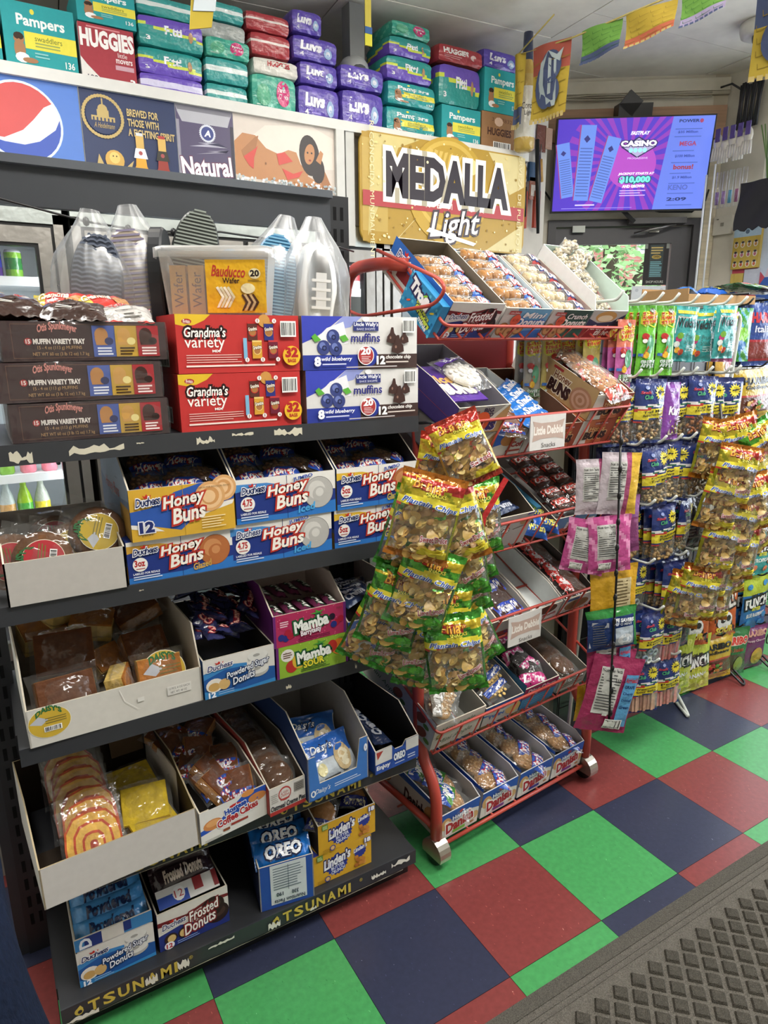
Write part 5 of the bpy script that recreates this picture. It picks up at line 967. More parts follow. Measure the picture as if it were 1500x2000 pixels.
mC = T(-.770, .072, Z5, -9); tray('sandwich_cookie_tray', .135, .30, .125, .11, '2a50a4', '1c1a20', a_nutr, mw=mC, label='tall dark blue sandwich cookie carton with nutrition panel on the bottom shelf', cl='1a2448')
for i in range(7): place('oreo_pack', f'bright blue sandwich cookie pack, {["frontmost","second","third","fourth","fifth","sixth","rearmost"][i]} in the tall blue carton', 'cookies', mw=mC @ T(.067, .035+i*.04, .125+.010*i, RJ.uniform(-5, 5), 40), name='cookie_pack')
carton('butter_cookie_carton', .168, .24, .088, 'd0a02c', a_lin, lambda p: p.r(.0, 0, 1, 1, '8a6a34'), lambda p: (p.r(0, 0, 1, 1, '2c3478'), p.p([(.1, 0), (.14, 0), (.05, .3), (.02, .3)], 'd0a02c'), p.r(.6, .02, .95, .05, 'd0a02c')), loc=(-.628, .075, Z5), label='closed yellow butter cookie carton, lower of two on the bottom shelf', cat='box')
tray('butter_cookie_tray', .166, .25, .086, .125, '2c3478', '3a3028', a_lin, loc=(-.612, .073, Z5+.0885), rot=(0, 0, 1.5), label='open yellow butter cookie carton, upper of two on the bottom shelf', cl='4a3a26', ys=.5)
for i in range(7): place('butter_cookies', 'film bag of brown butter cookies in the open yellow carton', 'cookies', (-.585+.11*(i % 2)+.01*RJ.random(), .12+.03*i, Z5+.165+.006*i), (25, RJ.uniform(-15, 15), RJ.uniform(-40, 40)), group='butter cookie bags', name='cookie_bag', sc=.9)
# ---------------------------------------------------------------- red wire snack rack on casters
RK = T(-.25, .075, 0, 5.2); RD = 'b04438'
rack = thing('snack_rack', 'red tubular snack rack on casters with six wire baskets', 'rack', mw=RK)
RW = .655
def bez(pts, n=6, rad=.16):
    """rounded polyline"""
    pts = [V(p) for p in pts]; out = [pts[0]]
    for i in range(1, len(pts)-1):
        a, b, c = pts[i-1], pts[i], pts[i+1]; p0 = b+(a-b)*min(.48, rad/(a-b).length); p1 = b+(c-b)*min(.48, rad/(c-b).length)
        for k in range(n+1): t = k/n; out.append(p0*(1-t)**2+b*2*t*(1-t)+p1*t*t)
    return out+[pts[-1]]
for uu in (0, RW):
    mb = MB(); mb.tube(bez([(uu, 0, .085), (uu, 0, .24), (uu, .085, .33), (uu, .085, 1.2), (uu, .12, 1.30), (uu, .42, 1.36)]), .0165, RD); mb.tube(bez([(uu, .42, .085), (uu, .42, 1.42), (uu, .42, 1.63), (uu, .25, 1.635), (uu, .14, 1.62)]), .0165, RD, n=10)
    mb.tube([(uu, .02, .115), (uu, .42, .115)], .010, RD); mb.build('side_frame', rack)
mb = MB(); mb.box(.01, .415, 1.24, .655, .42, 1.50, '6e2226', 'paintmetal'); mb.box(.01, .415, 1.08, .655, .42, 1.24, '34201f', 'paintmetal'); mb.build('back_panel', rack)
ANG = [38, 26, 25, 25, 18, 8]; RAIL = [1.475, 1.257, .975, .702, .425, .115]; BOT = [1.445, 1.150, .883, .618, .352, .058]; DEP = [.27, .32, .33, .34, .34, .36]
for k in range(6):
    mb = MB(); a = math.radians(ANG[k]); zr, zb, D = RAIL[k], BOT[k], DEP[k]; v0 = -.004-(.045 if k == 1 else .01 if k == 2 else 0); r = .0035; ex = .012
    def sl(v, z): return (v0+v*math.cos(a), z+v*math.sin(a))
    if k < 5:
        mb.tube(bez([(-.012, D*math.cos(a)*.55, zr+.05+D*math.sin(a)*.5), (-.012, v0-.012, zr), (RW+.01, v0-.012, zr), (RW+.01, D*math.cos(a)*.55, zr+.05+D*math.sin(a)*.5)], 3, .018), .0042, RD)
        n = 9
        for i in range(n+1): u = .005+i*(RW-.01)/n; mb.tube([(u, v0-.012, zr), (u-.012, v0-.010+math.tan(a)*(zr-zb), zb), (u-.012,)+sl(D, zb)], r, RD, n=6)
        mb.tube([(-.01, v0-.010+math.tan(a)*(zr-zb), zb), (RW, v0-.010+math.tan(a)*(zr-zb), zb)], r, RD, n=6)
    else:
        for i in range(7): u = .02+i*.1; mb.tube([(u,)+sl(0, zb), (u,)+sl(D, zb)], r, RD, n=6)
        mb.tube([(0, -.004, zb-.004), (RW, -.004, zb-.004)], .006, RD)
    for f in (.5, 1): mb.tube([(-.005,)+sl(D*f, zb-.004), (RW,)+sl(D*f, zb-.004)], r, RD, n=6)
    mb.build('wire_basket', rack)
# side loop of the top basket
mb = MB(); mb.tube(bez([(-.02, .36, 1.52), (-.025, .30, 1.505), (-.03, .0, 1.52), (-.03, -.04, 1.55), (-.03, -.02, 1.575), (-.03, .22, 1.66)], 4, .03), .0045, RD); mb.build('side_loop', rack)
for u, v in ((0, 0), (RW, 0), (0, .42), (RW, .42)):
    c = MB(); c.tube([(u-.013, v, .042), (u+.013, v, .042)], .036, '1b1b1d', 'plastic', n=20); w_ = c.build('caster', rack)
    c = MB(); vs = []; n = 12
    for x in (u-.017, u+.022):
        for i in range(n+1): q = math.radians(-20+220*i/n); vs.append((x, v+.041*math.cos(q), .044+.041*math.sin(q)))
    c.add(vs, [(i, i+1, n+2+i, n+1+i) for i in range(n)]+[tuple(range(n, -1, -1)), tuple(range(n+1, 2*n+2))], 'b9b3a6', 'steel', False); c.tube([(u, v, .08), (u, v, .10)], .010, '8a8680', 'steel'); c.build('chrome_hood', w_)
VO = [.035, -.005, .035, .03, .02, .004]
def RT(k, u, v=0, h=0, tilt=0, rz=0):
    """matrix of a tray standing on basket k"""
    a = math.radians(ANG[k]); return RK @ M.Translation((u, VO[k]+v*math.cos(a), BOT[k]+v*math.sin(a)+.004)) @ M.Rotation(math.radians(rz), 4, 'Z') @ M.Rotation(a+math.radians(tilt), 4, 'X') @ M.Translation((0, 0, h))
def a_ld(c1, c2, t1, t2, tc='f0ece8', bun='c89460', price=True):
    def f(p):
        p.r(0, 0, 1, 1, 'c4beb8'); p.p([(.25, 1), (1, 1), (1, 0), (.6, 0), (.35, .45)], c1); p.p([(.4, 0), (1, 0), (1, .3), (.6, .25)], c2)
        for x, y in ((.12, .3), (.3, .2), (.46, .34)): p.e(x, y, .12, None, '9a6838', 16); p.e(x, y, .095, None, bun, 14); p.e(x, y, .03, None, '8a5a34', 8)
        p.r(.1, .8, .34, .92, 'a83430'); p.t('Little Debbie', .12, .83, .32, .89, 'f0e4e0'); p.t(t1, .42, .70, .92, .88, tc, b=.02, sh=.2); p.t(t2, .34, .44, .96, .68, tc, b=.04, sh=.15, o=c2, ow=.05)
        if price: p.e(.3, .62, .1, None, 'd8583c', 16); p.t('$2.50', .24, .57, .36, .67, '7a2018')
    return f
def a_trolli(p):
    p.r(0, 0, 1, 1, '2f86b8'); rn = random.Random(5)
    for _ in range(40): p.e(rn.random(), rn.random(), .03, None, rn.choice(['58b0d0', '1f6a9a', '3a98c4']), 8); p.k -= 1
    p.k += 1; p.t('Trolli', .1, .55, .7, .85, 'f0f0f4', b=.07, o='3a3460', ow=.08, rot=-12); p.t('SOUR BRITE', .4, .38, .85, .46, 'c8d84a', b=.03, o='1a3050', ow=.05, rot=-12); p.t('Crawlers', .42, .22, .92, .38, 'c8d84a', b=.05, o='1a3050', ow=.06, rot=-12); p.t('minis', .6, .08, .88, .2, 'e8ecf0', b=.04, rot=-12)
    for x, y, c in ((.55, .8, '8ac83c'), (.85, .6, 'd8c03a'), (.2, .3, 'd85a3a')): p.e(x, y, .06, .03, c, 10, rot=.6)
def a_fside(p): p.r(0, 0, 1, 1, '2c62b0'); p.p([(0, 0), (1, 0), (1, .3), (.3, .55), (0, .6)], 'd8d6d2'); p.p([(.4, 0), (1, 0), (1, .14), (.6, .2)], '9a2a2c'); duchess(p, .1, .62, .4, .85); p.t('D', .62, .1, .8, .5, 'f0ece8', b=.04, o='8a2428', ow=.06); p.r(.2, .25, .42, .55, '7a2428'); p.e(.1, .2, .05, None, 'e8e8ec'); p.t('12', .07, .14, .13, .26, 'a83030')
carton('candy_carton', .022, .14, .085, '2f86b8', None, None, mw=RT(0, -.018, .0), label='bright blue sour candy carton squeezed at the left end of the top basket', cat='box')
mb = MB(); a_trolli(P(mb, (-.0182, .14, 0), U=(0, -1, 0), w=.14, h=.085)); mb.build('candy_label', mw=RT(0, 0, 0), label='printed side panel of the bright blue sour candy carton', cat='label')
tray('donut_tray', .168, .27, .098, .094, 'c8c4be', '6a604e', a_frost, a_fside, mw=RT(0, .006), label='frosted donut carton at the left of the top rack basket', ys=.5, cl='2c62b0', ff='24306c')
tray('donut_tray', .165, .25, .088, .084, 'd4d2cc', 'ccdcd8', a_ld('6aa0c4', '3a6cb4', 'Mini', 'Donuts'), mw=RT(0, .186), label='white and blue mini donut carton second from the left in the top basket', ys=.5)
tray('donut_tray', .160, .25, .088, .084, 'c9c6c0', 'a89c94', a_ld('2c4a44', '2c5c50', 'Crunch', 'Donuts'), mw=RT(0, .358), label='white and dark green crunch donut carton third in the top basket', ys=.5)
def a_crisp(p): p.r(0, 0, 1, 1, '34385c'); p.r(0, 0, 1, .35, '9a2c34'); p.p([(0, 1), (0, .7), (.3, .55), (.7, .6), (1, .9), (1, 1)], 'b8b4b0'); p.e(.45, .78, .3, .2, 'c09050', 18); p.e(.45, .72, .22, .12, 'e0d0b0', 14); p.t('Crunch', .2, .3, .7, .48, 'f0ece8', b=.02, sh=.3); p.t('time', .4, .1, .8, .3, 'f0ece8', b=.03, sh=.3)
tray('pretzel_tray', .150, .27, .09, .12, 'dce0dc', 'c4d8d0', a_crisp, mw=RT(0, .522), label='white-sided carton at the right of the top basket under bags of curled snacks', ys=.1, cedge='dfe4e4')
for (k_, n, u, kind, l, g) in ((0, 5, .088, 'crunch_stick', 'crunchy brown donut pack, %s in the frosted donut carton', 1), (0, 6, .268, 'crunch_stick', 'blue-banded mini donut pack, %s in the white and blue carton', 2), (0, 6, .438, 'sugar_stick', 'red-banded pale donut pack, %s in the dark green carton', 3)):
    for i in range(n): f = n-1-i; place(kind, l % (['frontmost', 'second from the front', 'third from the front', 'fourth from the front', 'fifth from the front', 'rearmost'][i]), 'donuts', mw=RK @ T(0, 0, 0) @ RK.inverted() @ RT(0, u, 0) @ T(0, .028+i*.042, .074+.004*(i % 2), RJ.uniform(-6, 6), 8), name='donut_pack', sc=.98)
def proto_curlbag():
    mb = MB(); rn = random.Random(4)
    for i in range(60):
        a, b = rn.uniform(-.055, .055), rn.uniform(-.075, .075); z = rn.uniform(-.014, .022)*(1-(a/.07)**2); q = rn.random()*6; R_ = .009
        pts = [(a+R_*math.cos(q+t), b+R_*math.sin(q+t), z+.004*math.sin(2*t+q)) for t in [k*.8 for k in range(8)]]; mb.tube(pts, .0052, rn.choice(['cbbfa4', 'd8ccb0', 'b8a888']), 'food', n=6)
    c = mb.mesh(); mb = MB(); pillow(mb, .13, .18, .065, wrapcol(), 12, 14, .07, .004, 3); PROTO['curl_bag'] = [('curls', c, 'stuff'), ('wrapper', mb.mesh())]
proto_curlbag()
for i, (y, z, rx, rz) in enumerate(((.06, .06, 5, 80), (.15, .085, 10, 10), (.22, .11, 20, -60))): place('curl_bag', ['clear bag of pale curled snacks, lowest in the right tray of the top basket', 'clear bag of pale curled snacks, middle one in the top basket', 'clear bag of pale curled snacks, topmost at the back of the top basket'][i], 'snack bag', mw=RT(0, .60) @ T(0, y, z, rz, rx), name='curled_snack_bag', sc=.8)
# second basket
def a_big(p): p.r(0, 0, 1, 1, '9c948e'); p.p([(.6, 0), (.7, .5), (1, 1), (1, 0)], 'b88c5c'); p.p([(.55, 0), (.62, .5), (.9, 1), (.96, 1), (.7, .4), (.66, 0)], 'd8d0c4'); p.r(.08, .66, .42, .84, 'a03a30'); p.t('Little Debbie', .1, .7, .4, .8, 'f0e4e0'); p.t('BIG', .5, .78, .68, .93, '3a2440', b=.04); p.t('ICED', .48, .6, .7, .75, '3a2440', b=.04); p.t('BUNS', .26, .12, .8, .4, '3c2464', b=.07, o='d0c8d4', ow=.05); p.e(.5, .42, .17, None, 'e0582c', 18); p.t('$2.00', .4, .36, .6, .48, '6a1c10', b=.03)
tray('bun_tray', .165, .28, .078, .088, '8a8480', '5a5468', a_big, mw=RT(1, -.014, 0, 0), label='grey and brown big iced bun carton, lower left in the second basket', ys=.5)
tray('bun_tray', .168, .29, .074, .09, '4a3c80', '8d8a94', a_big, mw=RT(1, -.016, -.004, .082), label='purple-sided big iced bun carton stacked upper left in the second basket', ys=.4)
place('iced_bun', 'long white iced bun lying in the purple-sided carton', 'bun', mw=RT(1, .066, .0, .082) @ T(.03, .13, .085, 14, 4), sc=1.15, name='iced_bun')
mb = MB(); p = P(mb, (0, 0, 0), U=(1, 0, 0), Vv=(0, 1, 0), w=.11, h=.16); mb.box(0, 0, -.004, .11, .16, 0, '5a3a94', 'film'); p.t('BUNS', .1, .2, .9, .45, 'e8e0c8', b=.08, o='3a2464', ow=.05); p.t('Iced', .15, .5, .7, .7, 'd8a860', b=.04); mb.build('bun_wrapper', mw=RT(1, -.004, .0, .082) @ T(0, .03, .072, 0, 2), label='purple wrapped iced bun with big lettering in the upper left carton', cat='bun')
mb = MB(); mb.prism([(0, 0), (.07, 0), (.07, .14), (.02, .15), (.0, .14), (.015, .09), (.0, .05)], 0, .002, 'b8b4b0', 'c8c4c0', 'a8a4a0', ax=1); mb.build('cardboard_flap', mw=RK @ T(-.05, .17, 1.31, 0, 0), label='torn white cardboard flap standing behind the purple-sided carton', cat='cardboard')
tray('coffee_cake_tray', .108, .30, .075, .085, '2c58b0', '9a948c', lambda p: (p.r(0, 0, 1, 1, 'cfccc8'), p.p([(0, .4), (.4, .5), (.8, 1), (0, 1)], '2c58b0'), p.e(.45, .62, .25, .24, 'b8804c', 16), p.t('Cof', .6, .32, .98, .52, 'a03030', b=.05), p.r(.5, .12, .98, .2, '9a4030')), mw=RT(1, .152, 0, 0), label='blue and white coffee cake carton in the second basket', ys=.4)
for i in range(5): place('coffee_cake', 'wrapped brown coffee cake in the blue and white carton of the second basket', 'cake', mw=RT(1, .205) @ T(0, .03+.05*i, .075, RJ.uniform(-20, 20), 6), group='coffee cakes in the second basket', name='coffee_cake')
tray('snack_tray', .10, .30, .07, .09, 'd2d0cc', 'd0d6d6', None, mw=RT(1, .262), label='white open tray with blue packets in the second basket', ys=.3)
for i in range(5): place('blue_bar', f'shiny blue snack packet, {["frontmost","second","third","fourth","rearmost"][i]} beside the honey bun cartons', 'snack packet', mw=RT(1, .312) @ T(.01*i, .02+.042*i, .082, 24+RJ.uniform(-10, 10), 6), name='snack_packet')
mb = MB(); mb.box(0, 0, 0, .135, .003, .088, 'c8c4c0'); p = P(mb, (0, 0, 0), w=.135, h=.088); p.p([(.06, .25), (.3, .32), (.7, .32), (.96, .25), (.9, .6), (.96, .85), (.7, .78), (.3, .78), (.06, .85), (.12, .6)], 'b0988c'); p.t('Little Debbie', .1, .45, .92, .68, 'dcd4cc', b=.04); p.t('Snacks', .32, .06, .72, .2, '5a5452')
sgn = mb.mesh()
put('shelf_sign', sgn, mw=RK @ T(.236, -.066, 1.168, 0, 0), label='beige snack brand sign clipped to the second basket', cat='sign'); put('shelf_sign', sgn, mw=RK @ T(.235, -.022, .607, 0, 0), label='beige snack brand sign clipped to the fourth basket', cat='sign')
def a_hbo(p): p.r(0, 0, 1, 1, 'b4613c'); p.p([(0, 0), (.35, 0), (.2, 1), (0, 1)], 'c9c2ba'); p.p([(.8, 0), (1, 0), (1, 1), (.7, 1)], '8e3e28'); p.r(.38, .78, .78, .9, '8e2c28'); p.t('Little Debbie', .4, .8, .76, .87, 'f0e4e0'); p.t('Honey', .3, .5, .74, .7, 'e0b070', b=.02, o='7a3420', ow=.05); p.t('BUNS', .22, .2, .82, .48, '34181a', b=.07, o='d8a878', ow=.04)
def a_hbs(p):
    p.r(0, 0, 1, 1, 'b09060'); p.p([(0, 0), (.3, 0), (.3, 1), (0, 1)], 'd8d4cc'); p.r(.46, .84, .58, .92, '9a2c28'); p.t('Honey', .50, .5, .70, .8, '7a4a28', b=.03, o='e8dcc0', ow=.04); p.t('BUNS', .48, .16, .73, .5, '3a1c18', b=.07, o='e8dcc0', ow=.04)
    for r_, c in ((.2, 'a87858'), (.16, 'c0957a'), (.12, 'a87858'), (.08, 'c0957a'), (.04, 'a87858')): p.e(.86, .42, r_*.62, r_*1.9, c, 24)
tray('bun_tray', .112, .30, .076, .085, 'b4613c', '6a4a3a', a_hbo, mw=RT(1, .365), label='orange honey bun carton, lower middle right in the second basket', ys=.4)
carton('bun_carton', .155, .30, .078, 'b4613c', a_hbo, mw=RT(1, .480), label='orange and white honey bun carton, lower right in the second basket', cat='box')
tray('bun_tray', .165, .32, .078, .09, 'b4613c', '8a5a44', a_hbo, a_hbs, mw=RT(1, .489, .0, .080), label='open orange honey bun carton with big side print, upper right in the second basket', ys=.3, cl='b09060')
for i in range(6): place('glazed_bun', f'wrapped honey bun with red and brown band, {["frontmost","second","third","fourth","fifth","rearmost"][i]} in the upper right carton', 'bun', mw=RT(1, .572, 0, .08) @ T(0, .05+.045*i, .082+.004*i, RJ.uniform(-25, 25), 12), name='honey_bun', sc=1.15)
# third basket
def a_tex(p): p.r(0, 0, 1, 1, 'b4b2b2'); p.t('BIG', .12, .62, .4, .72, 'e8e8e8', b=.06, o='2a2830', ow=.06); p.t('TEXAS', .1, .48, .5, .6, 'e8e8e8', b=.06, o='2a2830', ow=.06); p.e(.84, .74, .12, .1, 'a88460', 14); p.p([(.6, .55), (.85, .62), (.85, .6), (.6, .53)], '4a3428'); p.r(0, .9, .06, 1, '3a3480'); p.p([(.82, .94), (1, .98), (1, 1), (.85, 1)], '4a3a98')
tray('bun_tray', .165, .33, .108, .13, 'b4b2b2', '5c5248', a_tex, mw=RT(2, .168), label='plain white-fronted carton with small dark lettering in the third basket', ys=.3, cl='8a8884')
place('navy_bar', 'dark purple packet at the bottom of the white-fronted carton in the third basket', 'snack packet', mw=RT(2, .25) @ T(0, .05, .095, 10, 0), name='snack_packet')
def a_yel(p): p.r(0, 0, 1, 1, 'c4c06a'); p.r(.3, .45, .95, .95, '4a3828'); p.e(.62, .68, .22, .18, '7a5a38', 12); p.t('Cup', .4, .3, .8, .42, 'a83430', b=.04); p.lines(.1, .1, .8, .25, 3, '5a5830', .4)
carton('wafer_carton', .085, .10, .075, 'c4c06a', lambda p: (p.r(0, 0, 1, 1, 'c8c474'), p.r(.25, .5, .8, .9, '9a9884'), p.lines(.2, .1, .9, .4, 3, '3a4a7a', .5)), mw=RT(2, .078), label='yellow wafer carton, lower one beside the chip bags in the third basket', cat='box')
carton('wafer_carton', .085, .12, .085, 'c4c06a', a_yel, mw=RT(2, .078, 0, .077), label='yellow and brown wafer carton, upper one beside the chip bags', cat='box')
mb = MB(); mb.box(0, 0, 0, .09, .12, .012, '9a7650', 'food')
for i in range(12): mb.box(.004+i*.0072, 0, .012, .006+i*.0072, .12, .0135, '7a5838', 'food'); mb.box(0, .004+i*.0098, .012, .09, .006+i*.0098, .0135, '7a5838', 'food')
mb.build('waffle_slab', mw=RT(2, .078, .02, .165) @ T(0, 0, 0, -8, -10), label='flat waffle biscuit slab lying on the yellow wafer cartons', cat='wafer')
for i in range(4): place('wafer_blue', f'blue packet with yellow lettering, {["front left","front right","back left","back right"][i]} of the four in the third basket', 'wafers', mw=RT(2, .385+.045*(i % 2), .01+.05*(i//2)) @ T(0, 0, .02+.012*(i % 2), -25, 20, 10), name='wafer_packet')
carton('candy_carton', .02, .26, .06, '3a7a9c', None, lambda p: (p.r(0, 0, 1, 1, '3f88b0'), p.p([(.4, 0), (1, 0), (1, 1), (.6, .8)], '7ab06a'), p.t('Cosmic', .3, .3, .8, .6, 'e8c83c', b=.04)), mw=RT(2, .425, .06), label='narrow blue and green carton side behind the blue packets', cat='box')
tray('snack_tray', .20, .33, .055, .07, 'a8a4a8', 'b0b4b4', lambda p: (p.r(0, 0, 1, 1, '6a94bc'), p.p([(0, 0), (1, 0), (1, .4), (0, .2)], 'b85a48'), p.t('BROWNIES', .3, .2, .95, .6, 'e8e4e0', b=.05, sh=.2)), mw=RT(2, .45), label='open tray of red and brown snack bars at the right of the third basket', ys=.4, cl='584a48')
for i in range(10): place('star_crunch', 'brown snack bar with red band stacked at the right of the third basket', 'snack bar', mw=RT(2, .505+.09*(i % 2)) @ T(0, .04+.048*(i//2), .07+.006*(i//2), 4, 5), group='bars in the third basket', name='snack_bar', sc=1.2)
# fourth basket
tray('snack_tray', .145, .36, .068, .075, 'c8c6c6', 'd0d2d0', lambda p: (p.r(0, 0, 1, .55, '9a3850'), p.r(0, .55, 1, 1, 'bcb8b8'), p.r(.7, 0, 1, 1, '8a8688'), p.t('Strawberry', .2, .32, .68, .46, 'e0b8c0', sh=.2), p.t('Rolls', .3, .12, .6, .28, 'e0b8c0', sh=.2)), mw=RT(3, .075), label='nearly empty white tray with maroon front at the left of the fourth basket', ys=.2)
place('twinkie', 'yellow and blue wrapped roll lying alone at the front of the left tray', 'cake', mw=RT(3, .15) @ T(0, .04, .04, 6, 0), sc=1.1, name='wrapped_roll')
tray('cookie_tray', .135, .36, .060, .07, 'c4c2c2', 'c4c4c2', lambda p: (p.r(0, 0, 1, .3, '9a3838'), p.t('Chip', .3, .05, .8, .25, '2c3c8c', b=.05)), mw=RT(3, .225), label='white tray with chocolate chip cookies in the fourth basket', ys=.2, cl='6a4a38')
for i in range(2): place('choc_cookie', ['flat chocolate chip cookie pack with blue lettering in front', 'darker flat cookie pack behind the blue-lettered one'][i], 'cookies', mw=RT(3, .295) @ T(.0, .07+.085*i, .055+.006*i, 4, 4), sc=1.1, name='cookie_pack')
tray('snack_tray', .135, .36, .060, .075, 'd0cece', 'd4d8d6', lambda p: (p.r(0, 0, .12, 1, '3a3a88'), p.e(.55, .75, .3, .3, '5a3028', 18), p.t('Fudge Rounds', .1, .15, .9, .4, 'a03040', b=.03, rot=4)), mw=RT(3, .362), label='empty white tray with fudge cookie print in the fourth basket', ys=.2)
tray('brownie_tray', .15, .36, .060, .075, 'c4c2c0', '5a5450', lambda p: (p.e(.5, .4, .38, .36, '8a5a38', 20), p.e(.5, .4, .3, .26, '7a4c30', 18), p.r(.1, .78, .5, .92, '2c4a8c'), p.lines(.1, .1, .5, .2, 1, '6a4c3c')), mw=RT(3, .505), label='tray of wrapped brownies at the right of the fourth basket', ys=.25)
for i in range(5): place('brownie', f'dark wrapped brownie with red band, {["frontmost","second","third","fourth","rearmost"][i]} in the fourth basket', 'brownie', mw=RT(3, .58) @ T(.004*(i % 2), .05+.065*i, .055, 85+RJ.uniform(-8, 8), 4), sc=1.25, name='brownie')
# fifth basket
def a_app(p): p.r(0, 0, 1, 1, 'c4c2b8'); p.t('Mini Apple', .12, .58, .8, .82, '3a5a40', sh=.35, rot=4); p.t('Mini Apple', .12, .12, .8, .36, '3a5a40', sh=.35, rot=4); p.e(.12, .5, .07, .1, 'a89450', 10); p.r(.0, .48, 1, .5, '9a988e'); p.t('3.1', .06, .4, .16, .47, '3a3020', b=.04)
def a_apps(p):
    p.r(0, 0, 1, 1, 'bcbab0'); 
    for x, y in ((.82, .7), (.86, .3), (.5, .65), (.6, .25)): p.e(x, y, .07, .16, '8a4a38', 12, rot=.5); p.e(x+.08, y-.12, .04, .08, '5a7a3c', 8)
    p.t('Mini Apple', .1, .4, .5, .6, '3a5a40', sh=.3)
tray('apple_snack_tray', .185, .34, .092, .10, 'c4c2b8', '9a9a92', a_app, a_apps, mw=RT(4, -.012), label='white apple snack carton with green script at the left of the fifth basket', ys=.3, cl='bcb8ac')
for i in range(9): place('crumb_mini', 'clear grey-banded wrapped pastry in the apple snack carton', 'pastry', mw=RT(4, .08) @ T(.04*(i % 3-1), .05+.03*i, .095+.004*i, RJ.uniform(10, 70), 10), group='apple snack pastries', name='pastry')
tray('cake_tray', .155, .34, .075, .09, 'bcbab8', '8a8c90', lambda p: (p.r(0, .5, 1, 1, '2c54a4'), p.e(.8, .4, .2, .3, 'd0b070', 14), p.p([(0, .8), (.5, .6), (1, .9), (1, .7), (.5, .4), (0, .6)], 'b8b6b4'), p.t('TWIN', .15, .3, .55, .45, '3a68b8', b=.04)), mw=RT(4, .178), label='white and blue carton of yellow sponge cakes in the fifth basket', ys=.3, cl='3a4858')
for i in range(6): place('twinkie', 'yellow sponge cake in clear film with blue band', 'cake', mw=RT(4, .255) @ T(.02*(i % 2), .05+.045*i, .075+.006*i, RJ.uniform(0, 30), 14), group='yellow sponge cakes', name='sponge_cake', sc=1.05)
def a_ding(p): p.r(0, 0, 1, 1, '3f88c0'); p.r(0, .5, 1, 1, '9a2c5c'); p.t('Ding Dings', .1, .56, .92, .9, 'e8c8d8', b=.05, sh=.15, o='5a1838', ow=.05); p.lines(.1, .1, .8, .4, 3, '7ab0d8', .3)
def a_dings(p): p.r(0, 0, 1, 1, '2a5878'); p.t('DingDings', .28, .3, .95, .75, 'c8a0b4', b=.05, o='301828', ow=.06); p.e(.72, .2, .06, .12, 'c8b040', 12)
tray('cake_tray', .15, .34, .085, .10, '3f88c0', '7a7676', a_ding, a_dings, mw=RT(4, .337), label='blue and magenta round-cake carton in the fifth basket', ys=.3, cl='2a5878')
for i in range(5): place('ding_cake', f'dark round cake in magenta-banded film, {["frontmost","second","third","fourth","rearmost"][i]} in the fifth basket', 'cake', mw=RT(4, .41) @ T(.008*(i % 2), .05+.05*i, .075+.006*i, RJ.uniform(-20, 20), 16), name='round_cake', sc=1.15)
tray('cookie_tray', .135, .34, .06, .07, 'c0beb6', 'a0a096', lambda p: (p.lines(.1, .2, .9, .8, 4, '4a5a44', .3), p.r(0, .9, 1, 1, 'a8a498')), mw=RT(4, .505), label='low white tray of brown cookies at the right of the fifth basket', ys=.3)
for i in range(4): place('oatmeal_pie', 'brown cookie in clear film, %s in the low white tray' % ['frontmost', 'second', 'third', 'rearmost'][i], 'cookie', mw=RT(4, .57) @ T(0, .05+.055*i, .05, RJ.uniform(-30, 30), 6), name='wrapped_cookie', sc=1.1)
# bottom basket
def a_dan(c):
    def f(p): p.r(0, 0, 1, 1, 'd4d0cc'); p.p([(0, 1), (1, 1), (1, .62), (.6, .78), (.3, .7), (0, .45)], '2c54a8'); p.e(.14, .58, .13, .24, 'c89c68', 16); p.e(.16, .6, .06, .1, 'e8dcc0', 10); p.e(.9, .36, .1, .16, 'c8a070', 12); p.e(.52, .84, .06, .06, 'b83034', 8); p.t('Hostess', .3, .64, .74, .80, 'e8ecf4', b=.04, o='23428e', ow=.06, rot=6); p.t('Danish', .16, .24, .84, .62, 'a82c34', b=.05, o='f0ecec', ow=.05, rot=8); p.r(.34, .08, .66, .2, c); p.e(.84, .15, .06, .04, 'a87040', 8)
    return f
def a_dans(p): p.r(0, 0, 1, 1, 'b8b4b0'); p.p([(0, .7), (1, .9), (1, 1), (0, 1)], '2c54a8'); p.t('Danish', .5, .2, .78, .6, '3a2024', b=.04); p.e(.88, .45, .1, .35, 'a87c50', 14); p.e(.2, .5, .1, .3, 'a87c50', 14)
for i, (u, c, kd, l) in enumerate(((.012, '7ab04a', 'danish_green', 'leftmost, with green tag'), (.172, '7a3a88', 'danish', 'second from left, with purple tag'), (.330, '3a3a88', 'danish', 'third from left, with dark blue tag'), (.486, '7a3a88', 'danish', 'rightmost, with purple tag'))):
    tray('pastry_tray', .148, .33, .092, .11, '2c54a8', 'a8a6a4', a_dan(c), a_dans, mw=RT(5, u), label='danish pastry carton on the bottom rack shelf, '+l, ys=.12, cl='8a847c', cedge='c8c8c8')
    for j in range(5): place(kd, f'wrapped danish pastry, {["frontmost","second","third","fourth","rearmost"][j]} in the {["leftmost","second","third","rightmost"][i]} bottom rack carton', 'pastry', mw=RT(5, u+.074) @ T(RJ.uniform(-.012, .012), .045+j*.058, .080+.006*(j % 2), RJ.uniform(20, 75), RJ.uniform(6, 22)), name='danish_pastry', sc=.95)
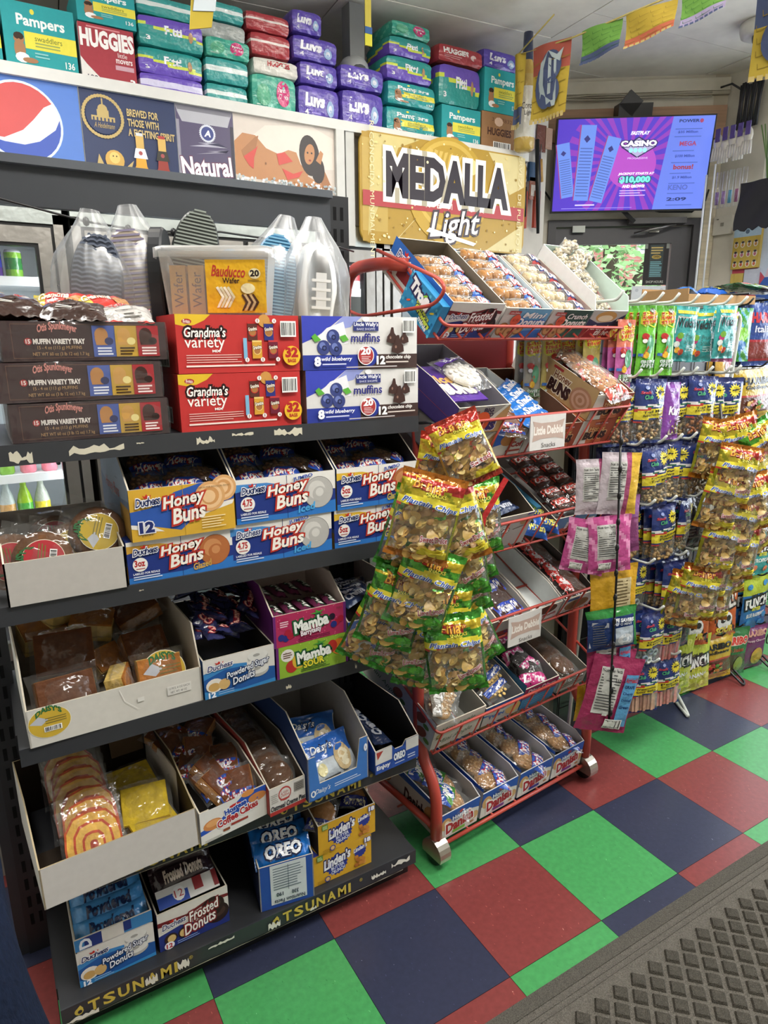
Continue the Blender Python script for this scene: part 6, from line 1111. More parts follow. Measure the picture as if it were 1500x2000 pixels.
# notice sheets seen through the shelving gap
mb = MB(); mb.box(0, 0, 0, .2, .003, .075, 'a8a49c'); p = P(mb, (0, 0, 0), w=.2, h=.075); p.r(.0, .76, 1, .9, 'b0a840'); p.t('ATTENTION', .62, .77, .98, .89, '2a2a20', b=.03); p.lines(.3, .1, .97, .7, 4, '5a5854', .35); p.lines(.04, .1, .24, .7, 4, '5a5854', .35); mb.build('notice_strip', mw=RK @ T(-.19, .05, .80, 0, 0), label='yellow-headed attention notice seen through the gap beside the chip bags', cat='notice')
# ---------------------------------------------------------------- hanging snack bags
def proto_plantain(nm, main, dark, sealc, txt2, fruit, acc):
    w_, h_ = .152, .205; mb = MB()
    def cf(u, v):
        if v > .93: return (sealc, 'foil')
        if v < .09: return (sealc, 'foil')
        e = .60+.05*math.sin(u*3)
        if v > .8+.1*(1-u): return (acc, 'foil')
        if v > e+.09: return (main if (u+v*1.3) % .35 > .1 else dark, 'foil')
        if v > e: return ('d6c838', 'film')
        if v > e-.012: return ('b03a2c', 'film')
        if u < .03 or u > .97: return (dark, 'foil')
        if v < .12+.06*u and u > .5: return (fruit, 'film')
        return CW
    fn = pillow(mb, w_, h_, .058, cf, 26, 36, .06, .0036, len(nm)*3, back=.6)
    p = P(mb, w=w_, h=h_, fn=fn, m='film', curved=True, k0=1)
    p.t('Bemar', .2, .80, .72, .92, 'e8b040', b=.02, o='8a1c1c', ow=.03, rot=-4); p.t('SNACKS', .44, .75, .74, .79, 'e8dc50', b=.02, o='3a5a20', ow=.025)
    p.t('Plantain Chips', .08, .61, .95, .685, '2a50a0', b=.02, sh=.3, o='e8ecf0', ow=.03, rot=-2)
    p.t(txt2, .5, .26, .92, .325, '9a3434', b=.02, o='e8dce0', ow=.04, rot=22 if fruit == '4f9a2c' else 8)
    if fruit == '4f9a2c':
        p.e(.78, .15, .12, .07, '3f8a28', 14); p.e(.76, .16, .09, .05, '5aa838', 12); p.e(.66, .215, .1, .022, '2f7a24', 10, rot=.3); p.e(.86, .21, .08, .02, '3a8428', 10, rot=-.4)
    else:
        for k in range(3): p.p([(.56, .2-.02*k), (.7, .13-.02*k), (.9, .18-.02*k), (.93, .215-.02*k), (.86, .185-.02*k), (.7, .165-.02*k)], ['d8c838', 'c8b42c', 'dccf48'][k])
    p.t('NET WT 2.5 OZ', .3, .12, .52, .14, '2a2420', b=.02)
    wm = mb.mesh()
    mb = MB(); rn = random.Random(len(nm))
    for i in range(90):
        a, b = rn.uniform(-.056, .056), rn.uniform(-.086, .035); z = rn.uniform(-.008, .019)*(1-(a/.075)**2)*(1-max(0, -b/.1)**3); r = rn.uniform(.008, .015) if i % 9 else .021; c = rn.choice(['dcc070', 'd0ac58', 'c09850', 'e4cc84', 'c89c5c', 'b08850'])
        N = V((rn.gauss(0, .6), rn.gauss(0, .6), 1)).normalized(); U_ = N.orthogonal().normalized(); W_ = N.cross(U_); n = 11
        vs = [V((a, b, z))]+[V((a, b, z))+(U_*math.cos(2*PI*k/n)+W_*math.sin(2*PI*k/n)*.72)*r+N*.003*math.sin(4*PI*k/n+i) for k in range(n)]
        mb.add(vs, [(0, 1+k, 1+(k+1) % n) for k in range(n)], c, 'chip', True)
        mb.add([v+N*-.0012 for v in vs], [(0, 1+(k+1) % n, 1+k) for k in range(n)], c, 'chip', True)
    PROTO[nm] = [('plantain_chips', mb.mesh(), 'stuff'), ('bag', wm)]
proto_plantain('plantain_gold', 'b8a62c', '8a8a1c', 'b06a1c', 'Sweet/Dulce', 'd8c838', 'a82c28')
proto_plantain('plantain_lime', '4f9a2c', '2c6a20', '3a8a28', 'Lime/Limon', '4f9a2c', 'c8b02c')
proto_plantain('plantain_hot', 'c8b42c', 'c89a2c', 'a03020', 'Salted', 'd8c838', 'a8241c')
def hang(k, x, y, z, rz, roll, pitch, label, cat, group=None, sc=1, name=None):
    m = T(x, y, z, rz) @ M.Rotation(math.radians(roll), 4, 'Y') @ M.Rotation(math.radians(90+pitch), 4, 'X') @ M.Scale(sc, 4)
    return place(k, label, cat, mw=m, group=group, name=name)
PC = 'plantain chip bag at the shelf corner'
for k, x, y, z, rz, ro, pi_, l in [('plantain_hot', -.318, -.10, 1.215, -25, -24, -10, 'red and yellow topmost '+PC), ('plantain_hot', -.335, -.03, 1.165, -10, 12, 0, 'dark red second '+PC+', behind the topmost'),
    ('plantain_gold', -.440, -.135, 1.092, -28, 14, -6, 'gold front '+PC+' with full lettering'), ('plantain_gold', -.335, -.09, 1.052, -18, -16, -4, 'gold '+PC+', right behind the front one'),
    ('plantain_lime', -.225, -.03, 1.035, -10, -6, 0, 'green-edged '+PC+' showing a round slice, right side'), ('plantain_lime', -.425, -.075, 1.045, -24, 18, 0, 'green-edged '+PC+' just below the gold front bag'),
    ('plantain_lime', -.225, .0, .955, -14, -12, 0, 'green-edged '+PC+' sticking out right, mid height'), ('plantain_lime', -.305, -.07, .962, -20, -8, -4, 'green-edged '+PC+' under the second gold bag'), ('plantain_lime', -.285, -.05, .90, -16, -14, 0, 'green-edged '+PC+', bottom seal pointing right'),
    ('plantain_lime', -.425, -.11, .925, -26, 18, -4, 'green-edged '+PC+' centre left with yellow name strip'), ('plantain_lime', -.470, -.06, .872, -24, 18, 0, 'green-edged '+PC+' with one big yellow slice, left'), ('plantain_lime', -.480, -.01, .805, -24, 26, 0, 'green-edged '+PC+' reaching furthest left'),
    ('plantain_lime', -.425, -.05, .785, -22, 20, -2, 'green-edged '+PC+' low on the left'), ('plantain_lime', -.345, -.07, .815, -20, 2, 0, 'green-edged '+PC+' in the middle of the lower cluster'), ('plantain_lime', -.265, -.06, .76, -14, -26, 0, 'green-edged '+PC+' lowest on the right'), ('plantain_lime', -.350, -.125, .762, -24, -7, -4, 'green-edged front '+PC+', lowest one'), ('plantain_lime', -.355, -.02, .72, -20, 14, 0, 'green-edged '+PC+' peeping out below all others')]:
    hang(k, x, y, z, rz*1.25, ro, pi_, l, 'snack bag', name='plantain_chip_bag', sc=.76 if k == 'plantain_hot' else .90)
mb = MB(); mb.tube(bez([(-.345, .03, 1.262), (-.34, -.03, 1.27), (-.33, -.035, 1.2), (-.335, -.03, .7)], 4, .03), .004, '2a2a2c', 'plastic'); mb.build('clip_strip', label='black clip strip carrying the plantain chip bags at the shelf corner', cat='clip strip')
mb = MB(); mb.box(0, -.002, 0, .012, .002, .10, 'c82c30', 'film'); mb.prism([(-.008, -.02), (.02, -.02), (.012, 0), (0, 0)], -.002, .002, 'c82c30', 'c82c30', 'c82c30', 'film', ax=1); mb.build('red_strap', mw=T(-.243, -.075, 1.055, -20) @ M.Rotation(math.radians(30), 4, 'Y'), label='red plastic strap tag between the plantain chip bags', cat='strap')
# ---------------------------------------------------------------- nut bags, pouches
def proto_nut(nm, lab, nc, kind='nut', w_=.118, h_=.192):
    mb = MB()
    def cf(u, v):
        if v > .93: return ('2c3468', 'film')
        s_ = .06*(u-.5)
        if v > .62+s_: return ('24346e', 'film')
        if v > .60+s_: return ('d8d6d4', 'film')
        if v > .585+s_: return ('2c6a4a', 'film')
        if v > .57+s_: return ('d8d6d4', 'film')
        if v > .54+s_: return ('a83430', 'film') if u < .45 else ('24346e', 'film')
        if v > .40+s_: return ('d4c436', 'film')
        if v > .385+s_: return ('24346e', 'film')
        if v > .355+s_ and abs(u-.5) > .3: return ('b03a34', 'film')
        if v < .05: return ('24346e', 'film')
        return CW
    fn = pillow(mb, w_, h_, .036, cf, 16, 42, .05, .0016, len(nm), back=.6); p = P(mb, w=w_, h=h_, fn=fn, m='film', curved=True, k0=1)
    p.star(.72, .79, .2, 'd8c83a', 14, .62); p.t('99', .64, .755, .80, .81, '1c1c20', b=.08); p.t('¢', .81, .79, .84, .82, '1c1c20', b=.03); p.t('Only', .67, .825, .78, .845, '2a2a20')
    p.t('Snak', .1, .78, .4, .82, 'b03a4a', b=.05, sh=.2); p.t('Club', .2, .70, .46, .76, '4aa070', b=.04, sh=.2); p.e(.3, .87, .06, .03, '8a98c8', 10)
    for i, t in enumerate(lab): p.t(t, .18, .49-.052*i, .82, .525-.052*i, '1c1c1c', b=.03, rot=3)
    wm = mb.mesh(); mb = MB(); rn = random.Random(len(nm)*5)
    if kind == 'strip':
        for i in range(9): mb.box(-.045+i*.01, -.085, -.006+.006*math.sin(i), -.037+i*.01, -.02, .010+.004*math.sin(i*2), rn.choice(nc), 'chip')
    elif kind == 'ring':
        for i in range(12):
            a, b, z = rn.uniform(-.036, .036), rn.uniform(-.075, -.03), rn.uniform(-.004, .01); R_ = .010
            mb.tube([(a+R_*math.cos(t), b+R_*math.sin(t), z) for t in [k*PI/4 for k in range(8)]], .0045, rn.choice(nc), 'nut', n=6, closed=True)
    else:
        for i in range(62):
            a, b, z = rn.uniform(-.042, .042), rn.uniform(-.082, -.022), rn.uniform(-.008, .012); s_ = rn.uniform(.8, 1.2)
            mb.blob((a, b, z*(1-(a/.06)**2)), (.0075*s_, .0048*s_, .0045*s_), rn.choice(nc), 'nut', 7, 4, rot=M.Rotation(rn.random()*6, 3, 'Z'))
    PROTO[nm] = [('filling', mb.mesh(), 'stuff'), ('bag', wm)]
proto_nut('salted_peanuts', ('Salted', 'Peanuts'), ['b8945c', 'c8a870', 'a07c48']); proto_nut('trail_mix', ('Trail Mix', 'Raisins Nuts Seeds'), ['8a6a44', '4a3424', 'c8b080', 'a88454'])
proto_nut('spicy_mix', ('Trail Mix', 'Hot & Spicy'), ['9a5a2c', 'a86c34', '7a4424']); proto_nut('almonds', ('Raw', 'Almonds'), ['8a5028', '9a6034', '7a4424']); proto_nut('cashews', ('Raw', 'Cashews'), ['d0b88c', 'c8ac7c', 'b89868'])
proto_nut('grabber', ('Sweet Trail Mix', 'Grabber'), ['9a7450', '8a5a3c', 'b89468']); proto_nut('seed_mix', ('Original', 'Trail Mix'), ['b8a070', 'a08858', '8a7048'])
proto_nut('gummi_rings', ('Gummi', 'Rings'), ['8a9a98', 'c8d0cc', '6a7a88'], 'ring'); proto_nut('fruit_slices', ('Fruit', 'Slices'), ['c88078', 'b86a68', 'd89a8c'], 'strip'); proto_nut('peach_strips', ('Peach', 'Sour Belts'), ['c8847c', 'd0948c', 'b87470'], 'strip'); proto_nut('sour_belts', ('Watermelon', 'Sour Belts'), ['b8947c', 'c8a48c', 'a8806c'], 'strip')
def proto_pouch(nm, w_, h_, cf, art=None, Tk=.02, wr=.0014, nu=16, nv=26, mt='film', bm=None):
    mb = MB(); fn = pillow(mb, w_, h_, Tk, lambda u, v: (lambda c: c if isinstance(c, tuple) else (c, mt))(cf(u, v)), nu, nv, .06, wr, len(nm), bm=bm)
    if art: art(P(mb, w=w_, h=h_, fn=fn, m=mt, curved=True, k0=1))
    PROTO[nm] = [('pouch', mb.mesh())]
def a_straw(flav):
    def f(p):
        p.p([(.05, .74), (.25, .70), (.5, .72), (.8, .68), (.95, .74), (.9, .84), (.95, .9), (.6, .93), (.2, .9), (.05, .84)], 'c8c83a')
        for i, t in enumerate(('SOUR', 'POWER', 'STRAWS')): p.t(t, .14, .865-.06*i, .9, .91-.06*i, 'b8382c', b=.06, o='d8c840', ow=.05, rot=6)
        p.e(.62, .93, .12, .03, '8a9a90', 10); p.e(.35, .56, .22, .05, 'b83434', 12, rot=-.3); p.e(.3, .5, .12, .03, 'e8e4e0', 10); p.e(.6, .45, .2, .13, '5a9a78', 16); p.p([(.2, .28), (.5, .44), (.55, .4), (.3, .26)], 'a85a34'); p.r(.02, .28, .3, .32, '3a6ab0'); p.e(.42, .3, .14, .05, 'd8a834', 10)
        p.t(flav[0], .16, .18, .92, .225, 'c8d0cc', b=.04, o='4a7a4c', ow=.04); p.t(flav[1], .16, .125, .92, .17, 'c8d0cc', b=.04, o='4a7a4c', ow=.04); p.lines(.2, .09, .8, .11, 1, '3a5a2c')
    return f
proto_pouch('green_straws', .066, .200, lambda u, v: '6ab83a' if v < .93 else '58a038', a_straw(('GREEN', 'APPLE')), .014); proto_pouch('pink_straws', .066, .200, lambda u, v: 'b05a98' if v < .6 else 'c8705c', a_straw(('BERRY', 'PUNCH')), .014); proto_pouch('yellow_straws', .066, .200, lambda u, v: 'b8a860' if .25 < v else 'c0b050', a_straw(('PEACH', 'MANGO')), .014); proto_pouch('silver_straws', .060, .195, lambda u, v: '9a9688', a_straw(('SWEET', 'SOUR')), .014)
def a_welch(p):
    p.r(.1, .86, .95, .92, 'c8c040'); p.p([(.06, .5), (.94, .58), (.9, .84), (.5, .80), (.1, .82)], 'e4e4e0'); p.t('Welch’s', .12, .62, .9, .78, '2a2c30', b=.03, sh=.15); p.p([(.12, .16), (.94, .2), (.92, .54), (.3, .5)], 'd8dcd8'); p.t('Fruit', .46, .42, .84, .5, '3a5a50', sh=.15); p.t('Snacks', .42, .32, .9, .41, '3a5a50', sh=.15); p.lines(.5, .18, .86, .3, 3, '8aa09a', .4)
    for x, y, c in ((.2, .4, 'a83468'), (.24, .46, '6a9a3a'), (.2, .2, 'd8a030'), (.34, .16, 'b84a34'), (.15, .3, 'd0d8d4')): p.e(x, y, .1, .06, c, 12)
proto_pouch('teal_fruit_snacks', .098, .160, lambda u, v: '3f9c9c', a_welch, .026); proto_pouch('pink_fruit_snacks', .09, .158, lambda u, v: '9c4a78', a_welch, .026)
def a_kars(p): p.t('Kars', .2, .44, .95, .58, 'f0ecf4', b=.03, sh=.2); p.e(.5, .86, .3, .04, '9a78b8', 12); p.p([(.3, .08), (.9, .1), (.9, .38), (.3, .34)], 'b8b09c'); rn = random.Random(3); [p.e(.35+.5*rn.random(), .12+.22*rn.random(), .06, .02, rn.choice(['8a7450', '5a8a5c', 'c8b488', '6a4c34']), 7) for _ in range(16)]; p.lines(.6, .3, .9, .42, 3, 'd0b8e0', .4)
proto_pouch('purple_nut_mix', .078, .175, lambda u, v: '7c3f98' if (v < .96) else '6a3488', a_kars, .024)
def a_back(p): p.r(.18, .25, .62, .86, 'c8c8c4'); p.t('Nutrition Facts', .2, .8, .6, .84, '2a2a2c', b=.02); p.lines(.2, .3, .6, .78, 13, '4a4a4c', .35); p.t('110', .5, .68, .6, .73, '2a2a2c', b=.03)
def a_backm(p): a_back(p); p.r(.68, .1, .95, .8, '5a9ac8'); p.t('AirHeads', .69, .7, .94, .76, 'c02c3c', b=.03); [p.t(t, .71, .62-.09*i, .92, .66-.09*i, '1c3c6c', b=.03) for i, t in enumerate(('GRAPE', 'Cherry', 'Original', 'Green'))]; p.bar(.5, .06, .86, .2); p.r(.4, .24, .5, .3, 'd8d8d4')
proto_pouch('white_pouch', .115, .175, lambda u, v: 'c4b8c0' if u < .6 else ('a04a70' if u < .75 else 'd8b040'), a_back, .024); proto_pouch('pink_pouch', .135, .175, lambda u, v: 'b84c88' if (u+v*.8+.06*math.sin(9*v)) % .4 > .13 else 'd88ab4', lambda p: (a_back(p), p.bar(.2, .06, .5, .2)), .022)
proto_pouch('purple_pouch', .12, .17, lambda u, v: '8a5a90' if v > .6 else '7a3a68', a_back, .02)
proto_pouch('yellow_pouch', .150, .20, lambda u, v: 'c89a28', lambda p: (p.r(.5, .3, .85, .8, 'c8b890'), p.lines(.52, .34, .83, .78, 9, '5a4a2c', .35)), .02)
def a_mint(p): p.p([(.02, .1), (.4, .14), (.4, .7), (.08, .74)], 'b8bcc4'); p.lines(.08, .16, .36, .68, 9, '5a5c64', .35); p.r(.52, .08, .9, .55, 'b0bcc8'); p.e(.72, .24, .15, .14, 'e0e4e8', 16); p.e(.72, .24, .05, .05, 'a8b4c0', 10); p.t('LIFE SAVERS', .48, .68, .92, .76, 'e8ecf0', b=.05, rot=-4); p.t('PEP O MINT', .5, .6, .88, .66, 'd0d8e0', b=.02, rot=-4)
proto_pouch('mint_pouch', .165, .135, lambda u, v: '2c7a38' if (v > .82 or u > .93) else '22386c', a_mint, .03)
proto_pouch('magenta_pouch', .175, .26, lambda u, v: '983058' if u < .97 else 'b8a8b0', lambda p: a_backm(p), .022)
def a_har(n2, bear='', nmc='1c1c1c'):
    def f(p): p.t('HARIBO', .08, .72, .92, .84, nmc, b=.07); p.t(n2, .14, .62, .86, .69, nmc, b=.04); rn = random.Random(2); [p.e(.15+.5*rn.random(), .14+.24*rn.random(), .06, .035, rn.choice(['a84a34', 'b87a2c', '4a8a3c', 'c8a050', '9a3030']), 9) for _ in range(22)]
    return f
proto_pouch('gold_gummies', .19, .175, lambda u, v: 'b89a30' if (v > .50 or v < .14) else ('a83c34' if (v > .47 or v < .17) else ('5a3428', 'film')), a_har('Goldbears'), .03)
proto_pouch('blue_gummies', .15, .21, lambda u, v: '2c4484' if v > .42 else ('a03038' if v > .40 or .08 < v < .12 else ('7a3430' if v > .08 else '2c4484')), lambda p: (p.t('HARIBO', .1, .70, .9, .84, 'b83a44', b=.07), p.t('Italian', .2, .54, .8, .64, 'd0d4e4', b=.02)), .03)
proto_pouch('purple_gummies', .14, .185, lambda u, v: '7a5cb0' if v > .2 else '5a3a90', lambda p: (p.t('HARIBO', .1, .64, .9, .76, 'c03a44', b=.06, o='d8d0e8', ow=.04), p.e(.5, .35, .3, .2, '9a80c8', 14), p.lines(.3, .5, .8, .58, 2, 'd8d0e8', .4)), .03)
proto_pouch('sky_gummies', .16, .19, lambda u, v: '7a9cc0' if v > .2 else '5a3a90', lambda p: (p.t('HARIBO', .06, .62, .94, .76, 'b83a40', b=.06), p.t('Mini', .2, .46, .8, .56, '2c5a9c', b=.05)), .03)
def a_punch(c, t3):
    def f(p): p.t('SOUR', .26, .62, .72, .70, '2a2c24', b=.04); p.t('PUNCH', .1, .46, .92, .62, 'e8e8e4', b=.07, o='1c2024', ow=.09, rot=4); p.t('BITES', .34, .38, .66, .44, 'c8c83a', b=.05); p.t(t3, .16, .26, .86, .33, 'e0e4e0', b=.03); [p.e(x, y, .1, .055, c, 12) for x, y in ((.2, .86), (.78, .88), (.25, .16), (.7, .12), (.85, .25))]; p.lines(.1, .03, .4, .06, 1, 'd0d0a0')
    return f
proto_pouch('blue_sour_bites', .155, .22, lambda u, v: 'a8b83a' if v > .68 else '2f6ca8', a_punch('3a84b8', 'BLUE RASPBERRY'), .02); proto_pouch('yellow_sour_bites', .155, .22, lambda u, v: 'b4c040', a_punch('c8cc60', 'BANANA'), .02); proto_pouch('teal_sour_bites', .16, .215, lambda u, v: '3a9a98' if v < .6 else '34807c', a_punch('d87a58', 'TROPICAL'), .02)
proto_pouch('green_gummies', .16, .20, lambda u, v: '2c6a3a' if (v > .48 or v < .06) else '4a4434', lambda p: (p.t('HARIBO', .1, .68, .92, .82, 'c83a34', b=.06, o='e0d8c8', ow=.04), p.t('Twin Snakes', .16, .52, .8, .6, '9a4a34', b=.03), p.e(.7, .25, .16, .16, '7a8a34', 12)), .03)
proto_pouch('grape_gummies', .145, .185, lambda u, v: '6a2c5c', lambda p: (p.t('HARIBO', .06, .78, .94, .9, 'b88a78', b=.06), p.t('Happy Cherries', .1, .64, .9, .7, 'd0b0b8', b=.03), p.e(.6, .3, .25, .2, 'b8943a', 14)), .03)
def a_trol(p): p.t('TROLLI', .08, .6, .9, .82, 'e0dcd4', b=.07, o='2a2424', ow=.08, rot=8); p.e(.5, .36, .28, .18, 'd8d8d4', 18); p.e(.42, .38, .09, .06, '2a2a2a', 12); p.e(.62, .4, .09, .06, '2a2a2a', 12); p.t('SOUR', .2, .12, .8, .24, 'd8c040', b=.05)
proto_pouch('orange_candy', .15, .20, lambda u, v: 'b85a2c' if (u+v) % .5 > .08 else '3a2c28', a_trol, .02); proto_pouch('dark_pouch', .11, .19, lambda u, v: '26262e', lambda p: (p.t('TRAIL', .2, .7, .8, .8, '6a6a50'), p.lines(.2, .2, .8, .5, 5, '4a4a44', .4)), .03)
proto_pouch('green_candy', .10, .175, lambda u, v: '3f8a3a' if (u*3+v*4) % 1 > .3 else '5a9ac0', lambda p: (p.e(.5, .5, .3, .14, '7ab83a', 12), p.e(.5, .3, .25, .1, '3a70a8', 12)), .02)
proto_pouch('kitchen_pouch', .115, .165, lambda u, v: 'a8a49c' if u > .3 else 'c09a48', lambda p: (p.e(.6, .75, .3, .12, '8a2c34', 16), p.t('Kings', .42, .71, .78, .79, 'd8ccc0', sh=.2), p.lines(.5, .1, .9, .5, 4, '8a867c', .3)), .03)
# ---------------------------------------------------------------- first peg rack
PX0, PX1 = .45, 1.1
pr = thing('peg_rack', 'white-framed peg rack of hanging nut and candy bags beside the red rack', 'rack', (PX0, .28, 0))
def PR(mb, nm): o = mb.build(nm, pr); o.location = (-PX0, -.28, 0); return o
for x, a, b in ((PX1, .345, .186), (PX0+.02, .345, .186)):
    mb = MB(); mb.tube(bez([(x-.075, .215, 1.525), (x, .205, 1.525), (x, .28, .04), (x+.05, .345, .008), (x, .30, .008), (x-.075, .176, .008), (x-.05, .20, .008), (x, .285, .035)], 4, .03), .0065, 'c8ccc4', 'plastic'); PR(mb, 'frame_post')
mb = MB()
for k in range(12): z = .16+k*.124; mb.tube([(PX0, .305, z), (PX1, .305, z)], .0022, '1c1c1e', n=5)
for k in range(9): x = PX0+k*(PX1-PX0)/8; mb.tube([(x, .308, .12), (x, .308, 1.56)], .0022, '1c1c1e', n=5)
mb.tube(bez([(PX0-.03, .30, 1.56), (PX1+.02, .30, 1.56), (PX1+.02, .30, 1.1)], 4, .02), .004, '1c1c1e'); mb.box(PX0, .314, .12, PX1, .318, 1.52, '232326', 'plastic'); PR(mb, 'grid_panel')
ROW = {'A': (1.535, [.335, .425, .50, .57, .66, .745, .82, .90]), 'B': (1.325, [.435, .525, .625, .69, .765, .86, .91]), 'C': (1.125, [.47, .575, .65, .72, .81]), 'D': (.93, [.55, .652, .78, .87]), 'E': (.735, [.575, .735, .83]), 'F': (.56, [.645, .75]), 'G': (.37, [.65, .76])}
for r_, (z, xs) in ROW.items():
    for x in xs:
        mb = MB(); mb.tube(bez([(x, .305, z+.008), (x, .085, z+.012), (x, .065, z+.035)], 3, .012), .0042, 'd4d8d2', 'plastic', n=6); PR(mb, 'peg')
def col(kinds, x, ztop, h, y0=.105, n=1, dy=.03, lab='', cat='snack bag', rz=-6, name=None, grp=None, jit=1, sc=1):
    for i in range(n):
        k = kinds if isinstance(kinds, str) else kinds[i % len(kinds)]
        l = lab if i == 0 else lab+[', behind', ', third back', ', fourth back', ', fifth back'][i-1]
        hang(k, x+RJ.uniform(-.004, .004)*jit, y0+dy*i, ztop-h/2-.002, rz+RJ.uniform(-6, 6)*jit, RJ.uniform(-3, 3)*jit, RJ.uniform(-3, 2), l, cat, name=name, sc=sc)
col('silver_straws', .175, 1.455, .19, .235, 2, .03, 'grey candy straw pouch leftmost below the top red basket', name='candy_straw_pouch'); col('yellow_straws', .24, 1.455, .19, .23, 3, .025, 'yellowish candy straw pouch behind the red rack', name='candy_straw_pouch'); col('silver_straws', .30, 1.455, .19, .22, 3, .025, 'grey striped candy straw pouch behind the red rack', name='candy_straw_pouch')
col('yellow_straws', .345, 1.475, .19, .17, 2, .03, 'yellow candy straw pouch right before the pink ones', name='candy_straw_pouch'); col('pink_straws', .425, 1.50, .2, .12, 3, .028, 'pink candy straw pouch left of the green ones', name='candy_straw_pouch'); col('green_straws', .50, 1.54, .2, .11, 4, .026, 'left green candy straw pouch', name='candy_straw_pouch', rz=-10); col('green_straws', .57, 1.54, .2, .10, 4, .026, 'right green candy straw pouch', name='candy_straw_pouch', rz=-10)
col('teal_fruit_snacks', .66, 1.54, .16, .105, 2, .05, 'teal fruit snack pouch right of the green straws', name='fruit_snack_pouch', rz=-8); col('teal_fruit_snacks', .76, 1.535, .16, .12, 2, .04, 'teal fruit snack pouch, middle one in the top row', name='fruit_snack_pouch', rz=-18); col('teal_fruit_snacks', .835, 1.545, .16, .085, 2, .05, 'teal fruit snack pouch, rightmost teal in the top row', name='fruit_snack_pouch', rz=-8); col('pink_fruit_snacks', .905, 1.53, .158, .13, 2, .04, 'pink fruit snack pouch at the right end of the top row', name='fruit_snack_pouch')
NB = 'bag with yellow label'
col('grabber', .437, 1.325, .19, .13, 2, .04, 'nut mix '+NB+' at the left of the second peg row', name='nut_mix_bag'); col('trail_mix', .527, 1.330, .19, .10, 3, .04, 'trail mix '+NB+' and yellow price star in the second row', name='nut_mix_bag'); col('purple_nut_mix', .630, 1.318, .175, .10, 1, .04, 'purple nut mix pouch in the second row', name='nut_mix_pouch')
col('seed_mix', .690, 1.32, .19, .14, 2, .04, 'nut mix '+NB+' just right of the purple pouch', name='nut_mix_bag', rz=-30); col('spicy_mix', .775, 1.33, .19, .10, 4, .035, 'spicy almond mix '+NB+' in the second row', name='nut_mix_bag', rz=-16); col('almonds', .86, 1.32, .19, .13, 2, .04, 'almond '+NB+' right of the spicy mix', name='nut_mix_bag', rz=-25); col('seed_mix', .912, 1.32, .19, .11, 2, .04, 'seed mix '+NB+' at the right end of the second row', name='nut_mix_bag', rz=-25)
col('trail_mix', .47, 1.125, .19, .14, 2, .04, 'trail mix '+NB+' half hidden behind the white pouch', name='nut_mix_bag'); col('seed_mix', .578, 1.125, .19, .10, 3, .04, 'peanut mix '+NB+' in the third row', name='nut_mix_bag'); col('cashews', .650, 1.127, .18, .13, 2, .04, 'cashew '+NB+' seen narrow in the third row', name='nut_mix_bag', rz=-40); col('seed_mix', .72, 1.12, .18, .14, 2, .04, 'seed '+NB+' turned sideways in the third row', name='nut_mix_bag', rz=-55); col('trail_mix', .81, 1.122, .18, .11, 3, .04, 'dark nut '+NB+' at the right of the third row', name='nut_mix_bag', rz=-10)
col('salted_peanuts', .550, .93, .19, .16, 2, .04, 'peanut '+NB+' behind the pink pouches', name='nut_mix_bag'); col('salted_peanuts', .653, .930, .19, .10, 3, .035, 'salted peanut '+NB+' facing front in the fourth row', name='nut_mix_bag', rz=-2); col('seed_mix', .775, .935, .19, .12, 3, .04, 'seed mix '+NB+' in the fourth row turned right', name='nut_mix_bag', rz=18); col('dark_pouch', .865, .93, .19, .14, 2, .04, 'dark pouch at the right of the fourth row', name='snack_pouch')
col('gummi_rings', .575, .74, .18, .14, 2, .04, 'gummi '+NB+' in the fifth row left', name='candy_bag'); col('salted_peanuts', .738, .725, .185, .10, 3, .035, 'salted peanut '+NB+' facing front in the fifth row', name='nut_mix_bag', rz=-4); col('dark_pouch', .85, .73, .19, .16, 2, .04, 'dark pouch in the fifth row beside the peanuts', name='snack_pouch')
col('gummi_rings', .647, .563, .19, .10, 3, .04, 'gummi ring '+NB+' in the sixth row', name='candy_bag'); col('fruit_slices', .750, .54, .18, .11, 3, .04, 'pink fruit slice '+NB+' in the sixth row', name='candy_bag')
col('sour_belts', .652, .372, .19, .12, 4, .03, 'tan sour belt '+NB+' in the lowest row', name='candy_bag', rz=-18); col('peach_strips', .762, .368, .19, .11, 4, .028, 'peach belt '+NB+' in the lowest row', name='candy_bag', rz=-8); col('dark_pouch', .865, .55, .19, .15, 2, .04, 'dark pouch low between the two racks', name='snack_pouch'); col('yellow_sour_bites', .90, .37, .19, .17, 2, .04, 'olive candy pouch low behind the white post', name='candy_pouch')
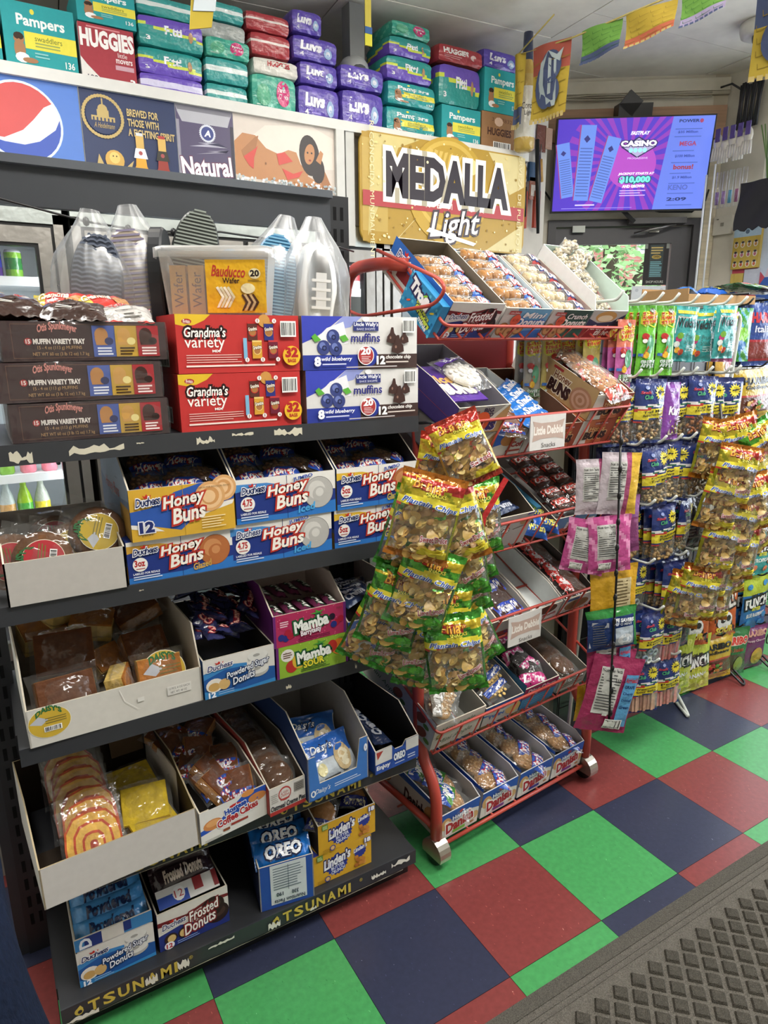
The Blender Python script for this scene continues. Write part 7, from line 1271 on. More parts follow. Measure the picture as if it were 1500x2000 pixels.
# clip strip with pouches turned backwards
mb = MB(); mb.tube([(.255, -.03, 1.21), (.285, -.03, .8), (.305, -.03, .33)], .0035, '141416', 'plastic', n=6)
for k in range(12): f = k/11; mb.blob((.257+.05*f-.002, -.034, 1.18-.82*f), (.006, .006, .012), '141416', 'plastic', 8, 4)
mb.build('clip_strip', label='black clip strip hanging at the right side of the red rack', cat='clip strip')
for k, x, y, z, rz, ro, l, s in [('white_pouch', .300, .0, 1.055, -25, 2, 'white pouch with nutrition table and yellow edge on the clip strip', 1), ('white_pouch', .245, .04, 1.045, -30, -2, 'white pouch behind, left of the upper clip strip', .9), ('purple_pouch', .345, .02, .925, -20, -4, 'mauve pouch on the clip strip below the white one', 1), ('pink_pouch', .275, -.005, .885, -24, -4, 'pink striped pouch with nutrition table on the clip strip', .95), ('pink_pouch', .225, .035, .875, -40, 8, 'pink pouch fanned out to the left of the clip strip', .9),
    ('yellow_pouch', .315, .0, .715, -20, -3, 'orange-yellow pouch on the clip strip', 1), ('mint_pouch', .305, -.012, .625, -22, -6, 'green and navy mint pouch on the clip strip', .95), ('magenta_pouch', .320, .0, .49, -20, -2, 'magenta pouch, upper one at the bottom of the clip strip', .85), ('magenta_pouch', .310, -.02, .415, -22, 12, 'front magenta pouch with blue flavour panel, lowest on the clip strip', .95), ('magenta_pouch', .345, .015, .415, -14, 6, 'second magenta pouch behind the front one', .92), ('magenta_pouch', .37, .05, .42, -6, 3, 'third magenta pouch, rearmost of the three', .9), ('yellow_pouch', .335, .09, .33, 0, 4, 'yellow and blue pouch peeping out under the magenta ones', .6)]:
    hang(k, x, y, z, rz, ro, 0, l, 'candy pouch', sc=s, name='candy_pouch')
# gold chip bags at the corner of the peg rack
GB = 'gold plantain chip bag on the right-hand cluster'
for i, (k, x, y, z, rz, ro, l) in enumerate([('plantain_gold', .80, .05, 1.10, -20, 10, 'narrow top-left '+GB), ('plantain_gold', .86, .01, 1.115, -24, -14, 'silvery-topped '+GB), ('plantain_lime', .925, -.02, 1.10, -10, -28, 'bright green plantain chip bag atop the right-hand gold cluster'), ('plantain_gold', .79, -.03, 1.03, -26, 10, 'front left upper '+GB), ('plantain_gold', .935, -.02, 1.01, -16, -24, 'front right upper '+GB), ('plantain_gold', .77, -.01, .95, -24, 14, 'left middle '+GB), ('plantain_gold', .885, -.04, .935, -18, -8, 'centre '+GB), ('plantain_gold', 1.0, .0, .90, -14, -28, 'far right '+GB),
    ('plantain_gold', .85, -.02, .86, -20, 12, 'centre left lower '+GB), ('plantain_gold', .97, .0, .82, -12, -26, 'right lower '+GB), ('plantain_gold', .80, .0, .80, -20, 10, 'left lower '+GB), ('plantain_gold', .90, -.01, .76, -20, 4, 'centre bottom '+GB), ('plantain_gold', .81, .02, .70, -24, 10, 'left bottom '+GB), ('plantain_gold', .91, .03, .68, -14, -10, 'right bottom '+GB), ('plantain_gold', .77, .03, .63, -28, 8, 'second lowest '+GB), ('plantain_gold', .87, .04, .60, -18, 4, 'lowest '+GB), ('plantain_gold', .745, .06, .60, -30, 12, 'left lowest '+GB)]):
    hang(k, x, y, z, rz, ro, 0, l, 'snack bag', name='plantain_chip_bag', sc=.95)
mb = MB(); mb.tube([(.86, .09, 1.24), (.86, .06, 1.1), (.85, .06, .58)], .004, '2a2a2c', 'plastic'); mb.build('clip_strip', label='dark clip strip behind the gold plantain chip bags', cat='clip strip')
# ---------------------------------------------------------------- second peg rack (black)
QX0, QX1 = 1.2, 1.72
pq = thing('peg_rack', 'black wire peg rack of gummy candy bags at the right edge', 'rack', (QX0, .50, 0))
def PQ(mb, nm): o = mb.build(nm, pq); o.location = (-QX0, -.50, 0); return o
mb = MB()
for k in range(13): z = .12+k*.124; mb.tube([(QX0, .50, z), (QX1, .50, z)], .0022, '1c1c1e', n=5)
for k in range(10): x = QX0+k*(QX1-QX0)/9; mb.tube([(x, .503, .1), (x, .503, 1.6)], .0022, '1c1c1e', n=5)
mb.tube(bez([(QX0+.02, .26, 1.60), (QX0+.02, .50, 1.60), (QX1, .50, 1.60)], 4, .02), .0045, '1c1c1e'); PQ(mb, 'grid_panel')
for x in (1.47, 1.70):
    mb = MB(); mb.tube(bez([(x, .50, 1.6), (x, .50, .14), (x-.02, .215, .006), (x+.015, .23, .006), (x+.015, .50, .17)], 3, .02), .005, '1c1c1e'); PQ(mb, 'leg')
def q(xc, zt): return (-1.1895+(xc+1.1895)*.9505, 1.44+(zt-1.44)*.9505)
for k, xc, zt, l, n, rz, nm in [('green_candy', 1.379, 1.561, 'green and blue candy pouch at the top behind the white post', 2, -10, 'candy_pouch'), ('blue_gummies', 1.53, 1.583, 'dark blue and red gummy bag at the top right edge', 3, -10, 'gummy_bag'), ('gold_gummies', 1.53, 1.326, 'gold gummy bag with black lettering', 2, -8, 'gummy_bag'), ('kitchen_pouch', 1.31, 1.39, 'pale pouch with dark red oval emblem below the fruit snacks', 2, 0, 'snack_pouch'),
    ('purple_gummies', 1.507, 1.111, 'lilac gummy bag below the gold one', 2, -16, 'gummy_bag'), ('sky_gummies', 1.69, 1.089, 'light blue gummy bag cut by the right edge', 2, -6, 'gummy_bag'), ('purple_gummies', 1.75, .88, 'lilac gummy bag lower at the right edge', 2, -6, 'gummy_bag'), ('teal_sour_bites', 1.74, .655, 'teal sour candy bag at the right edge', 2, -6, 'candy_bag'), ('blue_sour_bites', 1.743, .395, 'blue and green sour candy bag', 3, -4, 'candy_bag'),
    ('orange_candy', 1.51, .386, 'orange candy bag with white round face print', 2, -8, 'candy_bag'), ('orange_candy', 1.295, .40, 'orange candy bag half hidden behind the white post', 2, -14, 'candy_bag'), ('grape_gummies', 1.782, .149, 'dark purple gummy bag low at the right', 2, -6, 'gummy_bag'), ('green_gummies', 1.608, .175, 'dark green gummy bag in the lowest row', 2, -8, 'gummy_bag'), ('gold_gummies', 1.475, .164, 'gold and brown gummy bag in the lowest row', 2, -8, 'gummy_bag'), ('yellow_sour_bites', 1.339, .197, 'yellow sour candy bag in the lowest row', 3, -10, 'candy_bag'), ('dark_pouch', 1.18, .80, 'dark pouch on the black rack beside the gold cluster', 2, 0, 'snack_pouch'), ('dark_pouch', 1.18, .55, 'dark pouch low on the black rack', 2, 0, 'snack_pouch'), ('dark_pouch', 1.50, .88, 'dark pouch on the black rack behind the gold cluster', 2, 0, 'snack_pouch'), ('dark_pouch', 1.50, .66, 'dark pouch lower on the black rack behind the gold cluster', 2, 0, 'snack_pouch')]:
    x, z = q(xc, zt); hh = max(v.co.y for v in PROTO[k][0][1].vertices)*2 if len(PROTO[k]) == 1 else .2
    sc = 1.0 if k != 'gold_gummies' or zt > 1 else .85
    col(k, x, z, hh*1.1, .30, n, .035, l, 'candy bag', rz, nm, sc=1.1)
    mb = MB(); mb.tube(bez([(x, .50, z+.004), (x, .28, z+.008), (x, .26, z+.03)], 3, .012), .0035, '1c1c1e', n=6); PQ(mb, 'peg')
# low wire basket shelf beyond
mb = MB()
for k in range(6): mb.tube([(1.75, -.05+k*.11, .16), (2.75, -.05+k*.11+.1, .16)], .003, '1a1a1c', n=5)
for k in range(10): mb.tube([(1.8+k*.1, -.05+k*.01, .165), (1.8+k*.1, .55+k*.01, .165)], .003, '1a1a1c', n=5)
for k in range(6): mb.tube(bez([(1.75, -.05+k*.11, .16), (1.70, -.05+k*.11, .16), (1.70, -.05+k*.11, .11), (1.75, -.05+k*.11, .11)], 2, .02), .003, '1a1a1c', n=5)
mb.tube([(1.75, -.05, .16), (1.75, -.05, .0)], .005, '1a1a1c'); mb.tube([(2.7, 0, .16), (2.7, 0, .0)], .005, '1a1a1c'); mb.tube([(1.75, .5, .16), (1.75, .5, .0)], .005, '1a1a1c')
mb.build('wire_shelf', label='low empty black wire shelf at the right edge', cat='shelf')

# grey panel behind the red rack: side of the fixture that backs the peg rack
mb = MB(); mb.box(.455, .36, 0, .475, 1.15, 1.20, '9c9884', 'plastic'); mb.box(.475, .36, 0, 1.1, .38, 1.5, '26262a', 'plastic'); mb.box(1.08, .38, 0, 1.1, 1.15, 1.2, '7a786c', 'plastic'); mb.box(.475, .38, 1.18, 1.08, 1.15, 1.20, '7a786c', 'plastic'); mb.build('display_cabinet', label='grey sided cabinet standing behind the peg rack and red rack', cat='cabinet')
# ---------------------------------------------------------------- shoes and sandals hung from a cord
def sole(L=.27, W_=.1, n=40, off=0.0, fl=1):
    """outline, toe up, centred on x, z from -L/2 to L/2"""
    pts = []
    for i in range(n):
        a = 2*PI*i/n; z = math.sin(a); s = 1 if math.cos(a) >= 0 else -1
        t = (z+1)/2; wd = (.36+.14*math.sin(min(1, t*1.25)*PI*.5)+(-.07*math.sin(PI*min(1, max(0, (t-.15)/.45))) if s*fl < 0 else -.02*math.sin(PI*t)))
        pts.append((W_*wd*1.12*math.copysign(abs(math.cos(a))**.75, math.cos(a))*.98*(1-off), L/2*z*(1-off*.4)))
    return pts
def slab(mb, pts, y0, y1, c, ce, m='plastic', bev=.004):
    n = len(pts); ins = [(a*.94, b*.97) for a, b in pts]
    vs = [(a, y0, b) for a, b in ins]+[(a, y0+bev, b) for a, b in pts]+[(a, y1, b) for a, b in pts]
    mb.add(vs, [tuple(range(n))], c, m); mb.add(vs, [(i, (i+1) % n, (i+1) % n+n, i+n) for i in range(n)]+[(i+n, (i+1) % n+n, (i+1) % n+2*n, i+2*n) for i in range(n)]+[tuple(range(3*n-1, 2*n-1, -1))], ce, m, False)
def inside(pts, x, z): 
    r = False; j = len(pts)-1
    for i in range(len(pts)):
        if (pts[i][1] > z) != (pts[j][1] > z) and x < (pts[j][0]-pts[i][0])*(z-pts[i][1])/(pts[j][1]-pts[i][1]+1e-9)+pts[i][0]: r = not r
        j = i
    return r
def ribs(mb, pts, dz, c, y=-.0015, z0=-1, z1=1, wav=0, th=.45):
    z = -.14
    while z < .14:
        if z0 < z < z1:
            xs = [x*.002-.06 for x in range(61) if inside(pts, (x*.002-.06)*1.06, z)]
            if xs:
                a, b = min(xs), max(xs); n = 10 if wav else 1
                P_ = [(a+(b-a)*i/n, z+wav*math.sin(i*2.2)) for i in range(n+1)]
                mb.add([(x, y, q) for x, q in P_]+[(x, y, q+dz*th) for x, q in P_], [(i, i+1, n+2+i, n+1+i) for i in range(n)], c, 'plastic')
        z += dz
def shoe(nm, label, x, y, z, rz, ro, sc_, scol, rib, upper, bag=None, kind='shoe', wav=0, pitch=0):
    s = thing(nm, label, 'shoe' if kind == 'shoe' else 'sandal', mw=T(x, y, z, rz) @ M.Rotation(math.radians(ro), 4, 'Y') @ M.Rotation(math.radians(pitch), 4, 'X') @ M.Scale(sc_, 4))
    pts = sole(); mb = MB(); slab(mb, pts, 0, .026 if kind == 'shoe' else .03, scol, scol)
    ribs(mb, pts, .007 if kind != 'shoe' else .009, rib, wav=wav); mb.build('outsole', s)
    mb = MB()
    if kind == 'shoe':
        vs = []; fs = []; R_ = 7; n = len(pts)
        for k in range(R_):
            t = k/(R_-1); f = math.cos(t*PI/2*.86)
            for a, b in pts: toe = (b/.135+1)/2; hgt = .075-.035*max(0, toe); vs.append((a*.96*(f*.55+.45 if k else 1), .026+hgt*math.sin(t*PI/2), b*.97*(1-.12*t)))
        fs = [(i+k*n, (i+1) % n+k*n, (i+1) % n+(k+1)*n, i+(k+1)*n) for k in range(R_-1) for i in range(n)]+[tuple(range(R_*n-1, (R_-1)*n-1, -1))]
        mb.add(vs, fs, upper, 'matt', True); mb.build('upper', s)
        mb = MB(); mb.box(-.012, .088, -.02, .012, .094, .06, 'd8d8d8', 'matt'); 
        for k in range(4): mb.box(-.022, .088, -.02+k*.02, .022, .095, -.014+k*.02, 'e4e4e4', 'matt')
        mb.build('laces', s)
    else:
        mb.tube([(0, .03, .075), (-.02, .065, .04), (-.045, .03, -.005)], .007, upper, 'plastic'); mb.tube([(0, .03, .075), (.02, .065, .04), (.045, .03, -.005)], .007, upper, 'plastic'); mb.build('strap', s)
    if bag:
        mb = MB(); vs = []; n = 22; R_ = 12
        for k in range(R_):
            t = k/(R_-1); zz = -.16+t*.345; r = (.070*(1-max(0, (t-.62)/.38)**1.5)+.008) if t < .96 else .016
            for i in range(n):
                a = 2*PI*i/n; q = 1+.07*math.sin(5*a+k*.7)+.05*math.sin(9*a+k*1.3); vs.append((r*1.05*q*math.cos(a)+bag*t*t, .045+r*.85*q*math.sin(a), zz))
        mb.add(vs, [(i+k*n, (i+1) % n+k*n, (i+1) % n+(k+1)*n, i+(k+1)*n) for k in range(R_-1) for i in range(n)], 'e6ebee', 'poly', True); mb.build('plastic_bag', s)
    return s
shoe('running_shoe', 'dark grey patterned shoe sole in a clear plastic bag, leftmost on the cord', -.972, .22, 1.515, -14, 6, .95, '3c4454', '6a7486', 'c8ccd4', -.02, wav=.002)
shoe('running_shoe', 'shoe sole in mauve and beige hanging in a clear bag, second on the cord', -.893, .22, 1.525, -14, -6, .98, 'b4a898', '8c86a0', 'd0ccc8', .01)
s_ = MB(); slab(s_, sole(), 0, .026, '2a2c30', '222428', 'plastic'); s_.build('rubber_sandal', mw=T(-.832, .22, 1.53, 62) @ M.Rotation(math.radians(4), 4, 'Y'), label='black sandal seen edge-on between the beige sole and the clear tub', cat='sandal')
shoe('rubber_sandal', 'black ribbed sandal sole hanging highest behind the clear tub', -.772, .25, 1.575, -12, 10, .98, '2c302e', '8c948c', '1c1c1e', None, 'sandal')
shoe('rubber_sandal', 'light blue ribbed sandal sole hanging right of the clear tub', -.608, .22, 1.535, -12, 8, .98, '2f6c94', '7ab0d0', '3a84b0', .02, 'sandal')
shoe('rubber_sandal', 'small light blue sandal tip behind the clear tub', -.676, .29, 1.525, -10, 0, .85, '5a9cc4', '5a9cc4', '3a84b0', None, 'sandal')
shoe('white_shoe', 'white shoe in a knotted clear bag hanging beside the shelf post', -.500, .25, 1.53, 168, -3, .95, 'd8d8d8', 'c8c8c8', 'e8ebec', .01)
mb = MB(); mb.tube([(-1.27, .275, 1.74), (-1.11, .275, 1.70), (-.968, .275, 1.672), (-.86, .275, 1.662), (-.70, .275, 1.672), (-.578, .275, 1.664), (-.46, .275, 1.654), (-.40, .30, 1.662), (-.34, .34, 1.66)], .0022, '1c1c1e', 'plastic', n=5)
for x, z in ((-.80, 1.664), (-.585, 1.664), (-.968, 1.672), (-.89, 1.664)): mb.blob((x, .275, z), (.007, .006, .009), '1c1c1e', 'plastic', 8, 4)
mb.build('washing_line', label='black cord strung across the shelving with shoes tied to it', cat='cord')
# ---------------------------------------------------------------- television
tv = thing('television', 'wide flat television showing a purple lottery screen above the door', 'television', mw=WM @ T(.458, -.13, 2.225, 0, 9))
mb = MB(); mb.box(-.468, -.012, 0, .468, .03, .526, '18181c', 'plastic'); mb.box(-.25, .03, .08, .25, .06, .42, '18181c', 'plastic'); mb.build('bezel', tv)
mb = MB(); p = P(mb, (-.460, -.0125, .012), w=.92, h=.506, m='screen'); p.r(0, 0, 1, 1, '4a34a8')
cx, cy = .48, .55
for i in range(30):
    a0, a1 = 2*PI*i/30, 2*PI*(i+.5)/30; R_ = .42
    p.k = 2; p.p([(cx, cy)]+[(min(.735, max(.0, cx+R_*math.cos(a))), min(1, max(0, cy+R_*1.6*math.sin(a)))) for a in (a0, (a0+a1)/2, a1)], '7a36a0')
p.k = 3; p.e(.50, .5, .16, .26, '9a44a8', 30)
p.p([(.735, 1), (1, 1), (1, 0), (.67, 0)], '5c70c8')
for x0, y0, w_, h_, ro in ((.05, .14, .09, .6, 10), (.13, .12, .105, .82, -2), (.235, .12, .095, .72, -13)):
    a = math.radians(ro); 
    def R2(u, v, x0=x0, y0=y0, w_=w_, h_=h_, a=a): X = u*w_*p.w; Y_ = v*h_*p.h; return (x0+(X*math.cos(a)-Y_*math.sin(a))/p.w, y0+(X*math.sin(a)+Y_*math.cos(a))/p.h)
    p.p([R2(0, 0), R2(1, 0), R2(1, 1), R2(0, 1)], '5e7cc8'); p.p([R2(0, 0), R2(.07, 0), R2(.07, 1), R2(0, 1)], '8a3a6c')
    for k in range(16): p.k -= 1; v = .06+k*.042; p.k += 1 if k == 0 else 0; p.p([R2(.15, v), R2(.9, v), R2(.9, v+.014), R2(.15, v+.014)], '44589c'); 
    p.p([R2(.3, .82), R2(.5, .87), R2(.7, .82), R2(.5, .77)], '30306c')
p.t('FASTPLAY', .475, .82, .595, .855, 'e0dcf0', b=.05, sh=.3); p.p([(.42, .69), (.53, .8), (.65, .69), (.53, .57)], '2c2850'); p.p([(.435, .69), (.53, .785), (.635, .69), (.53, .585)], '9c94b8'); p.t('CASINO', .42, .70, .645, .755, 'd8d4e4', b=.06, o='2c2850', ow=.06)
for i in range(4): p.e(.485+i*.03, .655, .014, None, '8ad0dc', 12)
p.t('PROGRESSIVE', .47, .56, .60, .58, 'c8b8dc'); p.t('JACKPOT STARTS AT', .42, .385, .655, .415, 'e4e0f0', b=.04, sh=.2); p.t('$10,000', .435, .30, .63, .37, '6ac8c0', b=.07, o='1c4860', ow=.06); p.t('AND GROWS!', .455, .25, .6, .28, 'e4e0f0', b=.05); p.lines(.44, .15, .61, .23, 3, 'b8a0d8', .4); p.lines(.06, .02, .65, .035, 1, '8a80c8'); p.lines(.15, .055, .28, .075, 1, 'c0b8e0', .7)
for t, y, c, h_ in (('POWER', .935, '26305c', .03), ('$35 Million', .82, '38488c', .028), ('MEGA', .69, '8c3a5c', .045), ('$100 Million', .565, '38488c', .03), ('bonus!', .44, '8c3438', .05), ('$1.9 Million', .335, '38488c', .03), ('KENO', .215, '4a5aa0', .055), ('2:09', .095, '26305c', .035)):
    d_ = .055 if t in ('KENO', '2:09') else 0; p.t(t, .775-d_*.3+(.02 if t == 'MEGA' else 0), y, .90-d_*.3, y+h_, c, b=.03)
p.e(.915, .948, .012, None, '8c3a5c', 12)
for y in (.86, .78, .63, .505, .39, .28, .17, .04): p.lines(.755, y, .925, y+.012, 1, '44589c', .7)
mb.build('screen', tv)
mb = MB(); mb.box(-.1, .03, .5, .1, .16, .6, '1c1c1e', 'paintmetal'); mb.T = M.Rotation(math.radians(40), 4, 'Y'); mb.box(-.09, .02, -.012, .09, .03, .012, '1c1c1e'); mb.T = None
mb.build('wall_bracket', tv)
mb = MB(); mb.T = T(-.03, .05, .60) @ M.Rotation(math.radians(38), 4, 'Y'); mb.box(-.05, -.02, -.05, .05, .02, .05, '242426', 'plastic'); mb.T = None; mb.build('media_box', mw=tv.matrix_basis, label='small black box tilted behind the top edge of the television', cat='box')
mb = MB(); mb.tube([(.46, .0, 2.3), (.7, -.03, 2.24), (.9, -.03, 2.235), (.97, -.05, 2.30), (.98, -.06, 2.36)], .006, '1a1a1c', 'plastic'); mb.tube([(-.09, -.02, 2.44), (-.03, -.05, 2.36), (0, -.1, 2.30)], .006, '1a1a1c', 'plastic'); mb.build('power_cable', mw=WM, label='black cables hanging around the television', cat='cable')
mb = MB()
for z, a in ((2.915, .006), (2.895, -.004)): mb.tube([(-.4+i*.15, -.035, z+a*math.sin(i*1.7)) for i in range(10)], .006, 'a39c8c', 'plastic', n=6)
mb.build('wall_cables', mw=WM, label='painted-over cables running along the wall trim under the ceiling', cat='cable')
# ---------------------------------------------------------------- banners
BN = '4a5474'
bs = thing('pennant_banner', 'string of colourful fringed pennants with a gothic letter hanging under the ceiling', 'banner', (1.42, 1.74, 2.86))
A_, B_ = V((1.40, 1.76, 2.86)), V((1.72, .45, 2.86)); D_ = (B_-A_).normalized(); Q_ = V((0, 0, -1))
mb = MB(); mb.tube([A_-V((.05, .3, -.06))-bs.location]+[A_+D_*k*.15-V((0, 0, .012*math.sin(k*.9)))-bs.location for k in range(9)], .004, 'b8a868', 'matt', n=6); mb.build('cord', bs)
def flag(mb, s0, w_, h_, c1, c2, letter=None, skew=0):
    O = A_+D_*s0-bs.location; n, m_ = 10, 8; N = D_.cross(Q_)
    def F(u, v, k=0): return O+D_*(u*w_)+Q_*((1-v)*h_*(1-.45*skew*u))+N*(.012*math.sin(5*u+3*v)-(.0012+.0004*k if k else 0))
    vs = [F(i/n, j/m_) for j in range(m_+1) for i in range(n+1)]
    cc = []
    for j in range(m_):
        for i in range(n): cc.append(c2 if (j < 2 if letter is None else j >= 5) else (c1 if (i+j) % 3 else c1))
    mb.add(vs, [(j*(n+1)+i, j*(n+1)+i+1, (j+1)*(n+1)+i+1, (j+1)*(n+1)+i) for j in range(m_) for i in range(n)], cc, 'matt', True)
    p = P(mb, w=w_, h=h_, fn=lambda x, y, k: F(x, y, k), m='matt')
    rn = random.Random(int(s0*100))
    for r_ in range(5):
        for i in range(4): x = (i+rn.random()*.5)/4.2; y = .1+r_*.16; p.p([(x, y), (x+.2, y+.02), (x+.19, y+.03), (x+.01, y+.012), (x+.0, y+.08), (x-.008, y+.08)], '8a7430' if c1 == 'b0983c' else '3a6a34')
    for i in range(9): p.r(i/9+.01, -.05, i/9+.09, .02, 'b8a46c' if c1 == 'b0983c' else BN)
    if letter:
        for a_, b_, r1, r2 in ((.42, .42, .3, .3), (.58, .66, .26, .22), (.6, .32, .24, .2)): p.e(a_, b_, r1, r2, BN, 22)
        g = 'a8b4b8'
        p.p([(.22, .5), (.3, .74), (.5, .88), (.46, .80), (.38, .66), (.36, .45), (.44, .28), (.62, .2), (.4, .16), (.26, .28)], g); p.p([(.5, .88), (.72, .80), (.86, .88), (.8, .70), (.7, .74), (.6, .78)], g); p.p([(.5, .3), (.52, .78), (.6, .76), (.6, .3)], g); p.p([(.68, .14), (.66, .74), (.72, .74), (.76, .2)], g); p.p([(.6, .2), (.76, .2), (.74, .12), (.64, .12)], g)
for i, (s0, w_, h_, c1, c2, l) in enumerate(((-.02, .06, .33, 'b0983c', BN, None), (.09, .21, .33, 'b0983c', 'a8584c', 'C'), (.36, .20, .14, '6a9a48', BN, None), (.58, .23, .13, 'b0983c', 'b06048', None), (.83, .19, .12, '6a9a48', '9a90b0', None))):
    mb = MB(); flag(mb, s0, w_, h_, c1, c2, l, .35 if l is None and i else 0); mb.build('pennant', bs)
mb = MB(); O2 = V((1.98, .86, 2.9)); bb = thing('pennant_banner', 'single yellow pennant with a dark letter edge at the top right corner', 'banner', tuple(O2)); A_ = O2; D_ = V((.32, -.9, 0)).normalized(); bs_loc = bs.location.copy(); bs.location = O2; flag(mb, 0, .3, .32, 'b0983c', BN, 'C'); bs.location = bs_loc; mb.build('pennant', bb)
mb = MB()
for k, (x, y, z, c, h_, w_) in enumerate(((.085, 1.0, 2.405, 'b8a848', .4, .022), (.085, .998, 2.405, 'c8c040', .035, .026), (.085, .997, 2.44, '3a5a8c', .02, .026))): mb.box(x-w_/2, y-.002, z, x+w_/2, y+.002, z+h_, c, 'matt')
mb.box(.08, .998, 2.8, .09, 1.002, 3.02, 'a89848', 'matt'); mb.build('hanging_ribbon', label='thin yellow ribbon tail hanging between the diaper piles', cat='ribbon')
mb = MB(); mb.prism([(-.64, 2.175), (-.585, 2.19), (-.56, 2.32), (-.62, 2.32)], .598, .602, 'c0a840', 'c0a840', 'c0a840', 'matt', ax=1); mb.prism([(-.63, 2.215), (-.575, 2.225), (-.55, 2.36), (-.6, 2.36)], .595, .597, 'c8d0d4', '3a5a9c', '3a5a9c', 'matt', ax=1); mb.box(-.60, .599, 2.34, -.58, .603, 3.02, 'c0a840', 'matt'); mb.build('hanging_ribbon', label='yellow and white paper pennant end hanging at the top left', cat='ribbon')
mb = MB(); mb.blob((0, 0, 0), (.075, .075, .06), '9a9c9c', 'plastic', 18, 8); mb.blob((0, -.045, -.02), (.045, .04, .035), '4a4c50', 'plastic', 14, 6); mb.box(-.04, -.04, .03, .04, .04, .27, '6a6c6c', 'plastic'); mb.build('grey_fixture', loc=(.60, 2.05, 2.74), label='grey dome fixture between the two diaper piles', cat='fixture')
cd = thing('dome_camera', 'white dome security camera on the ceiling at the right edge', 'camera', (2.52, 1.17, 3.02))
mb = MB(); mb.lathe([(.105, 0), (.105, -.03), (.098, -.055), (.07, -.07)], 'd4d2ca', 'plastic', 24); mb.build('housing', cd); mb = MB(); mb.blob((-.02, -.03, -.075), (.058, .058, .052), '3a3a40', 'glass' if False else 'plastic', 18, 8); mb.blob((-.04, -.07, -.095), (.024, .02, .022), '8a8a90', 'steel', 12, 6); mb.build('lens_dome', cd)
# ---------------------------------------------------------------- inflatable bottle and tools at the end of the coolers
ib = thing('inflatable_bottle', 'tall yellow inflatable beer bottle hanging behind the diaper boxes', 'inflatable', (1.50, 1.80, 2.43))
mb = MB(); mb.lathe([(.04, 0), (.055, .01), (.056, .06), (.056, .30), (.045, .36), (.028, .43), (.024, .56)], 'b89a4c', 'film', 18, cols=['b89a4c', 'b89a4c', 'd0cdc4', 'b8a060', 'b89a4c', '2c3450']); p = P(mb, w=.09, h=.24, fn=lambda x, y, k: V((.0562*math.sin((x-.7)*1.7)-.0003*k, -.0566*math.cos((x-.7)*1.7)-.0004*k, .06+y*.24)), m='film'); p.t('Corona', .05, .55, .9, .68, '2c2c38', sh=.1); p.t('Light', .2, .4, .7, .52, '2c2c38', sh=.1); mb.build('bottle_body', ib)
def tool(nm, label, x, z, build, y=2.0): mb = MB(); build(mb); return mb.build(nm, loc=(x, y, z), label=label, cat='tool')
mb = MB(); mb.box(1.58, 2.015, .0, 1.87, 2.03, 2.78, 'c8c4bc', 'matt'); struct('wall_side', mb)
def b1(mb):
    for i in range(7): mb.box(-.02+i*.006, -.01, 0, -.016+i*.006, .012, .2, 'b8442c', 'plastic')
    mb.tube([(0, -.012, .22), (0, -.016, .06)], .007, '1c1c1e', 'plastic')
def b2(mb): mb.tube([(0, 0, .5), (.01, -.01, .3), (.02, -.02, .0)], [.012, .016, .009], '1c1c20', 'plastic')
def b3(mb): mb.box(-.035, 0, 0, .035, .008, .22, 'b8b8b4', 'card'); [mb.blob((-.015+.03*(i % 2), -.006, .02+.045*(i//2)), (.014, .01, .018), '3a342c', 'plastic', 8, 4) for i in range(8)]
def b4(mb): mb.box(-.03, 0, 0, .03, .02, .1, '3a5a80', 'plastic'); mb.tube([(.05, 0, .12), (.055, -.01, .0)], .012, 'b89050', 'wood'); mb.tube([(.05, 0, .2), (.05, 0, .12)], .004, '8a8a8c', 'steel')
tool('scrub_brush', 'red bristle brush hanging by the beer sign edge', 1.665, 2.08, b1, 1.97); tool('scrub_brush', 'red bristle brush hanging right of the black handle', 1.765, 2.09, b1, 1.97); tool('ice_scraper', 'long black handled tool hanging between red brushes', 1.72, 2.05, b2, 1.94); tool('blister_pack', 'blister card of small parts hanging above the red brushes', 1.645, 2.33, b3, 1.97); tool('hand_tool', 'blue tool and wooden-handled screwdriver hanging left of the television', 1.73, 2.34, b4, 1.97)
def b5(mb): mb.box(-.03, 0, 0, .03, .006, .12, '9a5c48', 'film'); mb.box(-.02, -.002, .02, .02, 0, .08, 'c8bcb0', 'film')
def b6(mb): mb.box(-.035, 0, 0, .035, .008, .14, '6a3c34', 'film'); mb.box(.03, -.004, .02, .08, .004, .13, 'a88878', 'film')
tool('small_packet', 'small brown packet hanging below the blue tool', 1.735, 2.24, b5, 1.97); tool('small_packet', 'reddish packets hanging above the blue tool', 1.78, 2.50, b6, 1.97)
mb = MB()
for i in range(2): mb.box(i*.062, 0, 0, .055+i*.062, .03, .1, '1c2024', 'plastic'); mb.box(.008+i*.062, -.002, .03, .046+i*.062, 0, .09, '2c5a5c', 'plastic'); mb.tube([(.028+i*.062, .01, .1), (.05, .01, .14)], .003, '1c1c1e', 'plastic', n=5)
mb.build('timer_boxes', mw=WM @ T(-.18, -.035, 1.99), label='pair of small black wall boxes with cables beside the door', cat='device')
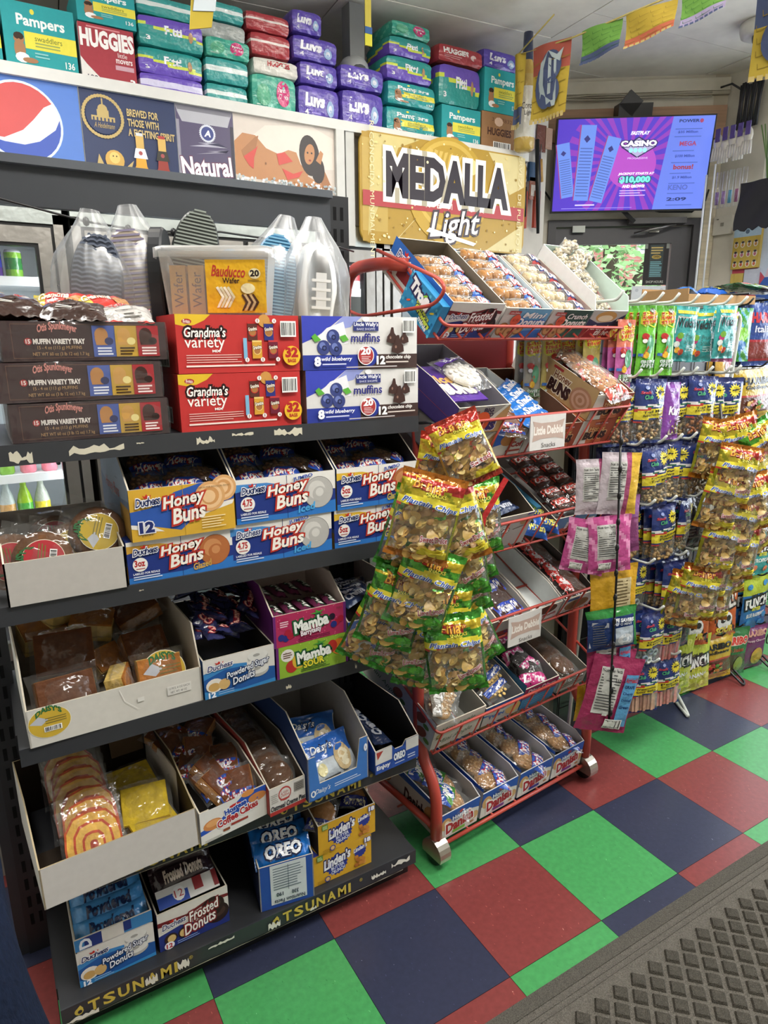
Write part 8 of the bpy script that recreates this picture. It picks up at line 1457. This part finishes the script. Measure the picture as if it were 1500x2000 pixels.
# ---------------------------------------------------------------- things on the right wall
def onR(mb, nm, s_, z, off, label, cat, ry=0): return mb.build(nm, mw=RM @ T(s_, -off, z) @ M.Rotation(math.radians(ry), 4, 'Y'), label=label, cat=cat)
mb = MB()
for i in range(12): mb.tube([(.0+.012*i, 0, .22+.01*math.sin(i)), (.003+.012*i, -.012*(i % 3), .12), (-.005+.011*i, 0, -.02)], .007, '35353c', 'plastic', n=6)
mb.tube([(0, 0, .2), (-.05, -.02, .24), (-.12, -.02, .24)], .006, '2c2c30', 'plastic'); onR(mb, 'cable_bundle', .11, 2.70, .05, 'bundle of dark cables hanging in the corner right of the television', 'cable')
mb = MB(); mb.box(0, 0, 0, .12, .03, .11, 'cdc8bc', 'plastic'); mb.box(.05, -.004, .05, .07, 0, .07, '8a867c', 'plastic'); mb.box(.02, -.002, .09, .035, 0, .095, '6a665c', 'plastic'); onR(mb, 'junction_box', .012, 2.09, .032, 'white electrical box on the wall right of the television', 'box')
def glove(mb, x, z, c): 
    mb.blob((x, 0, z), (.028, .015, .045), c, 'film', 10, 6)
    for k in range(4): mb.tube([(x-.02+k*.014, -.008, z-.03), (x-.026+k*.017, -.012, z-.10)], .007, 'd4d0cc' if k % 2 else c, 'film', n=6)
mb = MB()
for i in range(5): glove(mb, .0+.045*i, .13-.02*(i % 2), 'd0ccc4'); mb.box(-.01+.045*i, -.02, .13, .018+.045*i, -.015, .20, '5a4a8c', 'film')
onR(mb, 'work_gloves', .14, 2.44, .28, 'bunch of white and purple gloves in clear packs hanging right of the television', 'gloves')
mb = MB()
for i in range(5): mb.tube([(i*.04, 0, .2), (i*.04, 0, 0)], .014, ['c8c4d4', 'a898b8', '7ab0c0', 'b0a0c0', 'b8b4c4'][i], 'wrap', n=8); mb.tube([(i*.04, 0, .09), (i*.04, 0, .02)], .010, ['7a5a90', '8a6aa0', '4a90b0', '9a5a80', '6a7aa0'][i], 'film', n=8)
onR(mb, 'toothbrush_tubes', .15, 2.21, .25, 'row of clear tubes with purple and blue contents below the gloves', 'tubes')
mb = MB(); vs = []; n = 14
for j in range(7):
    for i in range(n+1): u = i/n; vs.append((u*.26, .012*math.sin(u*9+j)+(-.004*j), .26-j*.043+(.010*math.sin(u*25) if j == 6 else 0)))
mb.add(vs, [(j*(n+1)+i, (j+1)*(n+1)+i, (j+1)*(n+1)+i+1, j*(n+1)+i+1) for j in range(6) for i in range(n)], '2c2c32', 'matt', True)
mb.add([(a, b+.01, c) for a, b, c in vs], [(j*(n+1)+i, j*(n+1)+i+1, (j+1)*(n+1)+i+1, (j+1)*(n+1)+i) for j in range(6) for i in range(n)], '2c2c32', 'matt', True)
onR(mb, 'black_cloth', .33, 2.05, .32, 'black cloth with scalloped edge hanging at the right edge', 'cloth')
mb = MB()
for i in range(12): mb.tube([(.02*i-.1, 0, .3), (.012*i-.05, -.02*(i % 3), .12), (.008*i-.03, 0, 0)], .0035, ['6a8a4c', '7a9a58', '4a6a3c'][i % 3], 'leaf', n=5)
onR(mb, 'grass_decoration', .50, 2.30, .30, 'green grassy stems hanging above the black cloth', 'decoration')
mb = MB(); mb.box(0, 0, 0, .17, .03, .24, 'c0a448', 'film'); p = P(mb, (0, 0, 0), w=.17, h=.24, m='film'); p.r(0, .78, 1, 1, 'a8c0d0'); p.e(.5, .9, .08, None, '5a6a7c', 8)
for r_ in range(3):
    for c_ in range(4): x, y = .14+c_*.24, .12+r_*.24; p.e(x, y, .085, .085, 'e0d8c4', 10); p.e(x, y-.02, .05, .045, ['b85a3c', 'b06478', 'c08a4c'][r_], 8); p.e(x, y+.05, .06, .03, '3a3030', 8)
onR(mb, 'air_freshener_card', .16, 1.87, .034, 'yellow card of small carded goods hanging under the black cloth', 'card')
mb = MB(); mb.box(0, 0, 0, .08, .01, .11, 'c0a858', 'film'); mb.box(.085, 0, 0, .18, .01, .13, 'b8bccc', 'film'); onR(mb, 'small_packet', .16, 1.735, .02, 'two small yellow and clear packets below the yellow card', 'packet')
mb = MB(); p = P(mb, (0, -.004, 0), w=.42, h=.62); mb.box(0, -.004, 0, .42, 0, .62, 'b8c4d8'); p.r(.0, .0, 1, .5, '3a5ca8'); p.p([(0, .9), (.5, .5), (.3, .3), (0, .4)], 'b84a5c'); p.p([(.2, 0), (.5, .3), (.7, .1), (.6, 0)], 'e0e0e8'); p.e(.3, .35, .1, None, 'b84a5c', 14); p.p([(.5, .5), (1, .6), (1, .9), (.6, .8)], 'd0b8c8'); onR(mb, 'wall_poster', .16, 1.50, .004, 'blue, white and red poster on the right-hand wall', 'poster')
mb = MB(); mb.tube([(0, 0, 0), (0, 0, .85)], .006, 'dfe4ea', 'plastic'); mb.tube([(.05, 0, .2), (.05, 0, .9)], .005, 'dfe4ea', 'plastic'); onR(mb, 'hanging_rods', .10, 1.55, .30, 'thin white vertical rods beside the electrical box', 'rod')
# cardboard tray and bags on top of the peg racks
mb = MB(); mb.T = T(.98, .33, 1.566, -6); mb.box(0, 0, 0, .34, .22, .004, 'a8865c', 'cardboard'); mb.box(0, 0, .004, .34, .004, .03, 'a8865c', 'cardboard'); mb.box(0, .216, .004, .34, .22, .06, 'b08c60', 'cardboard'); mb.box(0, .004, .004, .004, .216, .05, 'a8865c', 'cardboard'); mb.T = None; mb.build('cardboard_tray', label='flat brown cardboard tray lying on top of the peg rack', cat='box')
for i, (x, y, k, l) in enumerate(((1.10, .42, 'blue_bar', 'blue foil packet on the cardboard tray'), (1.22, .40, 'wafer_blue', 'blue and yellow packet on the cardboard tray'))): place(k, l, 'snack packet', (x, y, 1.60), (0, 8, 20-30*i), name='snack_packet', sc=1.5)
place('green_gummies', 'green and yellow pouch lying flat on the top of the black rack', 'candy pouch', (1.36, .36, 1.625), (8, 0, 70), name='candy_pouch'); place('yellow_sour_bites', 'yellow pouch lying flat on top of the black rack', 'candy pouch', (1.5, .40, 1.63), (6, 0, 80), name='candy_pouch')
# grey chest behind the left end of the shelving
mb = MB(); mb.box(-2.1, .66, 0, -1.235, 1.1, .78, 'a39f98', 'plastic'); mb.box(-2.1, .65, .78, -1.235, 1.1, .80, '6a6864', 'plastic'); mb.box(-2.08, .652, .1, -1.25, .66, .14, '8a8680', 'plastic'); mb.build('storage_chest', label='low grey chest behind the left end of the black shelving', cat='chest')
# ---------------------------------------------------------------- customer at the left edge
pe = thing('person', 'person in dark blue jeans standing at the left edge, only a leg visible', 'person', (-1.355, -.47, 0), (0, 0, 4))
def skin_obj(nm, verts, edges, rad, color, m, parent, sub=2, root=0):
    me = bpy.data.meshes.new(nm); me.from_pydata(verts, edges, []); o = bpy.data.objects.new(nm, me); COL.objects.link(o)
    md = o.modifiers.new('skin', 'SKIN'); md.use_smooth_shade = True; me.skin_vertices or None
    for i, r in enumerate(rad): sv = me.skin_vertices[0].data[i] if len(me.skin_vertices) else None; sv.radius = r if isinstance(r, tuple) else (r, r)
    me.skin_vertices[0].data[root].use_root = True
    md2 = o.modifiers.new('sub', 'SUBSURF'); md2.levels = sub; md2.render_levels = sub
    dg = bpy.context.evaluated_depsgraph_get(); ev = o.evaluated_get(dg); m2 = bpy.data.meshes.new_from_object(ev)
    bpy.data.objects.remove(o); m2.materials.clear(); m2.materials.append(MATS[m]); at = m2.color_attributes.new('Col', 'FLOAT_COLOR', 'CORNER'); c = lin(color); at.data.foreach_set('color', list(c)*len(m2.loops))
    for pl in m2.polygons: pl.use_smooth = True
    return put(nm, m2, parent)
try:
    # facing +x; joints: pelvis, spine, neck, head, arms, legs
    Vb = [(0, 0, .93), (-.01, 0, 1.12), (-.02, 0, 1.32), (-.01, 0, 1.46), (.02, 0, 1.56), (.03, 0, 1.66), (-.02, .17, 1.40), (-.09, .22, 1.12), (-.10, .22, .90), (-.08, .22, .82), (-.02, -.17, 1.40), (-.09, -.22, 1.12), (-.10, -.22, .88), (-.08, -.22, .80), (.01, .09, .88), (.06, .10, .50), (.0, .10, .10), (.13, .10, .03), (.01, -.09, .88), (.10, -.09, .50), (.05, -.09, .10), (.18, -.09, .03)]
    Eb = [(0, 1), (1, 2), (2, 3), (3, 4), (4, 5), (2, 6), (6, 7), (7, 8), (8, 9), (2, 10), (10, 11), (11, 12), (12, 13), (0, 14), (14, 15), (15, 16), (16, 17), (0, 18), (18, 19), (19, 20), (20, 21)]
    rb = [(.14, .10), (.13, .10), (.15, .10), .055, .085, .08, .055, .042, .03, .026, .055, .042, .03, .026, .085, .058, .04, .035, .085, .058, .04, .035]
    body = skin_obj('body', Vb, Eb, rb, 'b08a6c', 'skin', pe)
    for sy, hx, hy in ((1, -.08, .22), (-1, -.08, -.22)):
        for k in range(4): skin_obj('finger', [(hx, hy, .82 if sy > 0 else .80), (hx+(k-1.5)*.018, hy, .76 if sy > 0 else .74), (hx+(k-1.5)*.016+.008, hy-.01*sy, .73 if sy > 0 else .71)], [(0, 1), (1, 2)], [.009, .008, .007], 'b08a6c', 'skin', body, 1)
    skin_obj('jeans', [(0, 0, .98), (0, 0, .92), (.01, .09, .86), (.06, .10, .50), (.0, .10, .08), (.01, -.09, .86), (.10, -.09, .50), (.05, -.09, .08)], [(0, 1), (1, 2), (2, 3), (3, 4), (1, 5), (5, 6), (6, 7)], [(.15, .12), (.15, .12), .105, .078, .07, .105, .078, .07], '161e30', 'denim', pe)
    skin_obj('shirt', [(0, 0, .95), (-.01, 0, 1.15), (-.02, 0, 1.34), (-.01, 0, 1.43), (-.02, .17, 1.40), (-.09, .22, 1.12), (-.10, .22, .96), (-.02, -.17, 1.40), (-.09, -.22, 1.12), (-.10, -.22, .94)], [(0, 1), (1, 2), (2, 3), (2, 4), (4, 5), (5, 6), (2, 7), (7, 8), (8, 9)], [(.16, .125), (.15, .12), (.17, .12), .075, .075, .058, .05, .075, .058, .05], '3a3c42', 'matt', pe)
    mb = MB(); mb.blob((.0, 0, 1.665), (.105, .088, .115), '2a2019', 'matt', 16, 8); hr = mb.build('hair', pe)
    mb = MB(); mb.blob((.122, 0, 1.60), (.018, .014, .022), 'b08a6c', 'skin', 8, 5)
    for s_ in (-1, 1): mb.blob((.105, .032*s_, 1.625), (.012, .014, .008), 'f0ece8', 'skin', 8, 5); mb.blob((.115, .032*s_, 1.625), (.005, .006, .006), '2a1c14', 'skin', 8, 5)
    mb.blob((.108, 0, 1.555), (.012, .026, .007), '8a5448', 'skin', 8, 4); mb.build('face', pe)
    for x, y in ((.05, .10), (.10, -.09)): mb = MB(); mb.blob((x, y, .05), (.14, .05, .045), '1c1c1e', 'plastic', 16, 8); mb.v = [(a, b, max(.004, c)) for a, b, c in mb.v]; mb.build('shoe', pe)
except Exception as ex: print('person', ex)
